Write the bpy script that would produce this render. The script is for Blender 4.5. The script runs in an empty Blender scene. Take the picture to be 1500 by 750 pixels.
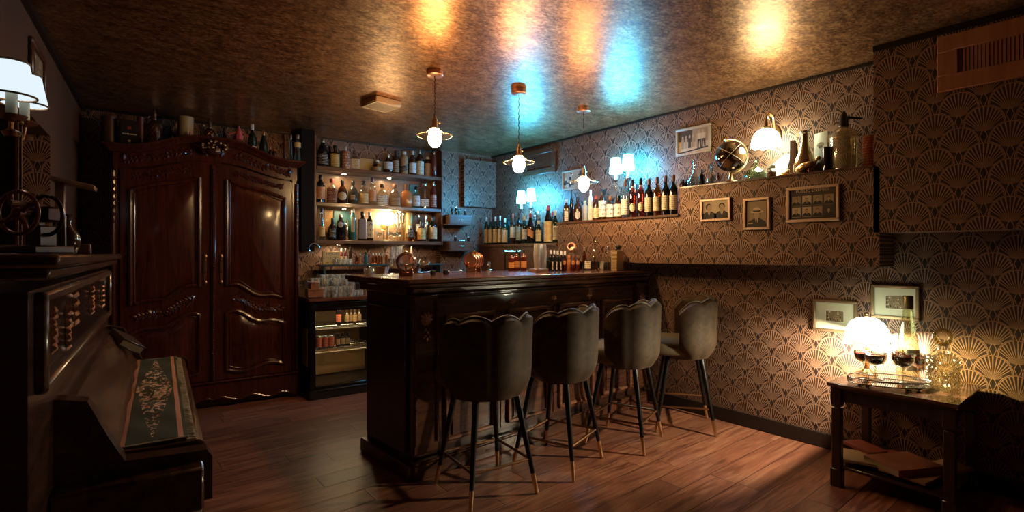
import bpy, math, random
from mathutils import Vector, Matrix
random.seed(7)
PI = math.pi
sin, cos, rad = math.sin, math.cos, math.radians
scn = bpy.context.scene
COL = scn.collection

# ------------------------------------------------------------------ camera
H = 1.30                       # eye height
F = 740.0                      # focal length in px for a 1500 px wide frame
YAW = rad(39.04)               # view direction, measured clockwise from +Y
SA, CA = sin(YAW), cos(YAW)
U0, V0 = 750.0, 372.0
CEIL = 2.509
cam = bpy.data.cameras.new('camera')
cam.sensor_width = 36.0
cam.lens = F / 1500.0 * 36.0
cam.shift_y = -3.0 / 1500.0
cam.clip_start = 0.02
camo = bpy.data.objects.new('camera', cam)
COL.objects.link(camo)
camo.location = (0, 0, H)
camo.rotation_euler = (PI / 2, 0, -YAW)
scn.camera = camo
vs = scn.view_settings
vs.view_transform = 'Standard'
vs.look = 'None'
vs.exposure = 0.4
vs.gamma = 1.0
vs.use_curve_mapping = False
scn.cycles.max_bounces = 8
scn.cycles.transparent_max_bounces = 24
scn.cycles.sample_clamp_indirect = 4.0
scn.cycles.caustics_reflective = False
scn.cycles.caustics_refractive = False

# plan frames: A = world axes (right wall, floor boards); B = left wall, back wall (turned a little)
BETA = rad(-4.2)
CB, SB = cos(BETA), sin(BETA)
def BW(bx, by, z=0.0):
    return Vector((bx * CB - by * SB, bx * SB + by * CB, z))
def depth_of(p):
    return p[0] * SA + p[1] * CA
def on_z(u, v, z):
    d = (H - z) * F / (v - V0)
    k = (u - U0) / F
    return Vector((d * (SA + k * CA), d * (CA - k * SA), z))
def on_X(u, v, X):
    k = (u - U0) / F
    d = X / (SA + k * CA)
    return Vector((X, d * (CA - k * SA), H - (v - V0) * d / F))
def on_Y(u, v, Y):
    k = (u - U0) / F
    d = Y / (CA - k * SA)
    return Vector((d * (SA + k * CA), Y, H - (v - V0) * d / F))
PHI = YAW + BETA
SPH, CPH = sin(PHI), cos(PHI)
def on_by(u, v, by):           # returns (bx, by, z) in frame B
    k = (u - U0) / F
    d = by / (CPH - k * SPH)
    return Vector((d * (SPH + k * CPH), by, H - (v - V0) * d / F))
def on_bx(u, v, bx):
    k = (u - U0) / F
    d = bx / (SPH + k * CPH)
    return Vector((bx, d * (CPH - k * SPH), H - (v - V0) * d / F))
def px2m(px, p):
    return px * depth_of(p) / F

# ------------------------------------------------------------------ mesh builder
class MB:
    def __init__(self):
        self.v, self.f, self.fm, self.mats, self.cur = [], [], [], [], 0
    def use(self, m):
        if m not in self.mats:
            self.mats.append(m)
        self.cur = self.mats.index(m)
        return self
    def add(self, vs_, fs, M=None):
        o = len(self.v)
        for p in vs_:
            p = Vector(p)
            self.v.append(M @ p if M is not None else p)
        for f in fs:
            self.f.append([i + o for i in f])
            self.fm.append(self.cur)
        return self
    def box(self, c, s, rz=0.0, M=None, ch=0.0):
        x, y, z = s[0] / 2, s[1] / 2, s[2] / 2
        T = Matrix.Translation(c) @ Matrix.Rotation(rz, 4, 'Z')
        if M is not None:
            T = M @ T
        if ch <= 0 or min(x, y, z) < ch * 1.2:
            p = [(-x, -y, -z), (x, -y, -z), (x, y, -z), (-x, y, -z), (-x, -y, z), (x, -y, z), (x, y, z), (-x, y, z)]
            return self.add(p, [(3, 2, 1, 0), (4, 5, 6, 7), (0, 1, 5, 4), (1, 2, 6, 5), (2, 3, 7, 6), (3, 0, 4, 7)], T)
        pts, idx = [], {}
        for sx in (-1, 1):
            for sy in (-1, 1):
                for sz in (-1, 1):
                    for a in range(3):
                        q = [sx * x, sy * y, sz * z]
                        for b in range(3):
                            if b != a:
                                q[b] -= (sx, sy, sz)[b] * ch
                        idx[(sx, sy, sz, a)] = len(pts)
                        pts.append(q)
        fs = []
        S = (-1, 1)
        for a in range(3):
            b, c2 = (a + 1) % 3, (a + 2) % 3
            for s_ in S:
                q = []
                for (i, j) in ((-1, -1), (1, -1), (1, 1), (-1, 1)):
                    k = [0, 0, 0]; k[a] = s_; k[b] = i; k[c2] = j
                    q.append(idx[(k[0], k[1], k[2], a)])
                fs.append(q if s_ > 0 else q[::-1])
        for a in range(3):
            b, c2 = (a + 1) % 3, (a + 2) % 3
            for i in S:
                for j in S:
                    k0 = [0, 0, 0]; k1 = [0, 0, 0]
                    k0[a], k1[a] = -1, 1
                    k0[b] = k1[b] = i; k0[c2] = k1[c2] = j
                    q = [idx[(*k0, b)], idx[(*k1, b)], idx[(*k1, c2)], idx[(*k0, c2)]]
                    fs.append(q if i * j < 0 else q[::-1])
        for sx in S:
            for sy in S:
                for sz in S:
                    q = [idx[(sx, sy, sz, a)] for a in range(3)]
                    fs.append(q if sx * sy * sz > 0 else q[::-1])
        return self.add(pts, fs, T)
    def lathe(self, prof, n=20, M=None, sq=0.0, sy=1.0, loc=(0, 0, 0), a0=0.0, a1=None):
        """prof: [(r, z)]; sq 0 round .. 1 squarish; a1 given -> open sweep."""
        full = a1 is None
        if full:
            a1 = a0 + 2 * PI
        T = Matrix.Translation(loc)
        if M is not None:
            T = M @ T
        vs_, fs, rings = [], [], []
        m = n if full else n + 1
        for (r, z) in prof:
            if r < 1e-6:
                rings.append([len(vs_)])
                vs_.append((0, 0, z))
                continue
            ring = []
            for i in range(m):
                a = a0 + (a1 - a0) * i / n
                c_, s_ = cos(a), sin(a)
                k = 1.0
                if sq > 0:
                    e = 2 + 10 * sq
                    k = (abs(c_) ** e + abs(s_) ** e) ** (-1 / e)
                    k = 1 + (k - 1) * 0.9
                ring.append(len(vs_))
                vs_.append((r * k * c_, r * k * s_ * sy, z))
            rings.append(ring)
        for A, B in zip(rings, rings[1:]):
            if len(A) == 1 and len(B) == 1:
                continue
            for i in range(n):
                j = (i + 1) % m if full else i + 1
                if len(A) == 1:
                    fs.append((A[0], B[j], B[i]))
                elif len(B) == 1:
                    fs.append((A[i], A[j], B[0]))
                else:
                    fs.append((A[i], A[j], B[j], B[i]))
        return self.add(vs_, fs, T)
    def tube(self, path, r, n=8, closed=False, M=None, sq=1.0):
        P = [Vector(p) for p in path]
        N = len(P)
        rr = r if isinstance(r, (list, tuple)) else [r] * N
        vs_, fs = [], []
        up = None
        for i in range(N):
            if closed:
                t = P[(i + 1) % N] - P[i - 1]
            else:
                t = P[min(i + 1, N - 1)] - P[max(i - 1, 0)]
            if t.length < 1e-9:
                t = Vector((0, 0, 1))
            t.normalize()
            if up is None:
                up = Vector((0, 0, 1)) if abs(t.z) < 0.9 else Vector((1, 0, 0))
            s = t.cross(up)
            if s.length < 1e-6:
                s = t.orthogonal()
            s.normalize()
            up = s.cross(t).normalized()
            for k in range(n):
                a = 2 * PI * k / n
                vs_.append(P[i] + s * (cos(a) * rr[i]) + up * (sin(a) * rr[i] * sq))
        R = N if closed else N - 1
        for i in range(R):
            j = (i + 1) % N
            for k in range(n):
                l = (k + 1) % n
                fs.append((i * n + k, i * n + l, j * n + l, j * n + k))
        if not closed:
            fs.append(tuple(range(n))[::-1])
            fs.append(tuple((N - 1) * n + k for k in range(n)))
        return self.add(vs_, fs, M)
    def ell(self, c, r, n=12, m=8, M=None, rot=None):
        if not isinstance(r, (tuple, list)):
            r = (r, r, r)
        T = Matrix.Translation(c)
        if rot is not None:
            T = T @ rot
        T = T @ Matrix.Diagonal((r[0], r[1], r[2], 1))
        if M is not None:
            T = M @ T
        prof = [(sin(PI * i / m), -cos(PI * i / m)) for i in range(m + 1)]
        prof[0] = (0, -1); prof[-1] = (0, 1)
        return self.lathe(prof, n, T)
    def prism(self, poly, lo, hi, plane='xz', M=None):
        """extrude a CCW polygon; plane 'xz' extrudes along y, 'xy' along z, 'yz' along x."""
        n = len(poly)
        def mk(p, t):
            return {'xz': (p[0], t, p[1]), 'xy': (p[0], p[1], t), 'yz': (t, p[0], p[1])}[plane]
        vs_ = [mk(p, lo) for p in poly] + [mk(p, hi) for p in poly]
        fs = [tuple(range(n)), tuple(range(2 * n - 1, n - 1, -1))]
        for i in range(n):
            j = (i + 1) % n
            fs.append((j, i, n + i, n + j))
        if plane != 'xz':
            fs = [f[::-1] for f in fs]
        return self.add(vs_, fs, M)
    def grid(self, rows, closed_u=False, M=None):
        nr, nc = len(rows), len(rows[0])
        vs_ = [p for r in rows for p in r]
        fs = []
        for i in range(nr - 1):
            for j in range(nc if closed_u else nc - 1):
                k = (j + 1) % nc
                fs.append((i * nc + j, i * nc + k, (i + 1) * nc + k, (i + 1) * nc + j))
        return self.add(vs_, fs, M)
    def mesh(self, name, sharp=40):
        me = bpy.data.meshes.new(name)
        me.from_pydata([tuple(p) for p in self.v], [], self.f)
        for m in self.mats:
            me.materials.append(m)
        me.polygons.foreach_set('material_index', self.fm)
        me.polygons.foreach_set('use_smooth', [True] * len(self.f))
        me.update()
        me.set_sharp_from_angle(angle=rad(sharp))
        return me
    def build(self, name, mat=None, parent=None, loc=None, rz=None, bevel=0.0, sharp=40, recalc=False):
        if mat is not None and not self.mats:
            self.mats.append(mat)
        me = self.mesh(name, sharp)
        if recalc:
            import bmesh
            bm = bmesh.new(); bm.from_mesh(me)
            bmesh.ops.recalc_face_normals(bm, faces=bm.faces)
            bm.to_mesh(me); bm.free()
        o = bpy.data.objects.new(name, me)
        COL.objects.link(o)
        if parent is not None:
            o.parent = parent
        if loc is not None:
            o.location = loc
        if rz is not None:
            o.rotation_euler = (0, 0, rz)
        if bevel > 0:
            b = o.modifiers.new('bevel', 'BEVEL')
            b.width = bevel; b.segments = 2; b.limit_method = 'ANGLE'; b.angle_limit = rad(40)
        return o

def tag(o, label=None, cat=None, group=None, kind=None):
    if label: o['label'] = label
    if cat: o['category'] = cat
    if group: o['group'] = group
    if kind: o['kind'] = kind
    return o
def thing(name, label, cat, loc=(0, 0, 0), rz=0.0, group=None):
    o = bpy.data.objects.new(name, None)
    o.empty_display_size = 0.05
    COL.objects.link(o)
    o.location = loc
    o.rotation_euler = (0, 0, rz)
    return tag(o, label, cat, group)
def copy_tree(o, parent=None):
    c = o.copy(); COL.objects.link(c)
    if parent is not None:
        c.parent = parent
    for ch in list(o.children):
        copy_tree(ch, c)
    return c
def struct(name, mb, mat=None, **k):
    return tag(mb.build(name, mat, **k), kind='structure')

# ------------------------------------------------------------------ node helper
class NT:
    def __init__(self, name):
        self.m = bpy.data.materials.new(name)
        self.m.use_nodes = True
        self.t = self.m.node_tree
        self.t.nodes.clear()
        self.out = self.t.nodes.new('ShaderNodeOutputMaterial')
    def n(self, typ, ins=None, **props):
        nd = self.t.nodes.new('ShaderNode' + typ)
        for k, v in props.items():
            setattr(nd, k, v)
        for k, v in (ins or {}).items():
            self.set(nd.inputs[k], v)
        return nd
    def set(self, sock, v):
        if isinstance(v, bpy.types.NodeSocket):
            self.t.links.new(v, sock)
        else:
            if sock.type == 'RGBA' and len(v) == 3:
                v = (*v, 1)
            sock.default_value = v
    def M(self, op, a, b=None, c=None, clamp=False):
        nd = self.t.nodes.new('ShaderNodeMath')
        nd.operation = op; nd.use_clamp = clamp
        for i, x in enumerate((a, b, c)):
            if x is not None:
                self.set(nd.inputs[i], x)
        return nd.outputs[0]
    def mix(self, fac, a, b, blend='MIX'):
        nd = self.n('Mix', data_type='RGBA', blend_type=blend)
        self.set(nd.inputs[0], fac); self.set(nd.inputs[6], a); self.set(nd.inputs[7], b)
        return nd.outputs[2]
    def coord(self, scale=None, rot=None, kind='Object'):
        tc = self.n('TexCoord').outputs[kind]
        if scale is None and rot is None:
            return tc
        mp = self.n('Mapping', {'Vector': tc})
        if scale is not None: mp.inputs['Scale'].default_value = scale
        if rot is not None: mp.inputs['Rotation'].default_value = rot
        return mp.outputs[0]
    def noise(self, vec, scale, detail=4, rough=0.5, dist=0.0):
        return self.n('TexNoise', {'Vector': vec, 'Scale': scale, 'Detail': detail, 'Roughness': rough, 'Distortion': dist}).outputs['Fac']
    def ramp(self, fac, stops):
        r = self.n('ValToRGB', {'Fac': fac})
        e = r.color_ramp.elements
        while len(e) < len(stops):
            e.new(0.5)
        for el, (p, c) in zip(e, stops):
            el.position = p
            el.color = (*c, 1) if len(c) == 3 else c
        return r.outputs[0]
    def bump(self, h, strength=0.2, dist=0.01):
        return self.n('Bump', {'Height': h, 'Strength': strength, 'Distance': dist}).outputs[0]
    def pbr(self, **ins):
        p = self.n('BsdfPrincipled', ins)
        self.t.links.new(p.outputs[0], self.out.inputs[0])
        return self.m

CACHE = {}
def plain(name, col, rough=0.5, metal=0.0, **kw):
    if name in CACHE: return CACHE[name]
    t = NT(name)
    ins = {'Base Color': col, 'Roughness': rough, 'Metallic': metal}
    nz = t.noise(t.coord(), 35.0, 3)
    ins['Base Color'] = t.mix(t.M('MULTIPLY', nz, 0.35), col, tuple(c * 0.6 for c in col))
    if 'bump' in kw:
        ins['Normal'] = t.bump(t.noise(t.coord(), kw.pop('bscale', 60.0), 5), kw.pop('bump'), 0.004)
    ins.update(kw)
    CACHE[name] = t.pbr(**ins)
    return CACHE[name]
def emit(name, col, strength):
    if name in CACHE: return CACHE[name]
    t = NT(name)
    e = t.n('Emission', {'Color': col, 'Strength': strength})
    t.t.links.new(e.outputs[0], t.out.inputs[0])
    CACHE[name] = t.m
    return t.m
def glass(name, tint, rough=0.04, refl=1.0, ior=1.5):
    if name in CACHE: return CACHE[name]
    t = NT(name)
    tr = t.n('BsdfTransparent', {'Color': tint})
    gl = t.n('BsdfGlossy', {'Color': (1, 1, 1), 'Roughness': rough})
    fr = t.M('POWER', t.n('LayerWeight', {'Blend': 0.5}).outputs['Facing'], 2.4)
    mx = t.n('MixShader', {0: t.M('MULTIPLY_ADD', fr, 0.75 * refl, 0.08 * refl, clamp=True), 1: tr.outputs[0], 2: gl.outputs[0]})
    t.t.links.new(mx.outputs[0], t.out.inputs[0])
    CACHE[name] = t.m
    return t.m
def wood(name, dark, light, rough=0.3, scale=(3, 30, 30), coat=0.3, bump=0.05):
    if name in CACHE: return CACHE[name]
    t = NT(name)
    v = t.coord(scale)
    n1 = t.noise(v, 1.0, 6, 0.6, 1.2)
    n2 = t.noise(t.coord(), 5.0, 3)
    c = t.ramp(n1, [(0.3, dark), (0.7, light)])
    c = t.mix(t.M('MULTIPLY', n2, 0.5), c, dark)
    CACHE[name] = t.pbr(**{'Base Color': c, 'Roughness': rough, 'Coat Weight': coat, 'Coat Roughness': 0.15,
                           'Normal': t.bump(n1, bump, 0.003)})
    return CACHE[name]
# ------------------------------------------------------------------ big materials
GOLD_L = (0.49, 0.28, 0.175)
GROUND = (0.026, 0.009, 0.007)
def wallpaper(name, axis, gold=GOLD_L, ground=GROUND, off=0.0):
    if name in CACHE: return CACHE[name]
    t = NT(name)
    M = t.M
    sx = t.n('SeparateXYZ', {0: t.coord()}).outputs
    p = M('DIVIDE', M('ADD', sx[axis], off), 0.0975)
    q = M('DIVIDE', sx[2], 0.0935)
    j = M('FLOOR', q)
    fy = M('SUBTRACT', q, j)
    par = M('FLOORED_MODULO', j, 2.0)
    def local(a):
        s = M('ADD', p, a)
        return M('SUBTRACT', s, M('MULTIPLY', M('FLOOR', M('MULTIPLY', M('ADD', s, 1.0), 0.5)), 2.0))
    l1 = local(par)
    l2 = local(M('SUBTRACT', 1.0, par))
    RX = 0.80
    s1 = M('DIVIDE', l1, RX)
    d1 = M('SQRT', M('ADD', M('MULTIPLY', s1, s1), M('MULTIPLY', fy, fy)))
    ins = M('LESS_THAN', d1, 1.0)
    X = M('MULTIPLY_ADD', M('SUBTRACT', l1, l2), ins, l2)
    Y = M('ADD', M('SUBTRACT', fy, 1.0), ins)
    aX = M('ABSOLUTE', X)
    sX = M('DIVIDE', X, RX)
    e = M('SQRT', M('ADD', M('MULTIPLY', sX, sX), M('MULTIPLY', Y, Y)))
    ax1 = M('DIVIDE', M('SUBTRACT', aX, 1.0), RX); ay1 = M('ADD', Y, 1.0)
    dl = M('SQRT', M('ADD', M('MULTIPLY', ax1, ax1), M('MULTIPLY', ay1, ay1)))
    dy = M('ADD', Y, 0.46)
    ang = M('ARCTAN2', X, dy)
    rr = M('SQRT', M('ADD', M('MULTIPLY', X, X), M('MULTIPLY', dy, dy)))
    stripe = M('GREATER_THAN', M('COSINE', M('MULTIPLY', ang, 48.0)), 0.42)
    lower = M('LESS_THAN', Y, 0.0)
    def band(x, lo, hi):
        return M('MULTIPLY', M('GREATER_THAN', x, lo), M('LESS_THAN', x, hi))
    lim = M('MULTIPLY_ADD', M('MULTIPLY', M('ADD', Y, 0.55), 1.8, clamp=True), 0.10, 1.07)
    inray = M('MULTIPLY', M('LESS_THAN', e, 0.95), M('GREATER_THAN', dl, lim))
    inray = M('MULTIPLY', inray, M('LESS_THAN', M('ABSOLUTE', ang), 1.02))
    rays = M('MULTIPLY', M('MULTIPLY', stripe, inray), M('GREATER_THAN', rr, 0.12))
    cone = M('MULTIPLY', M('MULTIPLY', band(M('ABSOLUTE', ang), 1.04, 1.10), M('LESS_THAN', e, 0.97)), M('MULTIPLY', band(rr, 0.22, 2.0), M('GREATER_THAN', dl, 1.05)))
    arc = M('MAXIMUM', cone, M('MULTIPLY', band(e, 0.955, 0.995), M('GREATER_THAN', Y, 0.0)))
    flank = M('MULTIPLY', band(dl, 1.02, 1.06), lower)
    vlines = M('MULTIPLY', band(M('ADD', M('MULTIPLY', aX, 3.0), M('MULTIPLY', M('ABSOLUTE', M('ADD', Y, 0.66)), 1.0)), 0.40, 0.50), M('LESS_THAN', Y, -0.3))
    diam = M('LESS_THAN', M('ADD', M('DIVIDE', aX, 0.13), M('DIVIDE', M('ABSOLUTE', M('ADD', Y, 0.62)), 0.27)), 1.0)
    gmask = M('MAXIMUM', M('MAXIMUM', rays, arc), M('MAXIMUM', flank, vlines))
    gmask = M('MULTIPLY', gmask, M('SUBTRACT', 1.0, diam))
    glow = M('MULTIPLY', M('SUBTRACT', 1.0, M('DIVIDE', rr, 0.75), clamp=True), M('MULTIPLY', inray, M('SUBTRACT', 1.0, diam)))
    wear = t.noise(t.coord(), 9.0, 6, 0.65)
    fine = t.noise(t.coord(), 160.0, 2)
    gw = M('MULTIPLY', gmask, M('MULTIPLY_ADD', fine, 0.5, 0.62, clamp=True))
    gw = M('MAXIMUM', gw, M('MULTIPLY', glow, 0.36))
    gw = M('MULTIPLY', gw, M('MULTIPLY_ADD', wear, 0.9, 0.42, clamp=True))
    dk = t.mix(diam, ground, tuple(c * 0.5 for c in ground))
    c = t.mix(gw, dk, gold)
    CACHE[name] = t.pbr(**{'Base Color': c, 'Roughness': M('MULTIPLY_ADD', gw, -0.12, 0.52), 'Metallic': M('MULTIPLY', gw, 0.35),
                           'Normal': t.bump(gw, 0.25, 0.001)})
    return CACHE[name]
WP_Y = wallpaper('wallpaper_fans_right', 1)
WP_X = wallpaper('wallpaper_fans_back', 0)

def ceiling_mat():
    t = NT('ceiling_gold_leaf')
    v = t.coord((2.8, 4.2, 1.0), (0, 0, rad(25)))
    n1 = t.noise(v, 3.2, 10, 0.72, 0.5)
    n2 = t.noise(t.coord(), 1.1, 4, 0.6)
    n3 = t.noise(v, 14.0, 6, 0.7)
    m = t.M('ADD', t.M('MULTIPLY', n1, 0.45), t.M('MULTIPLY', n3, 0.55))
    c = t.ramp(m, [(0.41, (0.13, 0.045, 0.020)), (0.50, (0.46, 0.215, 0.088)), (0.59, (0.84, 0.50, 0.24))])
    c = t.mix(t.M('MULTIPLY', n2, 0.5), c, (0.20, 0.11, 0.05))
    r = t.M('MULTIPLY_ADD', n3, 0.20, 0.24)
    return t.pbr(**{'Base Color': c, 'Metallic': 0.75, 'Roughness': r, 'Normal': t.bump(m, 0.22, 0.006)})
CEILM = ceiling_mat()
def floor_mat():
    t = NT('floor_planks')
    M = t.M
    sx = t.n('SeparateXYZ', {0: t.coord()}).outputs
    PW, PL = 0.158, 1.15
    q = M('DIVIDE', sx[1], PW)
    row = M('FLOOR', q)
    fy = M('SUBTRACT', q, row)
    rnd = t.n('TexWhiteNoise', {'W': row}, noise_dimensions='1D').outputs[0]
    p = M('ADD', M('DIVIDE', sx[0], PL), M('MULTIPLY', rnd, 7.0))
    ix = M('FLOOR', p)
    fx = M('SUBTRACT', p, ix)
    pid = t.n('CombineXYZ', {0: row, 1: ix, 2: 3.3}).outputs[0]
    tone = t.n('TexWhiteNoise', {'Vector': pid}, noise_dimensions='3D').outputs[0]
    gv = t.n('CombineXYZ', {0: M('ADD', M('MULTIPLY', sx[0], 2.2), M('MULTIPLY', tone, 40.0)), 1: M('MULTIPLY', sx[1], 22.0), 2: M('MULTIPLY', tone, 9.0)}).outputs[0]
    g = t.noise(gv, 1.0, 7, 0.62, 1.6)
    gf = t.noise(gv, 4.0, 4, 0.6, 0.4)
    c = t.ramp(g, [(0.30, (0.10, 0.032, 0.020)), (0.50, (0.42, 0.155, 0.088)), (0.70, (0.64, 0.32, 0.18))])
    c = t.mix(M('MULTIPLY', gf, 0.35), c, (0.06, 0.02, 0.012))
    c = t.mix(M('MULTIPLY', tone, 0.55), c, (0.11, 0.038, 0.024))
    ed = M('MINIMUM', M('MULTIPLY', M('MINIMUM', fy, M('SUBTRACT', 1.0, fy)), PW), M('MULTIPLY', M('MINIMUM', fx, M('SUBTRACT', 1.0, fx)), PL))
    seam = M('LESS_THAN', ed, 0.0018)
    c = t.mix(seam, c, (0.012, 0.005, 0.004))
    hgt = M('SUBTRACT', M('MULTIPLY', g, 0.35), M('MULTIPLY', M('SUBTRACT', 1.0, M('DIVIDE', ed, 0.006), clamp=True), 1.0))
    return t.pbr(**{'Base Color': c, 'Roughness': M('MULTIPLY_ADD', g, 0.18, 0.26), 'Normal': t.bump(hgt, 0.35, 0.003)})
FLOORM = floor_mat()
DARKWALL = plain('dark_brown_plaster', (0.085, 0.036, 0.014), 0.6, bump=0.4, bscale=30)
BLACKTRIM = plain('black_trim', (0.012, 0.008, 0.007), 0.35)
WOODTRIM = wood('brown_trim_wood', (0.05, 0.018, 0.010), (0.16, 0.062, 0.030), 0.35)
BARTRIM = wood('dark_bar_wood', (0.012, 0.005, 0.004), (0.075, 0.026, 0.014), 0.28)

# ------------------------------------------------------------------ room shell
X2, X1 = 3.765, 3.50           # lower right wall, boxed-out upper right wall
BACK = 5.41
LEFT = -0.53
f = MB(); f.box((1.2, 2.0, -0.05), (6.6, 8.4, 0.1))
struct('floor', f, FLOORM)
f = MB(); f.box((1.2, 2.0, CEIL + 0.05), (6.6, 8.4, 0.1))
struct('ceiling', f, CEILM)
f = MB(); f.box((X2 + 0.05, 2.0, 1.25), (0.1, 8.4, 2.6))
struct('wall_right', f, WP_Y)
f = MB(); f.box((1.2, -1.75, 1.25), (6.6, 0.1, 2.6))
struct('wall_front', f, DARKWALL)
f = MB()                      # left wall with its papered niche (frame B)
NA, NBY, NZ = 1.9, 3.98, 1.99
f.box((LEFT - 0.1, (-1.9 + NA) / 2, 1.25), (0.2, NA + 1.9, 2.6))
f.box((LEFT - 0.1, (NBY + 5.6) / 2, 1.25), (0.2, 5.6 - NBY, 2.6))
f.box((LEFT - 0.1, (NA + NBY) / 2, (NZ + 2.55) / 2), (0.2, NBY - NA, 2.55 - NZ))
f.box((LEFT - 0.1, (NA + NBY) / 2, 0.52), (0.2, NBY - NA, 1.1))
f.use(DARKWALL)
struct('wall_left', f, DARKWALL, rz=BETA)
f = MB(); f.box((LEFT - 0.15, (NA + NBY) / 2, 1.5), (0.06, NBY - NA + .1, 1.1))
struct('trim_1', f, wallpaper('wallpaper_fans_left', 1), rz=BETA)
f = MB(); f.box((LEFT - .07, NBY - .002, 1.53), (.14, .006, .92))
struct('trim_6', f, WP_X, rz=BETA)
f = MB(); f.box((1.8, BACK + 0.05, 1.25), (5.2, 0.1, 2.6))
struct('wall_back', f, WP_X, rz=BETA)
# back wall stands a little forward beside the shelves
bxr = on_by(645, 300, 5.30).x
f = MB(); f.box(((bxr + 4.2) / 2, 5.36, 1.25), (4.2 - bxr, 0.12, 2.6))
struct('trim_2', f, WP_X, rz=BETA)
# boxed-out upper right wall: full box near the camera, band, low ledge
NY0 = on_X(1279.5, 200, X1).y      # near end of the niche
EY0 = on_X(1288.5, 380, X1).y      # near end of the band
SY = on_X(995, 300, X1).y          # step between niche and low ledge
EY1 = on_X(817, 330, X1).y         # far end of the ledge
ZN, ZL, ZB, ZS = 1.808, 1.594, 1.2255, 1.4235
wdt = X2 - X1
xm = (X1 + X2) / 2
f = MB()
f.box((xm, (NY0 - 1.7) / 2, (ZS + 2.55) / 2), (wdt, NY0 + 1.7, 2.55 - ZS))
f.box((xm, (EY0 + SY) / 2, (ZB + ZN) / 2), (wdt, SY - EY0, ZN - ZB))
f.box((xm, (SY + EY1) / 2, (ZB + ZL) / 2), (wdt, EY1 - SY, ZL - ZB))
struct('wall_right_upper', f, WP_Y)
f = MB()                       # thin dark caps on the ledges
f.box((xm - 0.006, (NY0 + SY) / 2, ZN + 0.006), (wdt + 0.012, SY - NY0, 0.012))
f.box((xm - 0.008, (SY + EY1) / 2, ZL + 0.009), (wdt + 0.016, EY1 - SY, 0.018))
struct('trim_3', f, WOODTRIM)
f = MB(); f.box((X2 - 0.009, 1.5, 0.05), (0.018, 7.0, 0.10), ch=0.004)
struct('baseboard_right', f, BLACKTRIM)
f = MB(); f.box((1.3, BACK - 0.01, 0.05), (3.6, 0.018, 0.10), ch=0.004)
struct('baseboard_back', f, BLACKTRIM, rz=BETA)
f = MB()                       # slim dark bead where ceiling and walls meet
f.box((X2 - 0.009, 3.2, CEIL - 0.010), (0.018, 4.5, 0.020))
f.box((X1 - 0.006, (NY0 - 1.7) / 2, CEIL - 0.016), (0.012, NY0 + 1.7, 0.032))
struct('trim_4', f, BLACKTRIM)
f = MB()
f.box((1.8, BACK - 0.008, CEIL - 0.010), (4.6, 0.016, 0.020))
f.box((LEFT + 0.012, 2.0, CEIL - 0.02), (0.024, 7.4, 0.04))
struct('trim_5', f, BLACKTRIM, rz=BETA)
f = MB(); f.box((xm, (EY1 + 4.95) / 2, 0.69), (wdt, 4.95 - EY1, 1.38)); f.use(WOODTRIM); f.box((xm - .01, (EY1 + 4.95) / 2, 1.395), (wdt + .02, 4.95 - EY1, 0.03))
tag(f.build('low_bottle_cabinet', BARTRIM), 'dark wooden low cabinet below the row of cream-labelled wine bottles by the back corner', 'cabinet')
ZC = 1.4105
# ------------------------------------------------------------------ shared materials
MAHOG = wood('mahogany', (0.030, 0.0055, 0.003), (0.115, 0.025, 0.012), 0.22, (26, 26, 2.2), 0.4)
MAHOG_D = wood('mahogany_dark', (0.030, 0.008, 0.005), (0.10, 0.030, 0.015), 0.27, (26, 26, 2.2), 0.4)
BARW = wood('bar_wood', (0.034, 0.012, 0.007), (0.17, 0.062, 0.032), 0.25, (2.5, 26, 26), 0.4)
BARTOP = wood('bar_top_wood', (0.06, 0.020, 0.011), (0.26, 0.098, 0.048), 0.2, (2.5, 26, 26), 0.5)
BLACKLAC = plain('black_lacquer', (0.008, 0.005, 0.004), 0.18)
PIANOW = wood('piano_wood', (0.020, 0.008, 0.005), (0.11, 0.045, 0.022), 0.22, (20, 3, 20), 0.5)
BLACKMET = plain('black_metal', (0.010, 0.009, 0.008), 0.32, 0.4)
BRASS = plain('brass', (0.74, 0.48, 0.24), 0.28, 1.0)
BRASSD = plain('aged_brass', (0.38, 0.20, 0.10), 0.34, 1.0)
COPPER = plain('copper', (0.80, 0.42, 0.28), 0.34, 0.85)
STEEL = plain('steel', (0.80, 0.79, 0.77), 0.24, 1.0)
SILVER = plain('silver', (0.88, 0.86, 0.81), 0.20, 1.0)
GILT = plain('gilt_frame', (0.42, 0.29, 0.17), 0.35, 0.7)
CREAM = plain('cream_paper', (0.72, 0.62, 0.44), 0.7)
WHITE = plain('white_paper', (0.82, 0.80, 0.74), 0.7)
BLACK = plain('black_matte', (0.008, 0.007, 0.007), 0.5)
VELVET = None
def velvet():
    t = NT('olive_velvet')
    nz = t.noise(t.coord(), 14.0, 5, 0.65, 0.6)
    c = t.ramp(nz, [(0.3, (0.026, 0.013, 0.0045)), (0.7, (0.080, 0.044, 0.017))])
    return t.pbr(**{'Base Color': c, 'Roughness': 0.75, 'Sheen Weight': 0.08, 'Sheen Roughness': 0.35, 'Sheen Tint': (0.85, 0.68, 0.45, 1),
                    'Normal': t.bump(t.noise(t.coord(), 9.0, 3), 0.15, 0.01)})
VELVET = velvet()
SEATV_LIT = plain('seat_velvet_lit', (.16, .125, .075), .75)  # stool velvet painted paler, as if lit by the pendants above
CLEAR = glass('clear_glass', (0.93, 0.95, 0.93))

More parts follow.
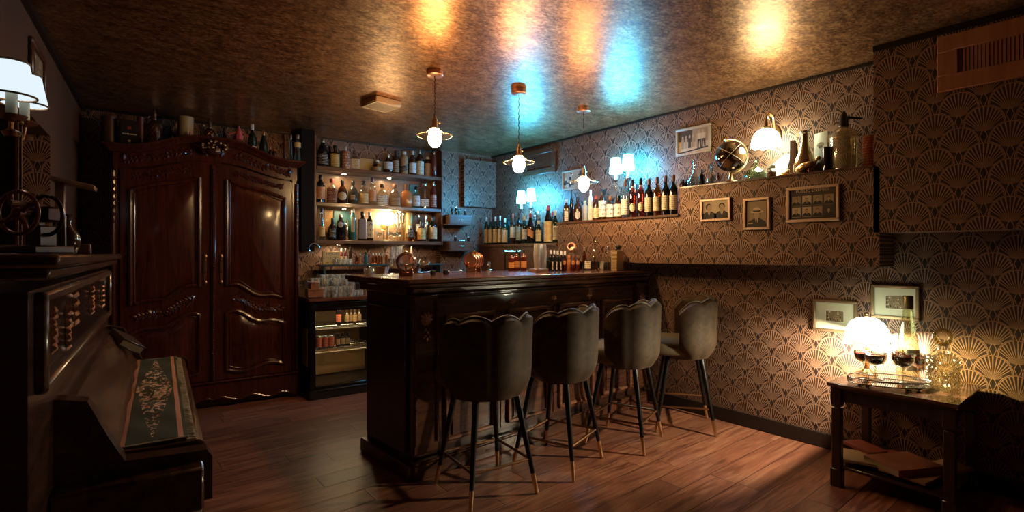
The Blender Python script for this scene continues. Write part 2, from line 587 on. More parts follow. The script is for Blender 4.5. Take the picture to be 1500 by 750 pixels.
def spline(pts, k=6, closed=False):
    """Catmull-Rom through 2d/3d points."""
    P = [Vector(p) for p in pts]
    n = len(P)
    out = []
    rng = range(n) if closed else range(n - 1)
    for i in rng:
        p0 = P[(i - 1) % n] if (closed or i > 0) else P[0]
        p1, p2 = P[i], P[(i + 1) % n]
        p3 = P[(i + 2) % n] if (closed or i + 2 < n) else P[-1]
        for s in range(k):
            t = s / k
            out.append(0.5 * ((2 * p1) + (p2 - p0) * t + (2 * p0 - 5 * p1 + 4 * p2 - p3) * t * t + (3 * p1 - p0 - 3 * p2 + p3) * t ** 3))
    if not closed:
        out.append(P[-1])
    return out
def leaf(mb, c, ang, ln, wd, th=0.006, y=0.0):
    """a raised carved leaf in the xz plane, facing -y"""
    R = Matrix.Rotation(-ang, 4, 'Y')
    T = Matrix.Translation((c[0], y, c[1])) @ R
    vs_ = [(0, 0, 0), (ln * .35, 0, wd), (ln * .75, 0, wd * .55), (ln, 0, 0), (ln * .75, 0, -wd * .55), (ln * .35, 0, -wd), (ln * .4, -th, 0), (ln * .75, -th * .7, 0)]
    fs = [(0, 6, 1), (1, 6, 7, 2), (2, 7, 3), (0, 5, 6), (5, 4, 7, 6), (4, 3, 7)]
    mb.add(vs_, fs, T)
def flower(mb, c, r, y=0.0):
    for k in range(6):
        a = k * PI / 3 + 0.3
        mb.ell((c[0] + cos(a) * r * .6, y, c[1] + sin(a) * r * .6), (r * .42, r * .35, r * .42), 7, 5)
    mb.ell((c[0], y - r * .2, c[1]), (r * .33, r * .35, r * .33), 7, 5)
def vine(mb, pts, y, rnd, r=0.006, dens=1.0, lsz=0.05):
    sp = spline([(p[0], y, p[1]) for p in pts], 8)
    mb.tube(sp, r, 6)
    for i in range(2, len(sp) - 1, max(1, int(3 / dens))):
        t = sp[i + 1] - sp[i - 1] if i + 1 < len(sp) else sp[i] - sp[i - 1]
        a = math.atan2(t.z, t.x)
        s = 1 if rnd.random() < 0.5 else -1
        if rnd.random() < 0.28:
            flower(mb, (sp[i].x, sp[i].z + s * lsz * .3), lsz * rnd.uniform(.28, .45), y)
        leaf(mb, (sp[i].x, sp[i].z), a + s * rnd.uniform(.5, 1.1), lsz * rnd.uniform(.7, 1.2), lsz * .3, 0.010, y)
        leaf(mb, (sp[i].x, sp[i].z), a - s * rnd.uniform(.5, 1.1), lsz * rnd.uniform(.6, 1.0), lsz * .26, 0.010, y)

# ------------------------------------------------------------------ armoire (frame B, front at by = 4.93)
AX, AY = 0.365, 4.93
HW = 0.665
arm = thing('armoire', 'tall carved dark red mahogany armoire with two panelled doors under an arched cornice', 'armoire', BW(AX, AY), BETA)
rnd = random.Random(3)
def crown(x):                   # height of the door tops / cornice underside over x
    s = abs(x) / HW
    return 0.5 * (1 + cos(PI * min(1, max(0, (s - 0.12) / 0.78))))
def zc(x, lo, hi):
    return lo + (hi - lo) * crown(x)
m = MB()                        # carcass
m.box((0, 0.25, 1.09), (2 * HW, 0.40, 2.02))
m.box((0, 0.25, 0.10), (2 * HW, 0.40, 0.18))
for s in (-1, 1):               # stiles beside the doors
    m.box((s * (HW - 0.022), 0.035, 1.06), (0.044, 0.05, 1.86), ch=0.006)
m.build('carcass', MAHOG, arm)
N = 40
m = MB()                        # frieze: arched board above the doors
xs = [-HW + 2 * HW * i / N for i in range(N + 1)]
poly = [(x, zc(x, 1.975, 2.075)) for x in xs] + [(x, zc(x, 2.125, 2.245)) for x in reversed(xs)]
m.prism(poly, 0.005, 0.05)
m.build('frieze', MAHOG, arm, recalc=True)
m = MB()                        # cornice moulding swept along the arch, with returns
prof = [(0.0, 0.0), (-0.018, 0.004), (-0.024, 0.016), (-0.034, 0.022), (-0.048, 0.038), (-0.060, 0.046), (-0.064, 0.060), (-0.05, 0.066), (0.05, 0.066), (0.05, 0.0)]
rows = []
path = [(HW * -1, 0.45, 0)] + [(x, 0.0, 1) for x in xs] + [(HW, 0.45, 0)]
for (x, y, fr) in path:
    row = []
    for (o, z) in prof:
        zz = zc(x, 2.085, 2.215) + z
        cx = x
        if fr == 1 and abs(abs(x) - HW) < 1e-6:
            cx = x + (-o if x > 0 else o)
            row.append((cx, o, zz))
        elif fr == 0:
            cx = x + (-o if x > 0 else o)
            row.append((cx, y, zz))
        else:
            row.append((cx, o, zz))
    rows.append(row)
m.grid(rows)
m.build('cornice', MAHOG, arm, recalc=True)
m = MB()
m.box((0, 0.25, 2.13), (2 * HW, 0.44, 0.02))
m.build('top_board', MAHOG_D, arm)
m = MB()                        # carved crest: flower basket
m.ell((0, -0.07, 2.155), (0.06, 0.035, 0.035), 12, 8)
for k in range(26):
    a = rnd.uniform(0, PI * 2); q = rnd.uniform(0, 1) ** .6
    m.ell((cos(a) * 0.10 * q, -0.075 - 0.02 * (1 - q), 2.195 + sin(a) * 0.045 * q), rnd.uniform(.012, .02), 7, 5)
for s in (-1, 1):
    for k in range(4):
        leaf(m, (s * 0.05, 2.17 - .02 * k), (0.3 + 0.35 * k) if s > 0 else PI - (0.3 + 0.35 * k), 0.09, 0.022, 0.015, -0.06)
m.build('crest_carving', MAHOG_D, arm)
for s in (-1, 1):
    m = MB()
    pts = [(s * x, zc(x, 2.05, 2.16) - 0.012 + 0.012 * sin(x * 30)) for x in (0.14, 0.22, 0.30, 0.38, 0.46, 0.53, 0.59)]
    vine(m, pts, 0.004, rnd, 0.006, 1.0, 0.05)
    leaf(m, (s * .60, zc(.6, 2.05, 2.16) - .03), PI / 2, 0.07, .02, .015, 0.0)
    m.build('frieze_carving', MAHOG, arm)
def door(s):
    """s=-1 left, +1 right; built in local x from the meeting stile outwards"""
    d = MB()
    x0, x1 = 0.012, HW - 0.046
    xs_ = [x0 + (x1 - x0) * i / 20 for i in range(21)]
    poly = [(s * x, 0.235) for x in xs_] + [(s * x, zc(x, 1.955, 2.058)) for x in reversed(xs_)]
    d.prism(poly, -0.005, 0.03)
    o = d.build('door', MAHOG, arm, recalc=True)
    def ztop(x): return zc(x, 1.80, 1.93) - 0.015 * sin((x - .1) * 14)
    def zmid_u(x):                       # lower edge of the upper panel
        t = (x - .1) / .45
        return 1.03 - 0.13 * (3 * t * t - 2 * t ** 3) + 0.02 * sin(t * PI * 3)
    def zmid_l(x):
        t = (x - .1) / .45
        return 0.80 - 0.12 * (3 * t * t - 2 * t ** 3) + 0.02 * sin(t * PI * 3)
    def zlow(x):
        t = (x - .1) / .45
        return 0.315 - 0.025 * sin(t * PI * 2)
    a, b = 0.098, 0.555
    K = [a + (b - a) * i / 16 for i in range(17)]
    for nm, lo, hi in (('upper_panel', zmid_u, ztop), ('lower_panel', zlow, zmid_l)):
        loop = [(x, lo(x)) for x in K] + [(b, lo(b) + (hi(b) - lo(b)) * i / 8) for i in range(1, 8)] + \
               [(x, hi(x)) for x in reversed(K)] + [(a, hi(a) + (lo(a) - hi(a)) * i / 8) for i in range(1, 8)]
        cx = (a + b) / 2; cz = sum(p[1] for p in loop) / len(loop)
        p = MB()
        p.use(MAHOG)
        def ins_(q, w):
            return (q[0] + (w if q[0] < cx - .2 else -w if q[0] > cx + .2 else (w * (cx - q[0]) / .2)), q[1] + (w if q[1] < cz else -w))
        inner = [ins_(q, 0.055) for q in loop]
        n = len(loop)
        # sunk field with raised centre
        vs_ = [(s * q[0], -0.006, q[1]) for q in loop] + [(s * ins_(q, .03)[0], -0.001, ins_(q, .03)[1]) for q in loop] + [(s * q[0], -0.014, q[1]) for q in inner]
        fs = []
        for i in range(n):
            j = (i + 1) % n
            fs.append((i, j, n + j, n + i)); fs.append((n + i, n + j, 2 * n + j, 2 * n + i))
        fs.append(tuple(range(2 * n, 3 * n)))
        p.add(vs_, fs)
        po = p.build(nm, MAHOG, o, recalc=True)
        t = MB()
        t.tube([(s * q[0], -0.010, q[1]) for q in loop], 0.017, 8, closed=True)
        t.tube([(s * ins_(q, .024)[0], -0.006, ins_(q, .024)[1]) for q in loop], 0.006, 6, closed=True)
        t.build('panel_moulding', MAHOG, po)
    c = MB()                              # carvings above, between and below the panels
    vine(c, [(s * x, zc(x, 1.90, 2.00)) for x in (.14, .22, .30, .38, .46, .54)], -0.006, rnd, .006, 1.1, .042)
    vine(c, [(s * x, (zmid_u(x) + zmid_l(x)) / 2) for x in (.12, .2, .28, .36, .44, .53)], -0.008, rnd, .007, 1.5, .062)
    flower(c, (s * .32, (zmid_u(.32) + zmid_l(.32)) / 2), .035, -.012)
    c.build('carving', MAHOG, o)
    h = MB()                              # long lock plate with pull
    h.box((s * 0.058, -0.009, 1.17), (0.022, 0.006, 0.20), ch=.002)
    for zz in (1.06, 1.28):
        h.ell((s * 0.058, -0.010, zz), (.016, .006, .022), 8, 6)
    h.tube([(s * .058, -.012, 1.25), (s * .058, -.035, 1.235), (s * .058, -.035, 1.155), (s * .058, -.012, 1.14)], .005, 6)
    h.build('handle', BRASSD, o)
for s in (-1, 1):
    door(s)
m = MB()                        # centre stile with a beaded rope
m.box((0, -0.010, 1.14), (0.036, 0.03, 1.82), ch=.006)
for i in range(80):
    m.ell((0, -0.028, 0.26 + i * 0.0222), (.008, .007, .012), 6, 5)
m.build('centre_stile', MAHOG, arm)
m = MB()                        # shaped plinth
K = [-HW + 2 * HW * i / 48 for i in range(49)]
poly = [(x, 0.012 + 0.050 * (1 - abs(x) / HW) ** .5 + 0.016 * sin(abs(x) * 26)) for x in K] + [(x, 0.215) for x in reversed(K)]
m.prism(poly, -0.012, 0.03)
m.tube([(x, -0.016, 0.026 + 0.050 * (1 - abs(x) / HW) ** .5 + 0.016 * sin(abs(x) * 26)) for x in K], 0.009, 6)
m.box((0, -0.008, 0.222), (2 * HW + .03, 0.05, 0.018), ch=.005)
for s in (-1, 1):
    m.box((s * (HW - .035), .02, .06), (.07, .07, .12), ch=.01)
m.build('plinth', MAHOG, arm, recalc=True)
for s in (-1, 1):
    m = MB()
    m.tube([(s * (HW - .004), -0.004, .24), (s * (HW - .004), -0.004, 1.94)], .016, 8)
    for k in range(7):
        m.ell((s * (HW - .004), -.012, 1.55 + .055 * k), (.014, .012, .024), 7, 5)
    m.build('corner_moulding', MAHOG, arm)

# ------------------------------------------------------------------ shelf unit (frame B)
FY = 5.17
SX0 = on_by(463.5, 300, FY).x; SX1 = on_by(646.5, 300, FY).x
SZ = [2.172, 1.812, 1.440]
unit = thing('bottle_shelf', 'tall brown wooden wall shelf holding three rows of spirit bottles beside the armoire', 'shelf', BW((SX0 + SX1) / 2, FY, 0), BETA)
sw = (SX1 - SX0) / 2
SHW = wood('shelf_wood', (0.06, 0.022, 0.012), (0.21, 0.090, 0.045), 0.28, (2.5, 20, 20), 0.4)
for i, z in enumerate(SZ):
    m = MB(); m.box((0, 0.115, z - 0.019), (2 * sw, 0.23, 0.038), ch=.004)
    m.build('shelf_board', SHW, unit)
for s in (-1, 1):
    m = MB(); m.box((s * (sw + .010), 0.115, (1.40 + CEIL - .03) / 2), (0.02, 0.236, CEIL - .03 - 1.40), ch=.003)
    m.build('side_board', SHW, unit)
m = MB(); m.box((0, .231, 1.76), (2 * sw, .008, .74)); m.build('back_board', wood('shelf_back', (0.16, 0.085, 0.04), (0.36, 0.20, 0.10), 0.4, (2.5, 20, 20), 0.2), unit)
for (u, zz) in ((504, SZ[0]), (570, SZ[0]), (504, SZ[1]), (585, SZ[1]), (496, SZ[2]), (590, SZ[2])):
    p = on_by(u, 300, FY + .10)
    m = MB(); m.use(STEEL).lathe([(.021, -.004), (.026, 0), (.026, .008), (0, .008)], 16, loc=(p.x - (SX0 + SX1) / 2, .10, zz - .047))
    m.use(emit('shelf_spot_light', (1.0, .74, .42), 260)).lathe([(0, -.003), (.021, -.003)], 16, loc=(p.x - (SX0 + SX1) / 2, .10, zz - .047))
    m.build('spot_light', None, unit)
# black boxed column between armoire and shelves
c0 = on_by(441, 300, FY - .02).x
m = MB(); m.box(((c0 + SX0 - .022) / 2, FY + .105, (1.325 + CEIL - .003) / 2), (SX0 - .022 - c0, .25, CEIL - .003 - 1.325), ch=.004)
tag(m.build('boxed_column', plain('column_black', (.004, .003, .003), .6, **{'Specular IOR Level': .1}), rz=BETA), 'black boxed column hanging from the ceiling between armoire and bottle shelves', 'column')
p = on_by(460, 364, FY - .03)
m = MB(); m.tube([(p.x + cos(a) * .05, p.y - .012, p.z + sin(a) * .05) for a in [2 * PI * i / 24 for i in range(24)]], .0045, 6, closed=True)
m.tube([(p.x, p.y - .012, p.z + .05), (p.x, p.y + .035, p.z + .052)], .004, 6)
tag(m.build('towel_ring', STEEL, rz=BETA), 'small steel ring fixed at the foot of the black column', 'towel ring')

# ------------------------------------------------------------------ back counter, cooler, riser
CY = 4.69
cx0, cx1 = 1.08, 2.98
ctr = MB(); ctr.box(((cx0 + cx1) / 2, (CY + BACK) / 2, .885), (cx1 - cx0, BACK - CY - .03, .036), ch=.006)
tag(ctr.build('back_counter_top', BARTOP, rz=BETA), 'red-brown wooden counter top behind the bar, holding the drinking glasses', 'counter')
cool = thing('bottle_cooler', 'black under-counter drinks cooler with a glass door, left of the bar', 'cooler', BW(cx0 + .34, CY + .04, 0), BETA)
W = .33
m = MB().use(BLACK)
m.box((-W + .012, .30, .46), (.024, .58, .80)); m.box((W - .012, .30, .46), (.024, .58, .80))
m.box((0, .58, .46), (2 * W, .024, .80)); m.box((0, .30, .085), (2 * W, .58, .05)); m.box((0, .30, .85), (2 * W, .58, .024))
m.use(plain('cooler_lining', (.20, .115, .05), .5)); m.box((0, .565, .46), (2 * W - .06, .006, .72))
m.build('body', None, cool)
m = MB()
for s in (-1, 1):
    m.box((s * (W - .024), -.015, .46), (.048, .03, .80), ch=.004)
m.box((0, -.015, .835), (2 * W - .096, .03, .05), ch=.004); m.box((0, -.015, .085), (2 * W - .096, .03, .05), ch=.004)
dr = m.build('door', BLACKLAC, cool)
m = MB(); m.box((0, -.012, .46), (2 * W - .096, .006, .70)); m.build('glass_pane', CLEAR, dr)
m = MB(); m.box((0, .25, .035), (2 * W + .02, .60, .07), ch=.005); m.box((0, -.045, .075), (2 * W + .02, .02, .02), ch=.005)
m.build('plinth', BLACK, cool)
m = MB(); m.box((0, -.04, .80), (2 * W + .02, .025, .03), ch=.008); m.build('door_moulding', BLACKLAC, cool)
for z in (.625, .415):
    m = MB()
    for k in range(5):
        m.tube([(-W + .03, .04 + .11 * k, z), (W - .03, .04 + .11 * k, z)], .003, 5)
    for k in range(22):
        x = -W + .04 + k * (2 * W - .08) / 21
        m.tube([(x, .03, z + .004), (x, .53, z + .004)], .0022, 4)
    m.tube([(-W + .03, .03, z - .012), (W - .03, .03, z - .012)], .005, 6)
    m.build('wire_shelf', STEEL, cool)
m = MB(); m.box((0, .40, .26), (2 * W - .06, .02, .27)); m.build('lower_panel', plain('cooler_mesh_brass', (.80, .52, .26), .45, .3), cool)
m = MB().use(STEEL); m.box((0, .06, .832), (2 * W - .10, .03, .012)); m.use(emit('cooler_led', (1.0, .72, .38), 40)); m.box((0, .06, .8245), (2 * W - .11, .022, .003)); m.build('interior_light', None, cool)
# counter body carried on to the right behind the bar
m = MB(); m.box(((cx0 + .70 + cx1) / 2, (CY + BACK) / 2 + .04, .43), (cx1 - cx0 - .74, .60, .86), ch=.005)
tag(m.build('back_cabinet', BLACK, rz=BETA), 'black base cabinet behind the bar beside the drinks cooler', 'cabinet')
# framed notice on the cooler's side
p = BW(cx0 - .003, CY + .16, .46)
m = MB().use(plain('brown_notice', (.26, .15, .08), .6)); m.box((0, 0, 0), (.006, .20, .34)); m.use(plain('brown_notice_print', (.17, .085, .04), .6)); m.box((-.004, 0, 0), (.003, .17, .31))
tag(m.build('notice', None, loc=p, rz=BETA), 'brown paper notice on the dark side of the drinks cooler', 'notice')
# riser shelf on the back counter
RZ = 1.195
m = MB(); m.box((1.98, 5.27, RZ - .009), (1.36, .22, .018), ch=.003)
for x in (1.34, 1.98, 2.62):
    m.box((x, 5.27, (RZ - .018 + .903) / 2), (.02, .18, RZ - .018 - .903))
tag(m.build('riser_shelf', plain('riser_teal_glass', (.05, .09, .09), .12), rz=BETA), 'low dark glass riser shelf on the back counter under the bottle shelves', 'shelf')

# ------------------------------------------------------------------ bar (frame C)
GAM = rad(2.4)
BA = on_z(598, 410, 1.155); BA.z = 0
BL = (X2 - BA.x - .035) / cos(GAM)
BD = 0.86
bar = thing('bar_counter', 'long dark carved wooden bar counter with panelled front, stools lined up before it', 'bar counter', BA, GAM)
def BC(x, y, z=0.0):
    return Vector((BA.x + x * cos(GAM) - y * sin(GAM), BA.y + x * sin(GAM) + y * cos(GAM), z))
TZ = 1.155
m = MB()
m.box((BL / 2, BD / 2, TZ - .013), (BL, BD, .026), ch=.006)
m.box((BL / 2 + .006, BD / 2 + .006, TZ - .036), (BL - .02, BD - .024, .020), ch=.006)
m.build('bar_top', BARTOP, bar)
m = MB()
m.box((BL / 2 + .03, .35, .565), (BL - .06, .58, 1.09))
m.build('carcass', BARTRIM, bar)
m = MB()
for zz, o, hh in ((1.088, .018, .035), (1.058, .034, .02), (1.105, .030, .03)):
    m.box((BL / 2 + .01, .03 + o, zz), (BL - .06, .06, hh), ch=.008)
m.box((.026, .36, 1.09), (.03, .6, .05), ch=.008)
m.build('cornice_moulding', BARW, bar)
xL, xR = .05, BL - .02
PW_ = .17
for i, xc_ in enumerate((xL + PW_ / 2, xR - PW_ / 2)):
    m = MB(); m.box((xc_, .052, .60), (PW_, .05, .92), ch=.008)
    for k in range(2):
        m.tube([(xc_ - PW_ / 2 + .012 + k * (PW_ - .024), .022, .20), (xc_ - PW_ / 2 + .012 + k * (PW_ - .024), .022, 1.02)], .010, 7)
    po = m.build('pilaster', BARW, bar)
    c = MB()
    for k in range(10):
        a = PI / 2 + (k - 4.5) * .62
        leaf(c, (xc_, .915), a, .056 - .004 * abs(k - 4.5), .014, .014, .026)
    flower(c, (xc_, .915), .018, .018)
    for k in range(4):
        leaf(c, (xc_, .87 - k * .018), -PI / 2 + .7 * (1 if k % 2 else -1), .03, .008, .008, .024)
    c.ell((xc_, .022, .80), (.008, .008, .012), 7, 5); c.ell((xc_ - .02, .022, .815), .006, 6, 5); c.ell((xc_ + .02, .022, .815), .006, 6, 5)
    c.build('rosette_carving', plain('carving_wood', (.62, .38, .25), .28, .5), po)
m = MB(); m.box(((xL + xR) / 2, .060, .98), (xR - xL - 2 * PW_, .03, .12), ch=.004); fr_ = m.build('upper_rail', BARW, bar)
for xf in (.30, .50, .70):
    x = xL + PW_ + (xR - xL - 2 * PW_) * xf
    c = MB()
    for k in range(7):
        leaf(c, (x, .975), PI / 2 + (k - 3) * .5, .034, .008, .009, .044)
    leaf(c, (x, .975), -PI / 2, .03, .006, .009, .044); flower(c, (x, .972), .010, .042)
    c.build('fleuron_carving', plain('carving_wood', (.62, .38, .25), .28, .5), fr_)
nP = 4
pw = (xR - xL - 2 * PW_) / nP
for k in range(nP):
    x0 = xL + PW_ + pw * k + .05; x1 = x0 + pw - .10
    m = MB()
    m.box(((x0 + x1) / 2, .062, .54), (x1 - x0 + .09, .02, .78))
    po = m.build('front_panel', BARW, bar)
    t = MB()
    for (a, b, c, d) in ((x0, x1, .905, .935), (x0, x1, .17, .20), (x0, x0 + .03, .17, .935), (x1 - .03, x1, .17, .935)):
        t.box(((a + b) / 2, .045, (c + d) / 2), (b - a, .03, d - c), ch=.008)
    t.build('panel_moulding', wood('bar_moulding_wood_lit', (.12, .045, .026), (.34, .15, .085), .25, (2.5, 26, 26), .4), po)  # bar wood in a lighter colour, as if the mouldings caught the light
    t = MB(); t.box(((x0 + x1) / 2, .050, .53), (x1 - x0 - .12, .018, .66), ch=.008); t.build('raised_field', BARW, po)
m = MB()
m.box((BL / 2 + .02, .045, .045), (BL - .06, .06, .09), ch=.006); m.box((BL / 2 + .02, .035, .098), (BL - .06, .05, .018), ch=.006)
m.box((.045, .35, .045), (.05, .62, .09), ch=.006)
m.build('plinth', BARW, bar)
m = MB(); m.box((.040, .34, .56), (.02, .50, .84), ch=.006)
m.build('end_panel', BARTRIM, bar)

# ------------------------------------------------------------------ stools
def make_stool():
    st = thing('bar_stool', 'x', 'bar stool')
    # shell back
    A = rad(102)
    nu, nv = 50, 9
    def top(t):                              # t in -1..1
        lobes = abs(sin((t * 2.5 + .5) * PI))
        return .955 - .16 * max(0, abs(t) - .62) ** 1.3 / .38 ** 1.3 * .45 + .028 * lobes - .024
    def pt(t, w, rr):
        a = -PI / 2 + t * A
        lob = abs(sin((t * 2.5 + .5) * PI))
        z0 = .535 + .05 * max(0, abs(t) - .75) / .25
        z = z0 + (top(t) - z0) * w
        k = 1.0 - .22 * (1 - min(1, w / .28)) ** 2
        flare = 1 + .05 * w
        R = (rr * k + .008 * lob * (1 if rr > .22 else -.3)) * flare
        return (cos(a) * R * 1.03, sin(a) * R * .95 - .0, z)
    rows = []
    ws = [0, .04, .12, .22, .34, .5, .66, .82, .94, 1.0]
    T_ = [-1 + 2 * i / nu for i in range(nu + 1)]
    m = MB()
    outer = [[pt(t, w, .245) for t in T_] for w in ws]
    rim = []
    for t in T_:
        a = pt(t, 1.0, .245); b = pt(t, 1.0, .195)
        rim.append(((a[0] + b[0]) / 2, (a[1] + b[1]) / 2, a[2] + .018))
    inner = [[pt(t, w, .195) for t in T_] for w in reversed(ws)]
    m.grid(outer + [rim] + inner + [outer[0]])
    n = nu + 1
    L = len(ws) * 2 + 1
    m.f.append([r * n for r in range(L)]); m.fm.append(0)
    m.f.append([r * n + nu for r in range(L)][::-1]); m.fm.append(0)
    bk = m.build('backrest', VELVET, st, sharp=60, recalc=True)
    m = MB()
    m.tube([(p[0], p[1], p[2] + .003) for p in rim], .006, 6)
    m.build('piping', plain('velvet_piping', (.12, .09, .055), .5), bk)  # piping toned pale, doubling as a painted highlight along the rim
    m = MB()
    m.lathe([(0, .555), (.18, .555), (.212, .575), (.222, .61), (.218, .645), (.195, .668), (.10, .676), (0, .678)], 36, sq=.25, sy=1.02, loc=(0, .062, 0))
    m.build('seat', SEATV_LIT, st, sharp=60)
    m = MB(); m.lathe([(0, .52), (.13, .52), (.17, .555), (0, .556)], 24); m.build('seat_plate', BLACKMET, st)
    feet = []
    for (sx, sy) in ((-1, -1), (1, -1), (1, 1), (-1, 1)):
        a = Vector((sx * .125, sy * .115, .545)); b = Vector((sx * .205, sy * .205, 0.002))
        t1 = a.lerp(b, .80)
        m = MB(); m.tube([a, t1], [.0185, .0125], 12); lg = m.build('leg', BLACKMET, st)
        m = MB(); m.tube([t1 - (b - a) * .002, b], [.0130, .0095], 12); m.build('leg_tip', BRASS, lg)
        feet.append(a.lerp(b, .66))
    m = MB()
    for i in range(4):
        m.tube([feet[i], feet[(i + 1) % 4]], .0075, 8)
    m.build('footrest', BRASSD, st)
    return st
stool_spots = [((1.648, 2.265), -6, 'scalloped olive velvet bar stool nearest the dark left end of the bar'),
               ((2.215, 2.27), 18, 'scalloped olive velvet bar stool, second from the left end of the bar'),
               ((2.836, 2.25), 19, 'scalloped olive velvet bar stool between the second stool and the one by the wall'),
               ((3.425, 2.165), 38, 'scalloped olive velvet bar stool next to the papered right wall')]
proto = make_stool()
for i, (xy, rz, lb) in enumerate(stool_spots):
    o = proto if i == 0 else copy_tree(proto)
    o.location = (xy[0], xy[1], 0); o.rotation_euler = (0, 0, rad(rz))
    tag(o, lb, 'bar stool', 'scalloped velvet stools along the bar')

# ------------------------------------------------------------------ piano (frame B)
PX, PN, PFR = -.20, 1.27, 3.0
pia = thing('upright_piano', 'dark upright piano with carved gilt front panel against the left wall', 'piano', BW(PX, PN, 0), BETA)
LEN = PFR - PN
m = MB()
m.box((-.155, LEN / 2, .62), (.31, LEN, 1.22))
m.build('case', PIANOW, pia)
m = MB()
m.box((-.137, LEN / 2, 1.287), (.37, LEN + .06, .026), ch=.006); m.box((-.140, LEN / 2, 1.262), (.345, LEN + .03, .022), ch=.005)
m.build('top_lid', PIANOW, pia)
m = MB()                        # raised frame around the upper front panel
y0, y1, z0, z1 = .06, LEN - .10, 1.025, 1.225
for (a, b, c, d) in ((y0, y1, z1 - .022, z1), (y0, y1, z0, z0 + .022), (y0, y0 + .022, z0, z1), (y1 - .022, y1, z0, z1)):
    m.box((.008, (a + b) / 2, (c + d) / 2), (.024, b - a, d - c), ch=.006)
m.build('panel_moulding', wood('piano_moulding', (.05, .022, .012), (.17, .08, .042), .25, (20, 3, 20), .5), pia)
m = MB(); m.box((.002, (y0 + y1) / 2, 1.125), (.006, y1 - y0 - .04, .18)); m.build('front_panel', BLACKLAC, pia)
rn = random.Random(5)
for (yy, zz, n_) in ((.20, 1.13, 7), (.42, 1.105, 6), (.56, 1.15, 4), (.96, 1.14, 7), (1.35, 1.13, 5)):
    m = MB()
    RY = Matrix.Translation((.006, yy, zz)) @ Matrix.Rotation(PI / 2, 4, 'Z')
    for k in range(n_ * 2):
        leaf(m, (rn.uniform(-.01, .01), -.05 + .1 * k / (n_ * 2)), PI / 2 + (.8 if k % 2 else -.8) + rn.uniform(-.2, .2), .036, .010, .010, 0)
    leaf(m, (0, .05), PI / 2, .03, .008, .01, 0)
    m.v = [RY @ p for p in m.v]
    m.build('carved_ornament', plain('dull_gilt_ornament', (.14, .06, .03), .35, .8), pia)
m = MB()                        # key bed, cheeks, front rail
m.box((.145, LEN / 2 + .10, .715), (.29, LEN - .20, .11), ch=.006)
m.build('key_bed', PIANOW, pia)
prf = [(0, .955), (.03, .95), (.075, .875), (.10, .815), (.125, .795), (.20, .790), (.285, .790), (.298, .782), (.298, .770), (0, .770)]
m = MB()
LY0, LY1 = .35, LEN - .05
m.prism([(p[0], p[1]) for p in prf], LY0, LY1, 'xz')
m.build('fallboard', wood('piano_fallboard', (.05, .022, .012), (.17, .08, .04), .18, (20, 3, 20), .6), pia, recalc=True)
m = MB(); m.tube([(p[0], LY0 - .004, p[1] + .003) for p in prf[:8]], .004, 6); m.build('brass_edge', BRASSD, pia)
for yy in (LY0 - .06, LEN - .02):
    m = MB(); m.prism([(0, .97), (.06, .955), (.10, .86), (.13, .80), (.30, .79), (.312, .77), (.312, .66), (0, .66)], yy - .025, yy + .025, 'xz')
    m.build('cheek', PIANOW, pia, recalc=True)
for yy in (.30, LEN - .06):
    m = MB(); m.lathe([(.045, .0), (.045, .05), (.03, .07), (.024, .2), (.040, .42), (.045, .5), (.03, .54), (.045, .58), (.045, .66)], 12, loc=(.25, yy, 0), sq=.2)
    m.build('leg', PIANOW, pia)
m = MB(); m.box((.10, LEN / 2, .06), (.36, LEN, .12), ch=.01); m.build('toe_block', PIANOW, pia)
m = MB()
for yy in (.78, .90):
    m.box((.31, yy, .08), (.08, .035, .012), ch=.004)
m.build('pedals', BRASSD, pia)
def PB(x, y, z):                # point on piano -> world
    return BW(PX + x, PN + y, z)
# embroidered runner on the fallboard
def runner_mat():
    t = NT('runner_embroidery')
    sx = t.n('SeparateXYZ', {0: t.coord()}).outputs
    ax = t.M('ABSOLUTE', sx[0])
    edge = t.M('MULTIPLY', t.M('GREATER_THAN', ax, .058), t.M('LESS_THAN', ax, .070))
    n1 = t.noise(t.coord((30, 14, 30)), 1.6, 3, .6, 1.5)
    mid = t.M('MULTIPLY', t.M('LESS_THAN', t.M('ADD', t.M('MULTIPLY', ax, 9.0), t.M('ABSOLUTE', t.M('MULTIPLY', sx[1], .8))), .50), t.M('GREATER_THAN', n1, .54))
    n2 = t.noise(t.coord((40, 40, 40)), 2.0, 2)
    fl = t.ramp(n2, [(.35, (.55, .10, .06)), (.5, (.75, .50, .30)), (.65, (.80, .66, .48))])
    base = t.mix(t.noise(t.coord(), 120, 2), (.030, .034, .018), (.055, .058, .030))
    c = t.mix(t.M('MAXIMUM', mid, edge), base, fl)
    c = t.mix(edge, c, (.62, .26, .16))
    return t.pbr(**{'Base Color': c, 'Roughness': .85, 'Normal': t.bump(t.noise(t.coord(), 300, 2), .3, .002)})
RUN = runner_mat()
ry0, ry1 = LY0 + .02, LY1 - .03
run = thing('piano_runner', 'green embroidered runner with fringe and red flowers lying along the piano lid', 'table runner', PB(.182, (ry0 + ry1) / 2, .794), BETA)
hl = (ry1 - ry0) / 2
rows = []
rr_ = random.Random(11)
xs_ = [-.080 + .160 * i / 12 for i in range(13)]
for i in range(31):
    y = -hl + 2 * hl * i / 30
    rows.append([(x + .004 * sin(i * .5), y + .004 * sin(x * 40), .006 + .0022 * sin(i * .9) + .002 * sin(x * 50 + i) + (.004 if abs(x) < .07 else 0)) for x in xs_])
m = MB(); m.grid(rows); m.grid([[(p[0], p[1], p[2] - .004) for p in r] for r in rows][::-1])
m.build('cloth', RUN, run)
m = MB()
for i in range(64):
    x = -.080 + .160 * i / 63
    for s in (-1, 1):
        m.ell((x, s * (hl + .006), .009), (.0022, .006, .003), 5, 4)
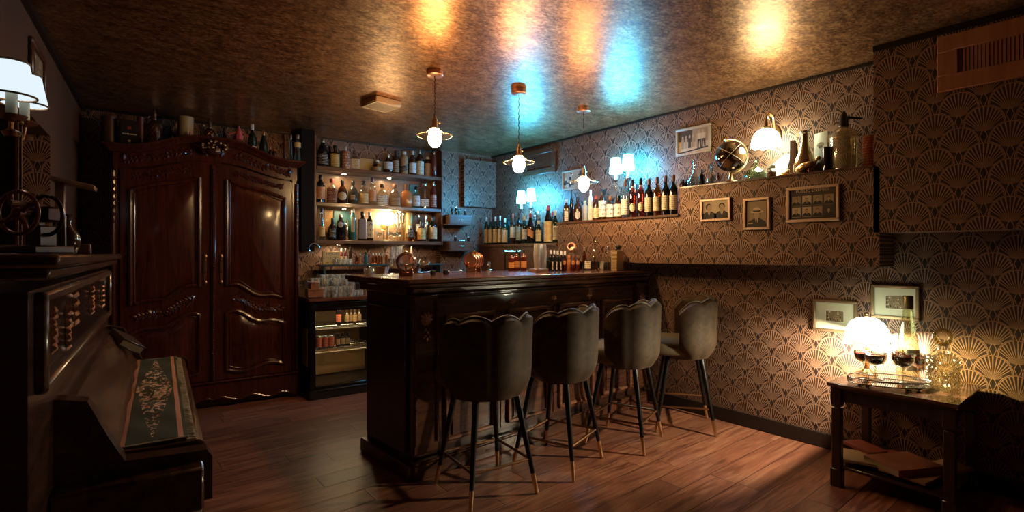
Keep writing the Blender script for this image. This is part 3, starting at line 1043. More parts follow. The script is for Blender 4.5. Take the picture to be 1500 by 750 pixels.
for i in range(150):
    y = -hl + 2 * hl * i / 149
    for s in (-1, 1):
        l = rr_.uniform(.010, .020)
        m.tube([(s * .078, y, .008), (s * (.080 + l), y + rr_.uniform(-.004, .004), .003)], .0016, 4)
o = m.build('fringe', plain('fringe_thread', (.38, .30, .20), .8), run); o['kind'] = 'stuff'
m = MB(); m.box((.088, 0, .0015), (.022, 2 * hl + .02, .003)); m.build('linen_edge', plain('linen', (.50, .40, .26), .85), run)
# small dark book lying on the lid
m = MB()
Mx = Matrix.Rotation(rad(24), 4, 'Z')
m.use(plain('book_leather', (.035, .018, .012), .3)); m.box((0, 0, .004), (.10, .15, .006), M=Mx, ch=.002); m.box((0, 0, .034), (.10, .15, .006), M=Mx, ch=.002)
bo = MB(); bo.box((0, 0, .019), (.092, .142, .024), M=Mx)
bk = thing('leather_book', 'small dark leather book lying on the piano lid beside the runner', 'book', PB(.066, 1.50, .905), BETA)
bk.rotation_euler = (0, rad(36), BETA)
m.build('cover', None, bk); bo.build('page_block', plain('old_pages', (.30, .22, .13), .8), bk)
# ------------------------------------------------------------------ pendants
WARM = (1.0, 0.60, 0.26)
BULB = emit('pendant_bulb_light', WARM, 185)
def ribglass():
    t = NT('ribbed_glass')
    tr = t.n('BsdfTransparent', {'Color': (.90, .84, .72)}); tl = t.n('BsdfTranslucent', {'Color': (.85, .78, .62)}); gl = t.n('BsdfGlossy', {'Color': (1, 1, 1), 'Roughness': .12})
    a = t.n('MixShader', {0: .22, 1: tr.outputs[0], 2: tl.outputs[0]})
    b = t.n('MixShader', {0: t.M('MULTIPLY_ADD', t.n('LayerWeight', {'Blend': .5}).outputs['Facing'], .3, .06), 1: a.outputs[0], 2: gl.outputs[0]})
    t.t.links.new(b.outputs[0], t.out.inputs[0])
    return t.m
RIBGLASS = ribglass()
COLD = (0.04, 0.46, 0.95)
def make_pendant(zb, px_, py_, lb):
    p = thing('pendant_lamp', lb, 'pendant lamp', (px_, py_, CEIL), 0, 'brass pendant lamps over the bar')
    d = CEIL - zb
    m = MB(); m.lathe([(0, -.034), (.050, -.034), (.055, -.030), (.056, -.003), (.05, 0), (0, 0)], 28); m.build('canopy', COPPER, p)
    m = MB()
    L = d - .135
    pts = [(.0022 * cos(i * .9), .0022 * sin(i * .9), -.03 - (L - .03) * i / 60) for i in range(61)]
    m.tube(pts, .0030, 6); m.build('cord', plain('brown_cord', (.08, .04, .025), .7), p)
    m = MB(); m.lathe([(0, 0), (.009, 0), (.010, -.02), (.017, -.026), (.019, -.05), (.019, -.075), (.024, -.082), (.024, -.095), (0, -.095)], 18, loc=(0, 0, -L))
    m.tube([(.016, 0, -L - .045), (.034, 0, -L - .045)], .004, 6); m.ell((.036, 0, -L - .045), .006, 7, 5)
    m.build('lamp_holder', BRASS, p)
    n = 48
    prof = [(.026, -.085), (.034, -.095), (.052, -.112), (.068, -.122), (.090, -.128), (.112, -.133), (.114, -.138)]
    rows = []
    for (r, z) in prof:
        rows.append([((r + .0022 * cos(PI * i) * (r / .06)) * cos(2 * PI * i / n), (r + .0022 * cos(PI * i) * (r / .06)) * sin(2 * PI * i / n), z - L) for i in range(n)])
    m = MB(); m.grid(rows, True); sh = m.build('lamp_shade', RIBGLASS, p, sharp=70)
    m = MB()
    for i in range(n // 1):
        a = 2 * PI * i / n
        m.ell((cos(a) * .1135, sin(a) * .1135, -.136 - L), (.0042, .0042, .004), 6, 4)
    m.tube([(cos(2 * PI * i / 48) * .1135, sin(2 * PI * i / 48) * .1135, -.136 - L) for i in range(48)], .0022, 5, closed=True)
    m.build('beaded_rim', glass('rim_glass', (.95, .9, .8), .08, 1.5), sh)
    m = MB(); m.lathe([(0, -.078), (.018, -.074), (.034, -.058), (.043, -.034), (.045, -.010), (.040, .012), (.027, .036), (.016, .05), (.014, .06), (0, .06)], 20, loc=(0, 0, zb - CEIL))
    m.build('bulb', BULB, p)
    return p
for (uc, vc, ub, vb, lb) in ((637, 104, 639, 199, 'brass pendant lamp with ribbed glass shade before the bottle shelves'),
                             (760, 131, 762, 238, 'brass pendant lamp with ribbed glass shade and twisted cord, middle of three'),
                             (855, 158, 857, 267, 'brass pendant lamp with ribbed glass shade nearest the papered right wall')):
    q = on_z(uc, vc, CEIL)
    zb = H - (vb - V0) * depth_of(q) / F
    make_pendant(zb, q.x, q.y, lb)

# ------------------------------------------------------------------ candle sconces on the right wall
SH_COLD = emit('sconce_shade_lit', COLD, 80)
PORC = plain('white_enamel', (.75, .75, .72), .3)
def sconce(name, s1, s2, lb, Xs, hsh, wsh, wall=X2, shm=None):
    a = on_X(s1[0], s1[1], Xs); b = on_X(s2[0], s2[1], Xs)
    mid = (a + b) / 2
    root = thing(name, lb, 'wall lamp', (wall, mid.y, mid.z - .22), 0, 'twin candle wall lamps with white shades')
    loc = lambda p: Vector((p.x - wall, p.y - mid.y, p.z - (mid.z - .22)))
    m = MB(); m.ell((-.008, 0, 0), (.012, .045, .07), 16, 10); m.ell((-.03, 0, 0), (.02, .02, .02), 10, 8)
    m.ell((-.03, 0, -.05), (.014, .014, .02), 8, 6)
    m.build('wall_plate', SILVER, root)
    for p in (a, b):
        q = loc(p)
        m = MB()
        m.tube(spline([(-.03, 0, 0), (-.06, q.y * .4, -.035), (q.x * .85, q.y * .85, -.03), (q.x, q.y, .02), (q.x, q.y, .07)], 8), .0055, 7)
        m.lathe([(0, .066), (.012, .066), (.034, .078), (.036, .084), (.012, .082), (0, .082)], 16, loc=(q.x, q.y, 0))
        ar = m.build('arm', SILVER, root)
        m = MB(); m.lathe([(0, .083), (.013, .083), (.013, q.z - hsh * .35), (0, q.z - hsh * .35)], 14, loc=(q.x, q.y, 0)); m.build('candle_tube', PORC, ar)
        m = MB()
        rows = []
        for (r, z) in ((wsh * .5, -.5), (wsh * .36, .5), (wsh * .345, .5), (wsh * .485, -.5), (wsh * .5, -.5)):
            rows.append([(q.x + cos(2 * PI * i / 32) * r, q.y + sin(2 * PI * i / 32) * r, q.z + z * hsh) for i in range(32)])
        m.grid(rows, True); m.build('lamp_shade', shm or SH_COLD, root, recalc=True)
    return root
sconce('wall_sconce', (902, 243), (920, 238), 'twin candle wall lamp with white shades above the red and amber bottles', 3.60, .135, .115)
sconce('wall_sconce', (763.5, 289), (778, 285.5), 'twin candle wall lamp with white shades in the back corner below the vent', 3.60, .13, .105, shm=emit('corner_sconce_shade_lit', COLD, 130))

# ------------------------------------------------------------------ opal wall lamp in the niche
g = on_X(1122, 203, 3.615)
lw = thing('niche_wall_lamp', 'glowing opal glass wall lamp on a curled brass arm above the globe', 'wall lamp', (X2, g.y, g.z + .10))
gl = Vector((g.x - X2, 0, -.10))
m = MB()
prof = [(0, .085), (.03, .084), (.06, .070), (.088, .040), (.104, .0), (.112, -.045), (.116, -.070)]
rows = []
n = 60
for (r, z) in [(a * .86, b * .80) for a, b in prof[1:]]:
    w = max(0, (-z + .0) / .07)
    rows.append([(gl.x + cos(2 * PI * i / n) * r * (1 + .015 * w * cos(10 * 2 * PI * i / n)), gl.y + sin(2 * PI * i / n) * r * (1 + .015 * w * cos(10 * 2 * PI * i / n)), gl.z + z - .008 * w * cos(10 * 2 * PI * i / n)) for i in range(n)])
m.grid(rows[::-1], True)
m.lathe([(0, -.046), (.08, -.042), (.096, -.054)], 40, loc=gl)
OPAL = emit('opal_glass_lit', (1.0, .96, .62), 26)
m.build('lamp_shade', OPAL, lw)
m = MB(); m.lathe([(0, .0), (.032, 0), (.034, .012), (.014, .022), (.012, .05), (0, .05)], 18, loc=(gl.x, gl.y, gl.z + .066)); m.build('lamp_holder', BRASS, lw)
m = MB()
m.tube(spline([(gl.x, 0, gl.z + .108), (gl.x + .01, 0, gl.z + .165), (gl.x + .05, 0, gl.z + .190), (gl.x + .11, 0, gl.z + .165), (gl.x + .135, 0, gl.z + .09), (-.012, 0, gl.z + .02)], 8), .008, 8)
m.tube(spline([(gl.x + .02, 0, gl.z + .165), (gl.x + .055, 0, gl.z + .145), (gl.x + .075, 0, gl.z + .16), (gl.x + .06, 0, gl.z + .175)], 6), .005, 7)
m.build('arm', BRASS, lw)
m = MB(); m.ell((-.006, 0, gl.z + .04), (.010, .045, .075), 16, 10); m.build('wall_plate', BRASS, lw)

# ------------------------------------------------------------------ lamp on the piano
q1 = on_bx(17, 116, -.325); q1 = Vector((q1.x, 1.95, H - (116 - V0) * (1.95 / (CPH - (17 - U0) / F * SPH)) / F))
d1 = 1.95 / (CPH - (17 - U0) / F * SPH); q1.x = d1 * (SPH + (17 - U0) / F * CPH)
d2 = 2.20 / (CPH - (36 - U0) / F * SPH); q2 = Vector((d2 * (SPH + (36 - U0) / F * CPH), 2.20, H - (132 - V0) * d2 / F))
dc = 2.02 / (CPH - (11 - U0) / F * SPH); qc = Vector((dc * (SPH + (11 - U0) / F * CPH), 2.02, 1.302))
pl = thing('table_lamp', 'two-armed brass lamp with pleated white shades and black column on the piano', 'lamp', BW(qc.x, qc.y, 1.3015), BETA)
def lo(p): return Vector((p.x - qc.x, p.y - qc.y, p.z - 1.3015))
a, b = lo(q1), lo(q2)
zt = .385
m = MB().use(BLACKLAC); m.box((0, 0, zt / 2), (.046, .046, zt), ch=.003)
m.use(BRASSD)
for sx in (-1, 1):
    for sy in (-1, 1):
        m.box((sx * .0235, sy * .0235, zt / 2), (.006, .006, zt))
m.box((0, 0, .012), (.075, .075, .024), ch=.004); m.box((0, 0, zt), (.060, .060, .016), ch=.004)
m.build('column', None, pl)
SHADEW = emit('pleated_shade_lit', (.80, .92, 1.0), .75)
for q, rs in ((a, .052), (b, .056)):
    m = MB()
    m.tube(spline([(0, 0, zt), (q.x * .3, q.y * .3, zt - .035), (q.x * .8, q.y * .8, zt - .03), (q.x, q.y, zt + .02), (q.x, q.y, q.z - .115)], 8), .006, 8)
    m.lathe([(0, 0), (.010, 0), (.030, .010), (.034, .018), (.016, .016), (0, .016)], 20, loc=(q.x, q.y, q.z - .118))
    m.lathe([(0, 0), (.016, .0), (.022, .012), (.010, .02), (0, .02)], 16, loc=(q.x, q.y, q.z - .160))
    ar = m.build('arm', BRASSD, pl)
    m = MB(); m.lathe([(0, 0), (.0125, 0), (.0125, .075), (0, .075)], 14, loc=(q.x, q.y, q.z - .10)); m.build('candle_tube', plain('candle_tube', (.45, .44, .30), .5), ar)
    n = 64
    m = MB(); rows = []
    for (r, z) in ((rs, -.047), (rs * .70, .047), (rs * .68, .047), (rs * .97, -.047), (rs, -.047)):
        rows.append([(q.x + cos(2 * PI * i / n) * r * (1 + .012 * (i % 2)), q.y + sin(2 * PI * i / n) * r * (1 + .012 * (i % 2)), q.z + z) for i in range(n)])
    m.grid(rows, True); sh = m.build('lamp_shade', SHADEW, pl, recalc=True, sharp=80)
    m = MB(); m.ell((q.x, q.y, q.z - .005), (.012, .012, .020), 12, 8); m.build('bulb', emit('piano_lamp_bulb', (1.0, .78, .50), 40), ar)
    m = MB()
    for r, z in ((rs + .001, -.047), (rs * .70 + .001, .047)):
        m.tube([(q.x + cos(2 * PI * i / 32) * r, q.y + sin(2 * PI * i / 32) * r, q.z + z) for i in range(32)], .003, 6, closed=True)
    m.build('braid_trim', plain('brown_braid', (.22, .13, .07), .7), sh)

# ------------------------------------------------------------------ pictures
def flat(m, pts, y):
    m.add([(p[0], y, p[1]) for p in pts], [tuple(range(len(pts)))])
def fell(m, cx, cz, rx, rz_, y, n=18):
    flat(m, [(cx + rx * cos(2 * PI * i / n), cz + rz_ * sin(2 * PI * i / n)) for i in range(n)], y)
def pm(name, col, rough=.6): return plain('print_' + name, col, rough)
SEP_L, SEP_M, SEP_D, SEP_K = pm('light', (.62, .50, .34)), pm('mid', (.36, .26, .16)), pm('dark', (.05, .032, .02)), pm('black', (.014, .010, .007))
SEP_S = pm('skin', (.46, .34, .22))
def bust(m, cx, cz, s, y, hat=False, side=0, bg=None, hair=SEP_K):
    m.use(SEP_K); flat(m, [(cx - .50 * s, cz - .62 * s), (cx + .50 * s, cz - .62 * s), (cx + .44 * s, cz - .30 * s), (cx + .16 * s, cz - .14 * s), (cx - .16 * s, cz - .14 * s), (cx - .44 * s, cz - .30 * s)], y)
    m.use(SEP_L); flat(m, [(cx - .09 * s, cz - .14 * s), (cx, cz - .46 * s), (cx + .09 * s, cz - .14 * s)], y - .0003)
    m.use(SEP_K); flat(m, [(cx - .022 * s, cz - .20 * s), (cx - .03 * s, cz - .44 * s), (cx + .03 * s, cz - .44 * s), (cx + .022 * s, cz - .20 * s)], y - .0006)
    m.use(SEP_S); flat(m, [(cx - .08 * s, cz - .2 * s), (cx + .08 * s, cz - .2 * s), (cx + .08 * s, cz), (cx - .08 * s, cz)], y - .0004)
    m.use(hair); fell(m, cx - side * .02 * s, cz + .13 * s, .185 * s, .20 * s, y - .0006)
    m.use(SEP_S); fell(m, cx + side * .03 * s, cz + .06 * s, .155 * s, .20 * s, y - .0009)
    m.use(SEP_M)
    if side == 0:
        for k in (-1, 1):
            fell(m, cx + k * .06 * s, cz + .09 * s, .026 * s, .014 * s, y - .0012, 8)
    else:
        fell(m, cx + side * .12 * s, cz + .09 * s, .022 * s, .014 * s, y - .0012, 8)
        m.use(SEP_S); flat(m, [(cx + side * .16 * s, cz + .08 * s), (cx + side * .22 * s, cz + .0 * s), (cx + side * .15 * s, cz - .01 * s)][::side], y - .0011)
    m.use(SEP_M); fell(m, cx + side * .06 * s, cz - .05 * s, .05 * s, .012 * s, y - .0012, 8); fell(m, cx + side * .06 * s, cz + .02 * s, .02 * s, .03 * s, y - .0011, 8)
    if hat:
        m.use(SEP_L); fell(m, cx + .02 * s, cz + .20 * s, .34 * s, .075 * s, y - .0015)
        flat(m, [(cx - .19 * s, cz + .20 * s), (cx + .21 * s, cz + .20 * s), (cx + .18 * s, cz + .40 * s), (cx + .02 * s, cz + .44 * s), (cx - .16 * s, cz + .40 * s)], y - .0016)
        m.use(SEP_K); flat(m, [(cx - .19 * s, cz + .20 * s), (cx + .21 * s, cz + .20 * s), (cx + .205 * s, cz + .27 * s), (cx - .185 * s, cz + .27 * s)], y - .0019)
def picture(name, label, loc, rz, w, h, fw, fmat, mat_w=0.0, draw=None, bg=SEP_M, depth=.022, group=None, matm=None, inner=None):
    r = thing(name, label, 'picture', loc, rz, group)
    m = MB()
    for (cx, cz, sx, sz) in ((0, h / 2 - fw / 2, w, fw), (0, -h / 2 + fw / 2, w, fw), (-w / 2 + fw / 2, 0, fw, h - 2 * fw), (w / 2 - fw / 2, 0, fw, h - 2 * fw)):
        m.box((cx, -depth / 2, cz), (sx, depth, sz), ch=fw * .22)
    for (cx, cz, sx, sz) in ((0, h / 2 - fw, w - 2 * fw, fw * .3), (0, -h / 2 + fw, w - 2 * fw, fw * .3), (-w / 2 + fw, 0, fw * .3, h - 2 * fw), (w / 2 - fw, 0, fw * .3, h - 2 * fw)):
        m.box((cx, -depth / 2 - .002, cz), (sx, depth * .7, sz), ch=fw * .06)
    m.build('frame', fmat, r)
    iw, ih = w - 2 * fw, h - 2 * fw
    y = -depth * .45
    if mat_w > 0:
        m = MB(); m.box((0, y / 2, 0), (iw, -y, ih)); m.build('mount', matm or CREAM, r)
        iw -= 2 * mat_w; ih -= 2 * mat_w
        if inner: iw, ih = inner
        y -= .0012
    m = MB().use(bg)
    flat(m, [(-iw / 2, -ih / 2), (iw / 2, -ih / 2), (iw / 2, ih / 2), (-iw / 2, ih / 2)], y)
    if draw: draw(m, iw, ih, y - .0008)
    m.build('print', None, r)
    return r
def on_right(u0, u1, vt, vb, X):
    a, b = on_X(u0, vt, X), on_X(u1, vt, X)
    c = on_X(u0, vb, X)
    return Vector((X, (a.y + b.y) / 2, (a.z + c.z) / 2)), abs(a.y - b.y), a.z - c.z
RW = -PI / 2
FRM = plain('bronze_frame', (.78, .56, .42), .32, .35)
def d_two(m, w, h, y):
    m.use(SEP_L); flat(m, [(-w / 2, -h / 2), (w / 2, -h / 2), (w / 2, h / 2), (-w / 2, h / 2)], y + .0004)
    bust(m, -w * .24, h * .05, h * .92, y, False, 1); bust(m, w * .24, h * .05, h * .92, y)
def d_hat(m, w, h, y):
    bust(m, w * .02, -h * .08, h * .80, y, True)
    m.use(SEP_L); flat(m, [(-w * .46, -h * .40), (-w * .18, -h * .40), (-w * .18, -h * .36), (-w * .46, -h * .36)], y - .002)
def d_eight(m, w, h, y):
    m.use(SEP_D); flat(m, [(-w / 2, -h / 2), (w / 2, -h / 2), (w / 2, h / 2), (-w / 2, h / 2)], y + .0004)
    for r_ in range(2):
        for c_ in range(4):
            cx = -w * .375 + c_ * w * .25; cz = h * .14 - r_ * h * .42 - h * .01
            m.use([SEP_M, SEP_L, SEP_M, SEP_M, SEP_L, SEP_L, SEP_M, SEP_D][r_ * 4 + c_])
            s = h * .36
            flat(m, [(cx - w * .105, cz - s * .52), (cx + w * .105, cz - s * .52), (cx + w * .105, cz + s * .52), (cx - w * .105, cz + s * .52)], y)
            bust(m, cx, cz + s * .04, s * .86, y - .0004, (r_, c_) in ((0, 1), (1, 0)))
def d_group(m, w, h, y):
    m.use(SEP_L); flat(m, [(-w / 2, -h / 2), (w / 2, -h / 2), (w / 2, -h * .1), (-w / 2, -h * .02)], y)
    m.use(SEP_D); flat(m, [(-w / 2, h * .05), (-w * .05, -h * .05), (-w * .02, h * .46), (-w / 2, h * .46)], y - .0003)
    rn = random.Random(2)
    for k in range(5):
        x = -w * .34 + k * w * .115
        m.use([SEP_M, SEP_S, SEP_D, SEP_M, SEP_S][k]); flat(m, [(x - w * .05, -h * .30), (x + w * .05, -h * .30), (x + w * .045, h * .12), (x - w * .045, h * .12)], y - .0006)
        m.use(SEP_S); fell(m, x, h * .19, w * .032, h * .075, y - .0009, 10)
    for x in (w * .20, w * .33):
        m.use(SEP_D); flat(m, [(x - w * .06, -h * .36), (x - w * .02, -h * .36), (x, -h * .02), (x + w * .03, -h * .36), (x + w * .07, -h * .36), (x + w * .06, h * .10), (x - w * .05, h * .10)], y - .0006)
        m.use(SEP_L); flat(m, [(x - w * .065, h * .02), (x + w * .06, h * .02), (x + w * .07, h * .26), (x - w * .05, h * .26)], y - .0009)
        m.use(SEP_S); fell(m, x - w * .015, h * .33, w * .035, h * .075, y - .0012, 10)
    m.use(SEP_K); flat(m, [(-w / 2, -h / 2), (w / 2, -h * .38), (w / 2, -h * .32), (-w / 2, -h * .44)], y - .0003)
GRP = 'sepia photographs on the right wall'
p, w, h = on_right(1027.5, 1071.5, 293, 325, X1); picture('framed_photograph', 'small framed sepia photograph of two men head and shoulders, one in profile', p, RW, w, h, .014, FRM, 0, d_two, SEP_L, group=GRP)
p, w, h = on_right(1090, 1129, 291.5, 337.5, X1); picture('framed_photograph', 'upright framed sepia portrait of a man in a pale hat and suit', p, RW, w, h, .016, FRM, .010, d_hat, SEP_M, group=GRP, matm=SEP_D)
p, w, h = on_right(1153.5, 1231, 276, 326.5, X1)
pe = picture('framed_photograph', 'wide framed sepia sheet of eight small portraits headed PUBLIC ENEMIES', p, RW, w, h, .016, FRM, .012, d_eight, SEP_D, group=GRP, matm=SEP_K)
cu = bpy.data.curves.new('heading', 'FONT'); cu.body = 'PUBLIC ENEMIES'; cu.align_x = 'CENTER'; cu.size = .030; cu.extrude = .0003
to = bpy.data.objects.new('heading', cu); COL.objects.link(to)
bpy.context.view_layer.update()
me = bpy.data.meshes.new_from_object(to.evaluated_get(bpy.context.evaluated_depsgraph_get()))
bpy.data.objects.remove(to)
me.materials.clear(); me.materials.append(SEP_L)
to = bpy.data.objects.new('heading', me); COL.objects.link(to); to.parent = pe
wtx = max(v.co.x for v in me.vertices) - min(v.co.x for v in me.vertices)
sc_ = (w * .62) / wtx
to.location = (0, -.0130, h * .335); to.rotation_euler = (PI / 2, 0, 0); to.scale = (sc_, sc_, 1)
p, w, h = on_right(991.5, 1042.5, 191, 230.5, X2); picture('framed_photograph', 'pale framed sepia photograph of a group in a street, above the glass vases', p, RW, w, h, .018, plain('pale_frame', (.52, .44, .34), .4, .3), 0, d_group, SEP_M, group=GRP)
def d_strip(m, w, h, y):
    rn = random.Random(4)
    for k in range(26):
        m.use([SEP_L, SEP_D, SEP_K][k % 3]); x, z = rn.uniform(-.42, .42) * w, rn.uniform(-.4, .4) * h
        fell(m, x, z, rn.uniform(.02, .07) * w, rn.uniform(.05, .12) * h, y - .0004 * (k % 3), 9)
p, w, h = on_right(825, 858, 252, 280, X2); picture('framed_photograph', 'small pale framed photograph behind the right pendant lamp', p, RW, w, h, .012, plain('pale_frame', (.52, .44, .34), .4, .3), 0, d_strip, SEP_M, group=GRP)
def d_etch(m, w, h, y):
    rn = random.Random(9)
    m.use(pm('etch', (.20, .15, .08))); flat(m, [(-w / 2 + .003, -h / 2 + .003), (w / 2 - .003, -h / 2 + .003), (w / 2 - .003, h / 2 - .003), (-w / 2 + .003, h / 2 - .003)], y)
    for k in range(40):
        m.use([SEP_L, SEP_K, pm('etch_mid', (.34, .26, .15))][k % 3]); x, z = rn.uniform(-.42, .42) * w, rn.uniform(-.38, .38) * h
        fell(m, x, z, rn.uniform(.01, .05) * w, rn.uniform(.02, .10) * h, y - .0004 - .0003 * (k % 3), 8)
MNT = plain('cream_mount', (.60, .58, .44), .7)
p, w, h = on_right(1192, 1257, 437.5, 483, X2); picture('framed_etching', 'cream mounted etching in a narrow gilt frame, left of the table lamp', p, RW, w, h, .016, GILT, .05, d_etch, WHITE, matm=MNT, inner=(w * .42, h * .36), group='mounted etchings above the side table')
p, w, h = on_right(1277, 1348, 416.5, 465, X2); picture('framed_etching', 'cream mounted etching in a gilt frame behind the tall bottle on the side table', p, RW, w, h, .016, GILT, .05, d_etch, WHITE, matm=MNT, inner=(w * .40, h * .40), group='mounted etchings above the side table')
# left wall picture
a_ = on_bx(40.5, 47, LEFT); b_ = on_bx(61, 84.5, LEFT); c_ = on_bx(61, 150, LEFT)
picture('framed_painting', 'narrow brown framed dark painting high on the left wall beside the piano lamp', BW(LEFT, (a_.y + b_.y) / 2, (b_.z + c_.z) / 2), PI / 2 + BETA, b_.y - a_.y, b_.z - c_.z, .035, WOODTRIM, .012, d_etch, SEP_D, matm=plain('dull_gilt', (.25, .14, .07), .4, .5))

# ------------------------------------------------------------------ vents, ceiling box, wall hatch
def vent(name, label, loc, rz, w, h, fr, nsl, fm, dm):
    r = thing(name, label, 'air vent', loc, rz)
    m = MB()
    for (cx, cz, sx, sz) in ((0, h / 2 - fr / 2, w, fr), (0, -h / 2 + fr / 2, w, fr), (-w / 2 + fr / 2, 0, fr, h - 2 * fr), (w / 2 - fr / 2, 0, fr, h - 2 * fr)):
        m.box((cx, -.013, cz), (sx, .026, sz), ch=.003)
    m.build('frame', fm, r)
    m = MB(); m.box((0, -.002, 0), (w - 2 * fr, .004, h - 2 * fr)); m.build('backing', BLACK, r)
    m = MB()
    for k in range(nsl):
        x = -w / 2 + fr + (w - 2 * fr) * (k + .5) / nsl
        m.box((x, -.011, 0), ((w - 2 * fr) / nsl * .72, .008, h - 2 * fr), M=None)
    m.build('grille', dm, r)
    return r
p, w, h = on_right(1374, 1640, 57.5, 137.5, X1)
VW = wood('vent_wood', (.30, .11, .06), (.50, .22, .12), .45, (20, 20, 3), .1)
vent('air_vent', 'large brown wooden air vent with upright slats on the near right wall', p, RW, w, h, .085, 30, VW, VW)
p, w, h = on_right(768, 815, 224, 260, X2)
vent('air_vent', 'small brown wooden air vent high in the back corner behind the middle pendant', p, RW, w, h, .06, 20, WOODTRIM, WOODTRIM)
q = on_z(558, 148, CEIL)
cb = thing('ceiling_vent_box', 'small brass-coloured square vent box mounted on the ceiling', 'vent box', (q.x, q.y, CEIL), rad(8))
BOXM = plain('ceiling_box_gold', (.66, .42, .22), .45, .4)
m = MB(); m.box((0, 0, -.022), (.23, .23, .044), ch=.006); m.build('housing', BOXM, cb)
m = MB()
for k in range(12):
    m.box((-.09 + k * .0164, 0, -.047), (.007, .19, .006))
m.box((0, .105, -.047), (.21, .01, .008)); m.box((0, -.105, -.047), (.21, .01, .008)); m.box((.105, 0, -.047), (.01, .21, .008)); m.box((-.105, 0, -.047), (.01, .21, .008))
m.build('grille', plain('ceiling_box_grille', (.85, .62, .38), .4, .3), cb)
a_, b_ = on_by(680, 232, 5.22), on_by(735, 240, 5.22); c_ = on_by(680, 302, 5.22)
hw_, hh_ = (b_.x - a_.x) / 2, (a_.z - c_.z)
m = MB(); m.box((0, -.040, 0), (2 * hw_, .08, hh_), ch=.003)
tag(m.build('wall_hatch', wallpaper('wallpaper_fans_hatch', 0), loc=BW((a_.x + b_.x) / 2, 5.30, (a_.z + c_.z) / 2), rz=BETA), 'square hatch covered in fan wallpaper standing off the back wall', 'wall hatch')
# ------------------------------------------------------------------ bottle kit
G_BLACK = plain('bottle_black', (.010, .008, .007), .07)
G_GREEN = plain('bottle_dark_green', (.008, .020, .012), .06)
G_BROWN = plain('bottle_brown', (.045, .015, .006), .07)
G_AMBER = glass('bottle_amber', (.62, .26, .07))
G_ROSE = glass('bottle_rose', (.66, .20, .16))
G_TEAL = plain('bottle_teal', (.04, .16, .15), .08)
G_CLEAR = glass('bottle_clear', (.86, .88, .86), refl=1.2)
G_GOLDL = glass('bottle_gold_liquor', (.70, .46, .20))
G_RED = plain('bottle_deep_red', (.11, .018, .012), .07)
G_ORANGE = plain('bottle_orange', (.50, .18, .06), .12)
C_BLACK = plain('cap_black', (.012, .011, .011), .3)
C_WHITE = plain('cap_white', (.72, .69, .62), .4)
C_RED = plain('cap_red', (.45, .055, .035), .35)
C_CORK = plain('cap_cork', (.20, .085, .045), .6)
C_SILVER = STEEL
C_GOLD = BRASS
C_PURPLE = plain('cap_purple', (.12, .05, .09), .35)
C_ORANGE = plain('cap_orange', (.60, .20, .06), .35)
def lab(name, base, ink, sc=1.0, dens=.5):
    key = 'label_' + name
    if key in CACHE: return CACHE[key]
    t = NT(key)
    sx = t.n('SeparateXYZ', {0: t.coord()}).outputs
    z = t.M('MULTIPLY', sx[2], 130.0 / sc)
    line = t.M('GREATER_THAN', t.M('SINE', t.M('MULTIPLY', z, 3.0)), .15)
    nz = t.noise(t.coord((230 / sc, 230 / sc, 90 / sc)), 1.0, 2, .5)
    bl = t.noise(t.coord((70 / sc, 70 / sc, 60 / sc)), 1.0, 3, .6)
    k = t.M('MULTIPLY', line, t.M('GREATER_THAN', nz, .52))
    k = t.M('MAXIMUM', k, t.M('GREATER_THAN', bl, .66 - .1 * (dens - .5)))
    c = t.mix(t.M('MULTIPLY', k, .8), base, ink)
    CACHE[key] = t.pbr(**{'Base Color': c, 'Roughness': .55})
    return CACHE[key]
INK = (.06, .04, .03)
L_CREAM = lab('cream', (.66, .52, .30), (.30, .10, .05))
L_CREAM2 = lab('cream_plain', (.74, .66, .48), INK)
L_YELLOW = lab('yellow', (.66, .46, .16), INK)
L_ORANGE = lab('orange', (.62, .27, .10), (.20, .07, .03))
L_WHITE = lab('white', (.80, .78, .70), INK, 1.3)
L_BLUE = lab('blue_white', (.66, .68, .66), (.05, .13, .24))
L_DARK = lab('black', (.015, .013, .012), (.62, .55, .42))
L_RED = lab('red', (.46, .07, .045), (.70, .5, .35))
L_STRIPE = lab('blue_grey', (.22, .22, .26), (.55, .40, .38), .8)
L_TAN = lab('tan', (.42, .27, .13), INK)
L_FLOWER = lab('white_flowers', (.82, .81, .74), (.05, .05, .05), 2.6, .7)
L_GREEN = lab('dull_green', (.20, .26, .20), (.6, .5, .3))
L_TEALS = lab('teal_salmon', (.50, .30, .20), (.12, .30, .28), 2.0, .9)

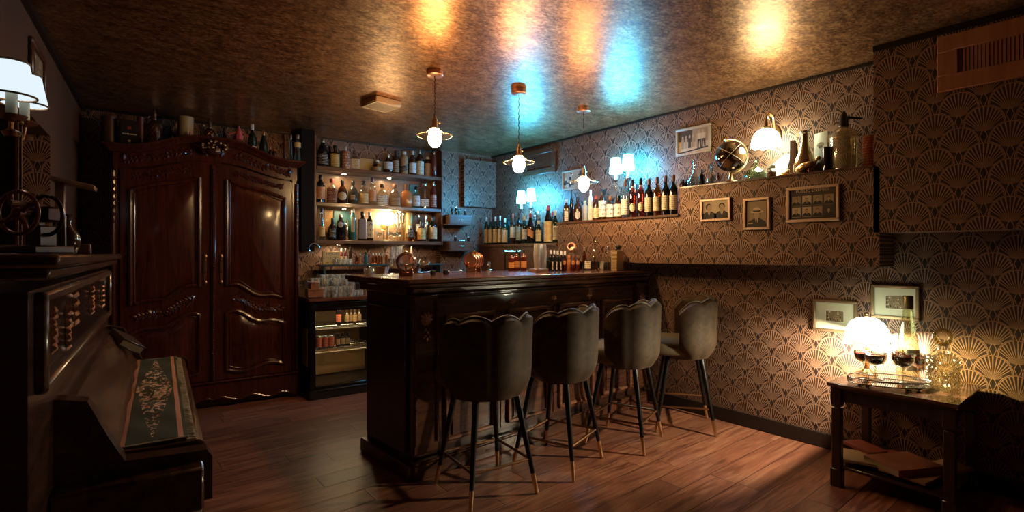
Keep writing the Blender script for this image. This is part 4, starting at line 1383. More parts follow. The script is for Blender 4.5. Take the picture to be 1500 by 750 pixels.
PROF = {   # body/neck profile (r, z) in units of radius, height; cap base and cap radius
    'wine':   ([(0, 0), (.9, 0), (1, .012), (1, .60), (.96, .645), (.80, .70), (.52, .755), (.38, .80), (.35, .86), (.35, .955)], .84, .40),
    'slope':  ([(0, 0), (.9, 0), (1, .012), (1, .50), (.92, .58), (.66, .70), (.42, .80), (.35, .88), (.35, .955)], .86, .41),
    'spirit': ([(0, 0), (.92, 0), (1, .015), (1, .62), (.95, .67), (.72, .73), (.42, .775), (.36, .82), (.36, .93)], .86, .44),
    'squat':  ([(0, 0), (.94, 0), (1, .02), (1, .50), (.93, .58), (.70, .66), (.40, .72), (.32, .78), (.32, .93)], .84, .40),
    'jug':    ([(0, 0), (.8, 0), (.98, .05), (1, .25), (.97, .48), (.82, .62), (.52, .71), (.30, .77), (.28, .92)], .84, .35),
    'flask':  ([(0, 0), (.72, 0), (.90, .04), (1, .18), (1, .48), (.90, .62), (.62, .70), (.34, .74), (.30, .80), (.30, .93)], .76, .36),
    'tall':   ([(0, 0), (.92, 0), (1, .01), (1, .70), (.92, .75), (.62, .81), (.48, .85), (.46, .94)], .88, .52),
    'tin':    ([(0, 0), (.96, 0), (1, .01), (1, .76), (.92, .79), (.80, .80), (0, .805)], .80, .22),
    'mini':   ([(0, 0), (.9, 0), (1, .03), (1, .58), (.9, .66), (.5, .74), (.45, .80), (.45, .92)], .80, .56),
    'cone':   ([(0, 0), (.95, 0), (1, .02), (.88, .2), (.62, .55), (.42, .80), (.38, .94)], .86, .46),
}
def facecam(p, tw=0.0):
    return math.atan2(-p[0], p[1]) + tw
PLACED = []
def clear_spot(p, r, h, lim):
    """shift a standing thing a little nearer or farther so that it does not run into its neighbours"""
    p = Vector(p)
    d = Vector((p.x, p.y, 0)).normalized()
    best = None
    steps = [0.0]
    k = .006
    while k <= lim + 1e-6:
        steps += [k, -k]; k += .006
    for t in steps:
        q = p + d * t
        gap = 9.0
        for (c, cr, ch_) in PLACED:
            if c.z < q.z + h and q.z < c.z + ch_:
                gap = min(gap, math.hypot(c.x - q.x, c.y - q.y) - cr)
        if gap >= r + .001:
            return q, r
        if best is None or gap > best[0]:
            best = (gap, q)
    return best[1], max(best[0] - .001, r * .55)
def bottle(p, h, r, kind, gm, cm, lb, label, group=None, name='bottle', sq=0.0, sy=1.0, tw=0.0, capz=None, oval=False, neckband=None, cat='bottle', tilt=None, lim=.055):
    kq = 1.0 + .12 * min(1, sq * 2)
    p, rq = clear_spot(p, r * kq, h, lim)
    r = rq / kq
    PLACED.append((p, rq, h))
    o = thing(name, label, cat, p, facecam(p, tw), group)
    prof, cz, cr = PROF[kind]
    n = 20
    pr = [(a * r, b * h) for a, b in prof]
    m = MB(); m.lathe(pr + ([(0, prof[-1][1] * h)] if prof[-1][0] > 0 else []), n, sq=sq, sy=sy, a0=PI / n)
    m.build('glass_body', gm, o, sharp=50)
    if capz: cz = capz
    if cm is not None:
        m = MB(); c_ = cr * r
        m.lathe([(0, cz * h), (c_, cz * h), (c_ * 1.04, cz * h + .003), (c_, .985 * h), (c_ * .85, h), (0, h)], 14)
        m.build('cap', cm, o)
    if lb:
        mat, z0, z1, ha = lb[:4]
        m = MB()
        if oval:
            K = 16; rows = []
            for i in range(9):
                rr_ = i / 8
                rows.append([])
                for k in range(K):
                    t = 2 * PI * k / K
                    aa = -PI / 2 + rr_ * ha * cos(t)
                    rows[-1].append((cos(aa) * r * 1.015, sin(aa) * r * 1.015 * sy - .0004, h * ((z0 + z1) / 2 + rr_ * (z1 - z0) / 2 * sin(t))))
            m.grid(rows, True)
        else:
            K = 14; rows = []
            skew = lb[4] if len(lb) > 4 else 0.0
            for zz in (z0, z1):
                row = []
                for k in range(K + 1):
                    aa = -PI / 2 - ha + 2 * ha * k / K
                    c_, s_ = cos(aa), sin(aa); kk = 1.0
                    if sq > 0:
                        e = 2 + 10 * sq; kk = (abs(c_) ** e + abs(s_) ** e) ** (-1 / e); kk = 1 + (kk - 1) * .9
                    row.append((c_ * r * 1.012 * kk, s_ * r * 1.012 * sy * kk - .0004, h * zz + skew * h * (k / K - .5)))
                rows.append(row)
            m.grid(rows)
        m.build('paper_label', mat, o)
    if neckband:
        m = MB(); m.lathe([(cr * r * 1.02, neckband[1] * h), (cr * r * 1.06, neckband[1] * h), (cr * r * 1.06, neckband[2] * h), (cr * r * 1.02, neckband[2] * h)], 14); m.build('neck_band', neckband[0], o)
    if tilt: o.rotation_euler = (tilt[0], tilt[1], o.rotation_euler.z)
    return o
def cutg():
    t = NT('cut_tumbler_glass')
    vor = t.n('TexVoronoi', {'Vector': t.coord(), 'Scale': 70.0}).outputs['Distance']
    bp = t.bump(vor, .6, .006)
    tr = t.n('BsdfTransparent', {'Color': (.88, .89, .87)}); df = t.n('BsdfDiffuse', {'Color': (.8, .8, .76)}); gl = t.n('BsdfGlossy', {'Color': (1, 1, 1), 'Roughness': .12, 'Normal': bp})
    a = t.n('MixShader', {0: t.M('MULTIPLY', t.M('GREATER_THAN', vor, .42), .35), 1: tr.outputs[0], 2: df.outputs[0]})  # white diffuse flecks mixed in to imitate sparkle on the clear glass
    b = t.n('MixShader', {0: t.M('MULTIPLY_ADD', t.n('LayerWeight', {'Blend': .5}).outputs['Facing'], .35, .12), 1: a.outputs[0], 2: gl.outputs[0]})
    t.t.links.new(b.outputs[0], t.out.inputs[0])
    return t.m
CUTG = cutg()
def tumbler(p, h, r, label, group, name='tumbler', r0=.8, cat='glass'):
    p, r = clear_spot(p, r, h, .03); PLACED.append((p, r, h))
    m = MB(); m.lathe([(0, 0), (r * r0, 0), (r * (r0 + .03), .004), (r, h), (r * .95, h), (r * (r0 - .06), .012), (0, .010)], 18)
    o = m.build(name, CUTG, loc=p)
    return tag(o, label, cat, group)
def coupe(p, h, r, label, group, liquid=None, mat=None, name='coupe_glass'):
    p, r = clear_spot(p, r, h, .03); PLACED.append((p, r, h))
    o = thing(name, label, 'glass', p, 0, group)
    m = MB(); m.lathe([(0, 0), (r * .72, 0), (r * .70, .003), (r * .12, .007), (r * .08, .02), (r * .07, h * .44), (r * .10, h * .48), (r * .42, h * .52), (r * .78, h * .62), (r * .96, h * .78), (r, h), (r * .96, h), (r * .91, h * .785), (r * .74, h * .635), (r * .38, h * .545), (0, h * .53)], 22)
    m.build('glass_body', mat or G_CLEAR, o)
    if liquid:
        m = MB(); m.lathe([(0, h * .535), (r * .36, h * .550), (r * .72, h * .640), (r * .89, h * .785), (r * .925, h * .92), (0, h * .92)], 22); m.build('drink', liquid, o)
    return o

def shelf_row(items, by, zb, where, group, hmax=None, spl=True):
    for it in items:
        u, vt, w, kind, gm, cm, lb, txt = it[:8]
        kw = it[8] if len(it) > 8 else {}
        b = kw.pop('by', by)
        q = on_by(u, vt, b)
        p = BW(q.x, b, zb)
        h = q.z - zb; r = px2m(w, p) * .50
        bottle(p, h, r, kind, gm, cm, lb, txt + where, group, **kw)

EPS = .0008
PLACED.append((BW(on_by(568, 320, 5.30).x, 5.305, SZ[2]), .083, .3))      # the globe lamp keeps its place
PLACED.append((BW(on_by(562, 333, 5.215).x, 5.215, SZ[2]), .036, .06))
PLACED.append((BW(on_by(599, 311.5, 5.335).x, 5.335, SZ[2]), .047, .4))
# top row
shelf_row([
 (473, 203, 15, 'slope', G_BLACK, C_SILVER, (L_DARK, .10, .45, 1.2), 'tall black sparkling wine bottle with silver foil neck', dict(sq=0)),
 (483, 214, 9, 'spirit', G_BLACK, C_BLACK, (L_BLUE, .10, .40, 1.0), 'slim black bottle with blue label behind the sparkling wine', dict(by=5.33)),
 (491, 214, 14, 'squat', G_BROWN, C_BLACK, (L_YELLOW, .06, .62, 1.0), 'dark flat bottle with large yellow shield label and black cap', dict(sy=.6)),
 (506.5, 214.5, 13, 'tin', COPPER, C_WHITE, (lab('copper_script', (.34, .13, .05), (.78, .68, .52), 1.8, .8), .08, .72, .9), 'copper coloured cylinder bottle with white script and nozzle', dict()),
 (520, 220, 14, 'squat', G_CLEAR, C_CORK, (L_CREAM, .08, .56, 1.1), 'clear square bottle with cream label and cork stopper', dict(sq=.5)),
 (552, 234.5, 14, 'squat', G_GOLDL, C_WHITE, (L_TAN, .08, .38, 1.0), 'low clear decanter bottle before the gold card box', dict(by=5.24)),
 (568.5, 226, 14, 'squat', G_BROWN, C_SILVER, (L_BLUE, .20, .58, 1.1), 'brown bottle with wide blue and white label, short neck', dict()),
 (580, 220.5, 10, 'spirit', G_BROWN, C_BLACK, (lab('mottled', (.20, .13, .08), (.55, .48, .34), 1.4, .8), .08, .56, 1.2), 'slim brown bottle with mottled label and black cap', dict()),
 (592, 222, 11.5, 'tall', plain('tan_glaze', (.42, .27, .15), .3), C_WHITE, (L_DARK, .14, .40, 1.0, .14), 'tan stoneware bottle with a slanted black band and white neck', dict()),
 (604.5, 221, 11, 'wine', G_BROWN, C_WHITE, (L_BLUE, .10, .50, 1.2), 'dark brown bottle with blue-and-white label and white neck tag', dict()),
 (615, 219, 12, 'wine', G_BROWN, C_SILVER, (L_CREAM2, .06, .55, 1.25), 'dark brown bottle with a large plain cream label', dict()),
 (626.5, 230, 11, 'tall', G_BROWN, C_WHITE, (L_TEALS, .05, .66, 1.3), 'brown bottle with salmon and teal label and white cap', dict()),
 (635.5, 222, 8.5, 'tall', G_RED, C_SILVER, None, 'slim red-brown bottle without label and with silver top', dict(by=5.215)),
], 5.285, SZ[0] + EPS, ', on the top shelf', 'spirit bottles on the top shelf')
def cardbox(u0, u1, vt, by, zb, dep, mat, name, label, cat, vb=None, facem=None, kk='box'):
    a, b = on_by(u0, vt, by), on_by(u1, vt, by)
    w = b.x - a.x; h = a.z - zb
    m = MB().use(mat); m.box((0, dep / 2, h / 2), (w, dep, h), ch=.002)
    if facem: m.use(facem); m.add([(-w * .44, -.0006, h * .1), (w * .44, -.0006, h * .1), (w * .44, -.0006, h * .9), (-w * .44, -.0006, h * .9)], [(0, 1, 2, 3)])
    return tag(m.build(name, None, loc=BW((a.x + b.x) / 2, by, zb), rz=BETA), label, cat)
cardbox(527.5, 546, 231.5, 5.30, SZ[0] + EPS, .05, plain('gold_card', (.52, .36, .13), .5), 'gift_box', 'flat gold cardboard box lying among bottles on the top shelf', 'box')
cardbox(553, 561, 235.5, 5.335, SZ[0] + EPS, .01, plain('pale_card', (.62, .66, .55), .6), 'paper_card', 'pale green paper card standing behind the low decanter bottle on the top shelf', 'card')
# middle row
shelf_row([
 (469.5, 256, 13, 'wine', G_BLACK, C_BLACK, (L_ORANGE, .14, .56, 1.2), 'black bottle with square orange label, leftmost', dict()),
 (486, 262, 14, 'squat', G_CLEAR, C_RED, (lab('dark_red', (.16, .03, .02), (.60, .45, .3)), .05, .60, .9), 'clear bottle with dark red label and red cap', dict(sq=.3)),
 (501.5, 264, 14.5, 'jug', G_BROWN, C_BLACK, (L_CREAM, .16, .50, .95), 'round dark brown bottle with round cream label', dict(oval=True)),
 (517, 265, 15, 'jug', plain('smoky_glass', (.055, .045, .032), .12), C_BLACK, (L_TAN, .20, .40, .4), 'smoky brown jug-shaped bottle with small badge', dict()),
 (532.5, 265, 15, 'squat', G_CLEAR, C_BLACK, (L_YELLOW, .08, .48, 1.15), 'clear rounded bottle with yellow label and black cap', dict()),
 (545.5, 260.5, 11, 'wine', G_CLEAR, C_PURPLE, (L_ORANGE, .16, .56, 1.1), 'tall clear bottle with orange label and purple foil', dict()),
 (560, 269.5, 16, 'squat', G_CLEAR, C_CORK, (L_WHITE, .06, .50, .8), 'clear cut glass bottle with white label and brown cork', dict(sq=.4)),
 (578, 270, 16, 'squat', G_CLEAR, C_CORK, (L_TAN, .07, .40, 1.2), 'clear broad bottle with low tan label and brown cork', dict(sq=.3)),
 (595.5, 271, 18.5, 'flask', G_ORANGE, C_CORK, None, 'orange oval flask bottle with dark stopper', dict(sy=.5)),
 (609.5, 274, 12, 'squat', G_CLEAR, C_BLACK, (L_BLUE, .08, .56, 1.1), 'clear bottle with blue-and-white label next to the orange flask', dict()),
 (622, 267, 13, 'tall', G_CLEAR, C_SILVER, (L_WHITE, .08, .35, 1.0), 'tall clear square bottle with low white label', dict(sq=.6)),
 (635, 265.5, 9.5, 'wine', G_RED, C_SILVER, (lab('silver_red', (.30, .12, .10), (.7, .65, .6), 1.2, .7), .06, .50, 1.1), 'slim dark red bottle with silver cap at the right end', dict(by=5.215)),
], 5.285, SZ[1] + EPS, ', on the middle shelf', 'spirit bottles on the middle shelf')
cardbox(601, 613, 270, 5.34, SZ[1] + EPS, .04, plain('teal_card', (.06, .20, .21), .5), 'gift_box', 'teal cardboard box standing behind the clear blue-labelled bottle on the middle shelf', 'box')
# third row
shelf_row([
 (471.5, 304.5, 9.5, 'cone', G_CLEAR, plain('cap_navy', (.05, .06, .16), .35), (L_YELLOW, .12, .42, 1.1), 'slim clear bottle with navy neck and yellow label', dict()),
 (487, 320, 13, 'jug', G_BLACK, C_BLACK, (L_DARK, .14, .52, .7), 'squat black bottle with small gold script', dict()),
 (499, 314.5, 11, 'tall', G_BLACK, C_SILVER, (lab('silver_oval', (.52, .50, .46), (.2, .2, .2)), .50, .72, .8), 'black bottle with silver oval medallion', dict(oval=True)),
 (508, 321, 9.5, 'tin', STEEL, C_SILVER, None, 'dark chrome cocktail shaker', dict(name='cocktail_shaker', cat='shaker')),
 (517, 306, 9.5, 'tall', G_TEAL, C_WHITE, (lab('cream_band', (.50, .42, .28), (.10, .20, .18)), .26, .74, .55), 'tall teal bottle with cream strip label and white cap', dict()),
 (531, 310, 12.5, 'spirit', G_BLACK, C_BLACK, (L_STRIPE, .06, .74, 1.25), 'square black bottle with blue-grey striped label', dict(sq=.4)),
 (541.5, 310, 11, 'spirit', G_BLACK, C_WHITE, (lab('cream_purple', (.60, .52, .36), (.13, .08, .14), 3.2, 1.1), .10, .66, 1.25), 'black bottle with cream and purple banded label', dict(sq=.3)),
 (601, 331, 13.5, 'jug', G_GOLDL, C_WHITE, (L_DARK, .25, .75, .7), 'squat amber bottle with square black label', dict(by=5.25)),
 (613, 313, 11, 'jug', G_CLEAR, C_SILVER, (L_BLUE, .35, .62, .9), 'clear bottle with blue and white ribbon at the neck', dict(by=5.33)),
 (617.5, 324, 13, 'squat', G_BROWN, C_BLACK, (L_YELLOW, .10, .64, 1.1), 'brown bottle with yellow label and slanted red ribbon', dict(by=5.25)),
 (624.5, 315, 5.5, 'tall', STEEL, C_SILVER, None, 'very slim silver bottle', dict(by=5.24)),
 (634.5, 317, 12, 'spirit', G_BLACK, C_BLACK, (L_CREAM, .10, .56, 1.2), 'black bottle with cream label at the right end', dict(by=5.215)),
], 5.285, SZ[2] + EPS, ', on the lowest shelf', 'spirit bottles on the lowest shelf')
cardbox(475, 487, 308, 5.335, SZ[2] + EPS, .05, lab('orange_stripes', (.55, .26, .06), (.62, .48, .20), 4, .9), 'gift_box', 'orange and yellow striped box behind bottles on the lowest shelf', 'box')
cardbox(489, 512, 308, 5.385, SZ[2] + EPS, .006, plain('teal_board', (.05, .15, .15), .4), 'paper_card', 'teal backing card standing behind the bottles on the lowest shelf', 'card')
q = on_by(599, 311.5, 5.335)
m = MB(); hh = q.z - SZ[2]; m.lathe([(0, 0), (.044, 0), (.046, .004), (.046, hh - .004), (.044, hh), (0, hh)], 22); m.lathe([(.047, hh * .80), (.0475, hh * .82), (.047, hh * .84)], 22)
tag(m.build('gift_tube', plain('gold_tube', (.46, .30, .10), .4, .5), loc=BW(q.x, 5.34, SZ[2] + EPS)), 'tall gold cardboard tube behind the squat amber bottle on the lowest shelf', 'tube')
# glowing globe lamp on the lowest shelf
q = on_by(568, 320, 5.305)
gl = thing('globe_lamp', 'bright round glass globe lamp shining on the lowest bottle shelf', 'lamp', BW(q.x, 5.305, SZ[2] + EPS), BETA)
m = MB(); m.ell((0, 0, q.z - SZ[2]), .078, 24, 16); m.build('globe', emit('globe_lamp_lit', (1.0, .82, .46), 40), gl)
m = MB(); m.lathe([(0, 0), (.05, 0), (.05, .012), (.014, .02), (.012, q.z - SZ[2] - .08), (.03, q.z - SZ[2] - .072), (0, q.z - SZ[2] - .072)], 18); m.build('base', BRASS, gl)
q = on_by(562, 333, 5.215)
bs = thing('glass_sphere', 'clear glass sphere on a small stand before the globe lamp', 'glass ball', BW(q.x, 5.215, SZ[2] + EPS), BETA)
m = MB(); m.ell((0, 0, q.z - SZ[2]), .040, 22, 14); m.build('sphere', glass('sphere_glass', (.80, .74, .5), refl=1.3), bs)
m = MB(); m.lathe([(0, 0), (.035, 0), (.03, .008), (.008, .014), (.008, q.z - SZ[2] - .046), (.020, q.z - SZ[2] - .035), (0, q.z - SZ[2] - .04)], 16); m.build('stand', BRASS, bs)
for k, u in enumerate((555.5, 571, 577.5, 584)):
    q = on_by(u, 345, 5.21)
    coupe(BW(q.x, q.y, SZ[2] + EPS), .085 + .012 * (k % 2), .034, 'small stemmed liqueur glass standing at the front of the lowest bottle shelf', 'liqueur glasses on the lowest shelf', name='liqueur_glass')
for k, (u, vt) in enumerate(((581, 311), (586, 309), (591, 311))):
    q = on_by(u, vt, 5.33)
    hh = q.z - SZ[2]
    m = MB(); m.lathe([(0, 0), (.018, 0), (.006, .01), (.005, hh * .4), (.014, hh * .5), (.0185, hh), (.0172, hh), (.0125, hh * .51), (0, hh * .45)], 16)
    tag(m.build('flute_glass', G_CLEAR, loc=BW(q.x, q.y, SZ[2] + EPS)), 'tall clear champagne flute standing right of the globe lamp', 'glass', 'champagne flutes beside the globe lamp')

# ------------------------------------------------------------------ riser and back counter behind the bar
def on_rise(u, by=5.27, z=RZ):
    q = on_by(u, 380, by); return BW(q.x, by, z + EPS)
cardbox(472.5, 497.5, 368.5, 5.20, RZ + EPS, .03, plain('playing_card_yellow', (.60, .42, .16), .5), 'print_box', 'yellow printed box standing on the riser left of the small red bottles', 'box', facem=lab('yellow_print', (.62, .44, .17), (.05, .03, .02), 3.0, .55))
for k, (u, vt, gm, cm, lb, tx) in enumerate((
   (500.5, 364, G_RED, C_WHITE, (L_CREAM, .2, .5, .8), 'small dark red bottle with white cap next to the yellow box'),
   (506.5, 364, G_RED, C_SILVER, (L_CREAM, .2, .5, .8), 'small dark red bottle with silver cap, second from the yellow box'),
   (513, 357.5, G_BROWN, C_CORK, None, 'slender brown bottle with long neck on the riser shelf'),
   (522, 370, G_AMBER, C_CORK, None, 'little amber vial on the riser left of the teal one'),
   (527, 371, G_ORANGE, C_GOLD, None, 'little orange vial on the riser left of the teal one'),
   (536, 369, G_TEAL, C_BLACK, None, 'small teal bottle on the dark glass riser'))):
    p = on_rise(u); q = on_by(u, vt, 5.27)
    bottle(p, q.z - RZ, .016 if k != 5 else .019, 'mini' if k != 2 else 'wine', gm, cm, lb, tx, 'small bottles on the riser shelf')
for k in range(4):
    p = on_rise(546.5 + k * 4.2); q = on_by(546.5, 371, 5.27)
    bottle(p, q.z - RZ, .0135, 'mini', G_GOLDL, C_WHITE, None, 'small square vial with white cap in the row beside the clear tumblers', 'white capped vials on the riser shelf', sq=.5)
p = on_rise(566); bottle(p, .11, .015, 'tall', G_GOLDL, C_GOLD, None, 'slim golden bottle on the riser between white-capped vials and tumblers')
for k, (u, vt) in enumerate(((574, 361), (580.5, 359), (587, 361))):
    p = on_rise(u, 5.24); q = on_by(u, vt, 5.24)
    tumbler(p, q.z - RZ, .022, 'tall clear mixing glass standing on the riser above the crystal barrel', 'mixing glasses on the riser shelf', 'mixing_glass', .88)
p = on_rise(603, 5.28); q = on_by(603, 360, 5.28)
bottle(p, q.z - RZ, .026, 'cone', COPPER, C_SILVER, None, 'copper cone-shaped shaker on the riser behind the crystal barrel', name='copper_shaker', cat='shaker')
# stacked drinking glasses on the counter at the left end
GZ = .904
rg = random.Random(21)
def on_ctr(u, by): q = on_by(u, 420, by); return BW(q.x, by, GZ)
for k in range(6):
    tumbler(on_ctr(474 + k * 8.0, 4.80), .095, .030, 'clear tumbler in the front row on the red-brown back counter', 'tumblers on the back counter')
for k in range(6):
    coupe(on_ctr(477 + k * 7.6, 4.92), .165, .040, 'clear stemmed glass in the second row on the back counter', 'stemmed glasses on the back counter', None, CUTG)
tr = MB(); q = on_by(493, 400, 5.06)
tr.box((q.x, 5.06, GZ + .105), (.46, .12, .010)); 
for s in (-1, 1): tr.box((q.x + s * .21, 5.06, GZ + .05), (.012, .11, .10))
tag(tr.build('glass_rack', plain('rack_teal', (.05, .07, .07), .15), rz=BETA), 'small raised rack holding rows of cut glasses on the back counter', 'rack')
for k in range(6):
    p = on_ctr(473 + k * 7.4, 5.06); p.z = GZ + .111
    tumbler(p, .085, .029, 'cut glass tumbler standing on the raised rack on the back counter', 'cut tumblers on the rack', 'cut_tumbler', .92)
for k in range(4):
    q_ = on_by(491 + 7 * k, 380, 5.19)
    tumbler(BW(q_.x, 5.19, RZ + EPS), .055, .026, 'low clear glass on the riser in front of the small red bottles', 'low glasses on the riser shelf', 'low_glass', .9)
for k in range(3):
    p = on_ctr(519 + 5.5 * k, 4.80)
    tumbler(p, .05, .018, 'small shot glass on the back counter beside the bar end', 'shot glasses on the back counter', 'shot_glass', .8)
def wbox(u0, u1, vt, vb, by, label):
    a, b, c = on_by(u0, vt, by), on_by(u1, vt, by), on_by(u0, vb, by)
    w, h = b.x - a.x, a.z - c.z
    r = thing('wooden_box', label, 'box', BW((a.x + b.x) / 2, by + .05, c.z), BETA)
    m = MB(); m.box((0, 0, h * .38), (w, .10, h * .74), ch=.003); m.build('body', wood('box_wood', (.16, .05, .025), (.36, .14, .07), .4, (6, 20, 20), .1), r)
    m = MB(); m.box((0, 0, h * .88), (w + .004, .104, h * .22), ch=.003); m.build('lid', wood('box_wood', (0, 0, 0), (0, 0, 0)), r)
    m = MB(); m.box((0, -.052, h * .70), (.016, .006, .022)); m.build('clasp', BRASSD, r)
    return r
zz_ = GZ; q = on_by(462, 400, 4.76)
d_ = 4.76 / (CPH - (462 - U0) / F * SPH)
vb_ = V0 + (H - GZ) * F / d_
wbox(451, 474, vb_ - 12.5, vb_, 4.76, 'lower red-brown wooden box on the back counter left of the glasses')
wbox(455, 468, vb_ - 23, vb_ - 12.6, 4.76, 'upper small red-brown wooden box stacked on the counter, left of the glasses')
for k, u in enumerate((442.5, 447.5)):
    p = on_ctr(u, 4.98 - .1 * k)
    coupe(p, .15, .026, 'clear stemmed glass at the dark far left end of the back counter', 'stemmed glasses left of the wooden boxes', name='wine_glass')
for k in range(5):
    p = on_ctr(457 + 4.4 * k, 4.95 + .02 * (k % 2))
    tumbler(p, .17, .018, 'tall thin glass behind the red-brown wooden boxes', 'thin glasses behind the boxes', 'highball_glass', .9)

# cooler contents
def on_cool(u, v, z, y=.16):
    b = CY + .04 + y
    q = on_by(u, v, b); return BW(q.x, b, z)
bottle(on_cool(496, 480, .6315), .20, .028, 'spirit', G_BLACK, C_WHITE, (L_RED, .12, .48, 1.0), 'black bottle with red label and white cap in the drinks cooler')
for k, u in enumerate((508, 514, 520, 526)):
    bottle(on_cool(u, 480, .6315, .18), .135, .022, 'mini', G_BROWN, C_GOLD, (L_TAN, .14, .60, 1.2), 'small brown bottle with tan label on the upper cooler rack', 'small bottles on the upper cooler rack')
for k, u in enumerate((467, 476, 485)):
    p = on_cool(u, 510, .4215, .14)
    m = MB().use(STEEL); m.lathe([(0, 0), (.022, 0), (.027, .006), (.027, .110), (.023, .118), (.021, .116), (0, .116)], 18)
    m.use(L_RED); m.lathe([(.0273, .014), (.0273, .104)], 18)
    tag(m.build('drink_can', None, loc=p), 'red labelled drink can on the lower cooler rack', 'can', 'red cans on the lower cooler rack')
for k, u in enumerate((495, 502, 509)):
    bottle(on_cool(u, 510, .4215, .16), .125, .022, 'mini', G_BLACK, C_BLACK, (L_TAN, .14, .6, 1.1), 'small dark bottle with tan label on the lower cooler rack', 'dark bottles on the lower cooler rack')

# ------------------------------------------------------------------ wine bottles on the low cabinet, right back corner
def right_row(items, X, zb, where, group):
    for it in items:
        u, vt, w, kind, gm, cm, lb, txt = it[:8]
        kw = dict(it[8]) if len(it) > 8 else {}
        x = kw.pop('X', X)
        q = on_X(u, vt, x)
        p = Vector((x, q.y, zb))
        bottle(p, q.z - zb, px2m(w, p) * .50, kind, gm, cm, lb, txt + where, kw.pop('group', group), **kw)
wl = (L_CREAM, .07, .55, 1.25)
right_row([
 (712.5, 318, 7.2, 'wine', G_GREEN, C_WHITE, wl, 'green wine bottle with cream label, first from the hatch'),
 (718.5, 318, 7.2, 'wine', G_GREEN, C_CORK, wl, 'green wine bottle with cream label and tan foil, second from the hatch'),
 (725.5, 317.5, 7.6, 'wine', G_GREEN, C_WHITE, wl, 'green wine bottle with red seal on cream label, third from the hatch'),
 (732.5, 316.5, 7.4, 'wine', G_GREEN, C_WHITE, wl, 'taller green wine bottle with cream label, fourth from the hatch'),
 (739.5, 320, 8.5, 'wine', G_GREEN, C_WHITE, wl, 'shorter green wine bottle with wide cream label, fifth from the hatch'),
 (745, 315, 6, 'wine', G_GREEN, C_BLACK, None, 'dark green bottle without label behind the cream-labelled row', dict(X=3.70)),
 (751, 313, 8.5, 'wine', G_BROWN, C_RED, (L_CREAM, .22, .56, 1.1), 'brown wine bottle with red foil and small cream label'),
 (760, 312.5, 9, 'wine', G_BLACK, C_BLACK, (L_GREEN, .12, .56, 1.2), 'black wine bottle with dull green label'),
 (768, 316, 8.5, 'wine', G_GREEN, C_ORANGE, (lab('white_red', (.62, .56, .46), (.46, .05, .03), 2.5, .9), .16, .52, 1.1), 'green bottle with orange foil and red-and-white label'),
 (777, 312.5, 11, 'slope', G_BLACK, C_RED, (L_ORANGE, .22, .46, .9, -.12), 'broad dark bottle with red foil and slanted orange label'),
 (789, 323, 9.5, 'wine', G_GREEN, C_WHITE, (L_CREAM2, .10, .58, 1.15), 'short green bottle with white foil and pale label'),
 (786, 315, 7, 'wine', G_GREEN, C_BLACK, None, 'dark bottle standing behind the short white-foil bottle', dict(X=3.71)),
 (803, 301, 13, 'slope', G_BLACK, C_RED, (lab('gold_cream', (.66, .50, .24), (.75, .68, .5), 4, .9), .04, .58, 1.3), 'tallest dark bottle with red foil and long gold-cream label'),
 (813.5, 308, 8.5, 'wine', G_GREEN, C_WHITE, (L_CREAM2, .10, .52, 1.1), 'green bottle with white foil next to the papered ledge'),
 (809, 310, 6, 'wine', G_GREEN, C_RED, None, 'dark bottle squeezed behind the two tall ones by the ledge', dict(X=3.71)),
], 3.60, ZC + EPS, ', low back cabinet', 'wine bottles on the low back cabinet')
ZLT = ZL + .018 + EPS
fl = (L_FLOWER, .10, .62, 1.35)
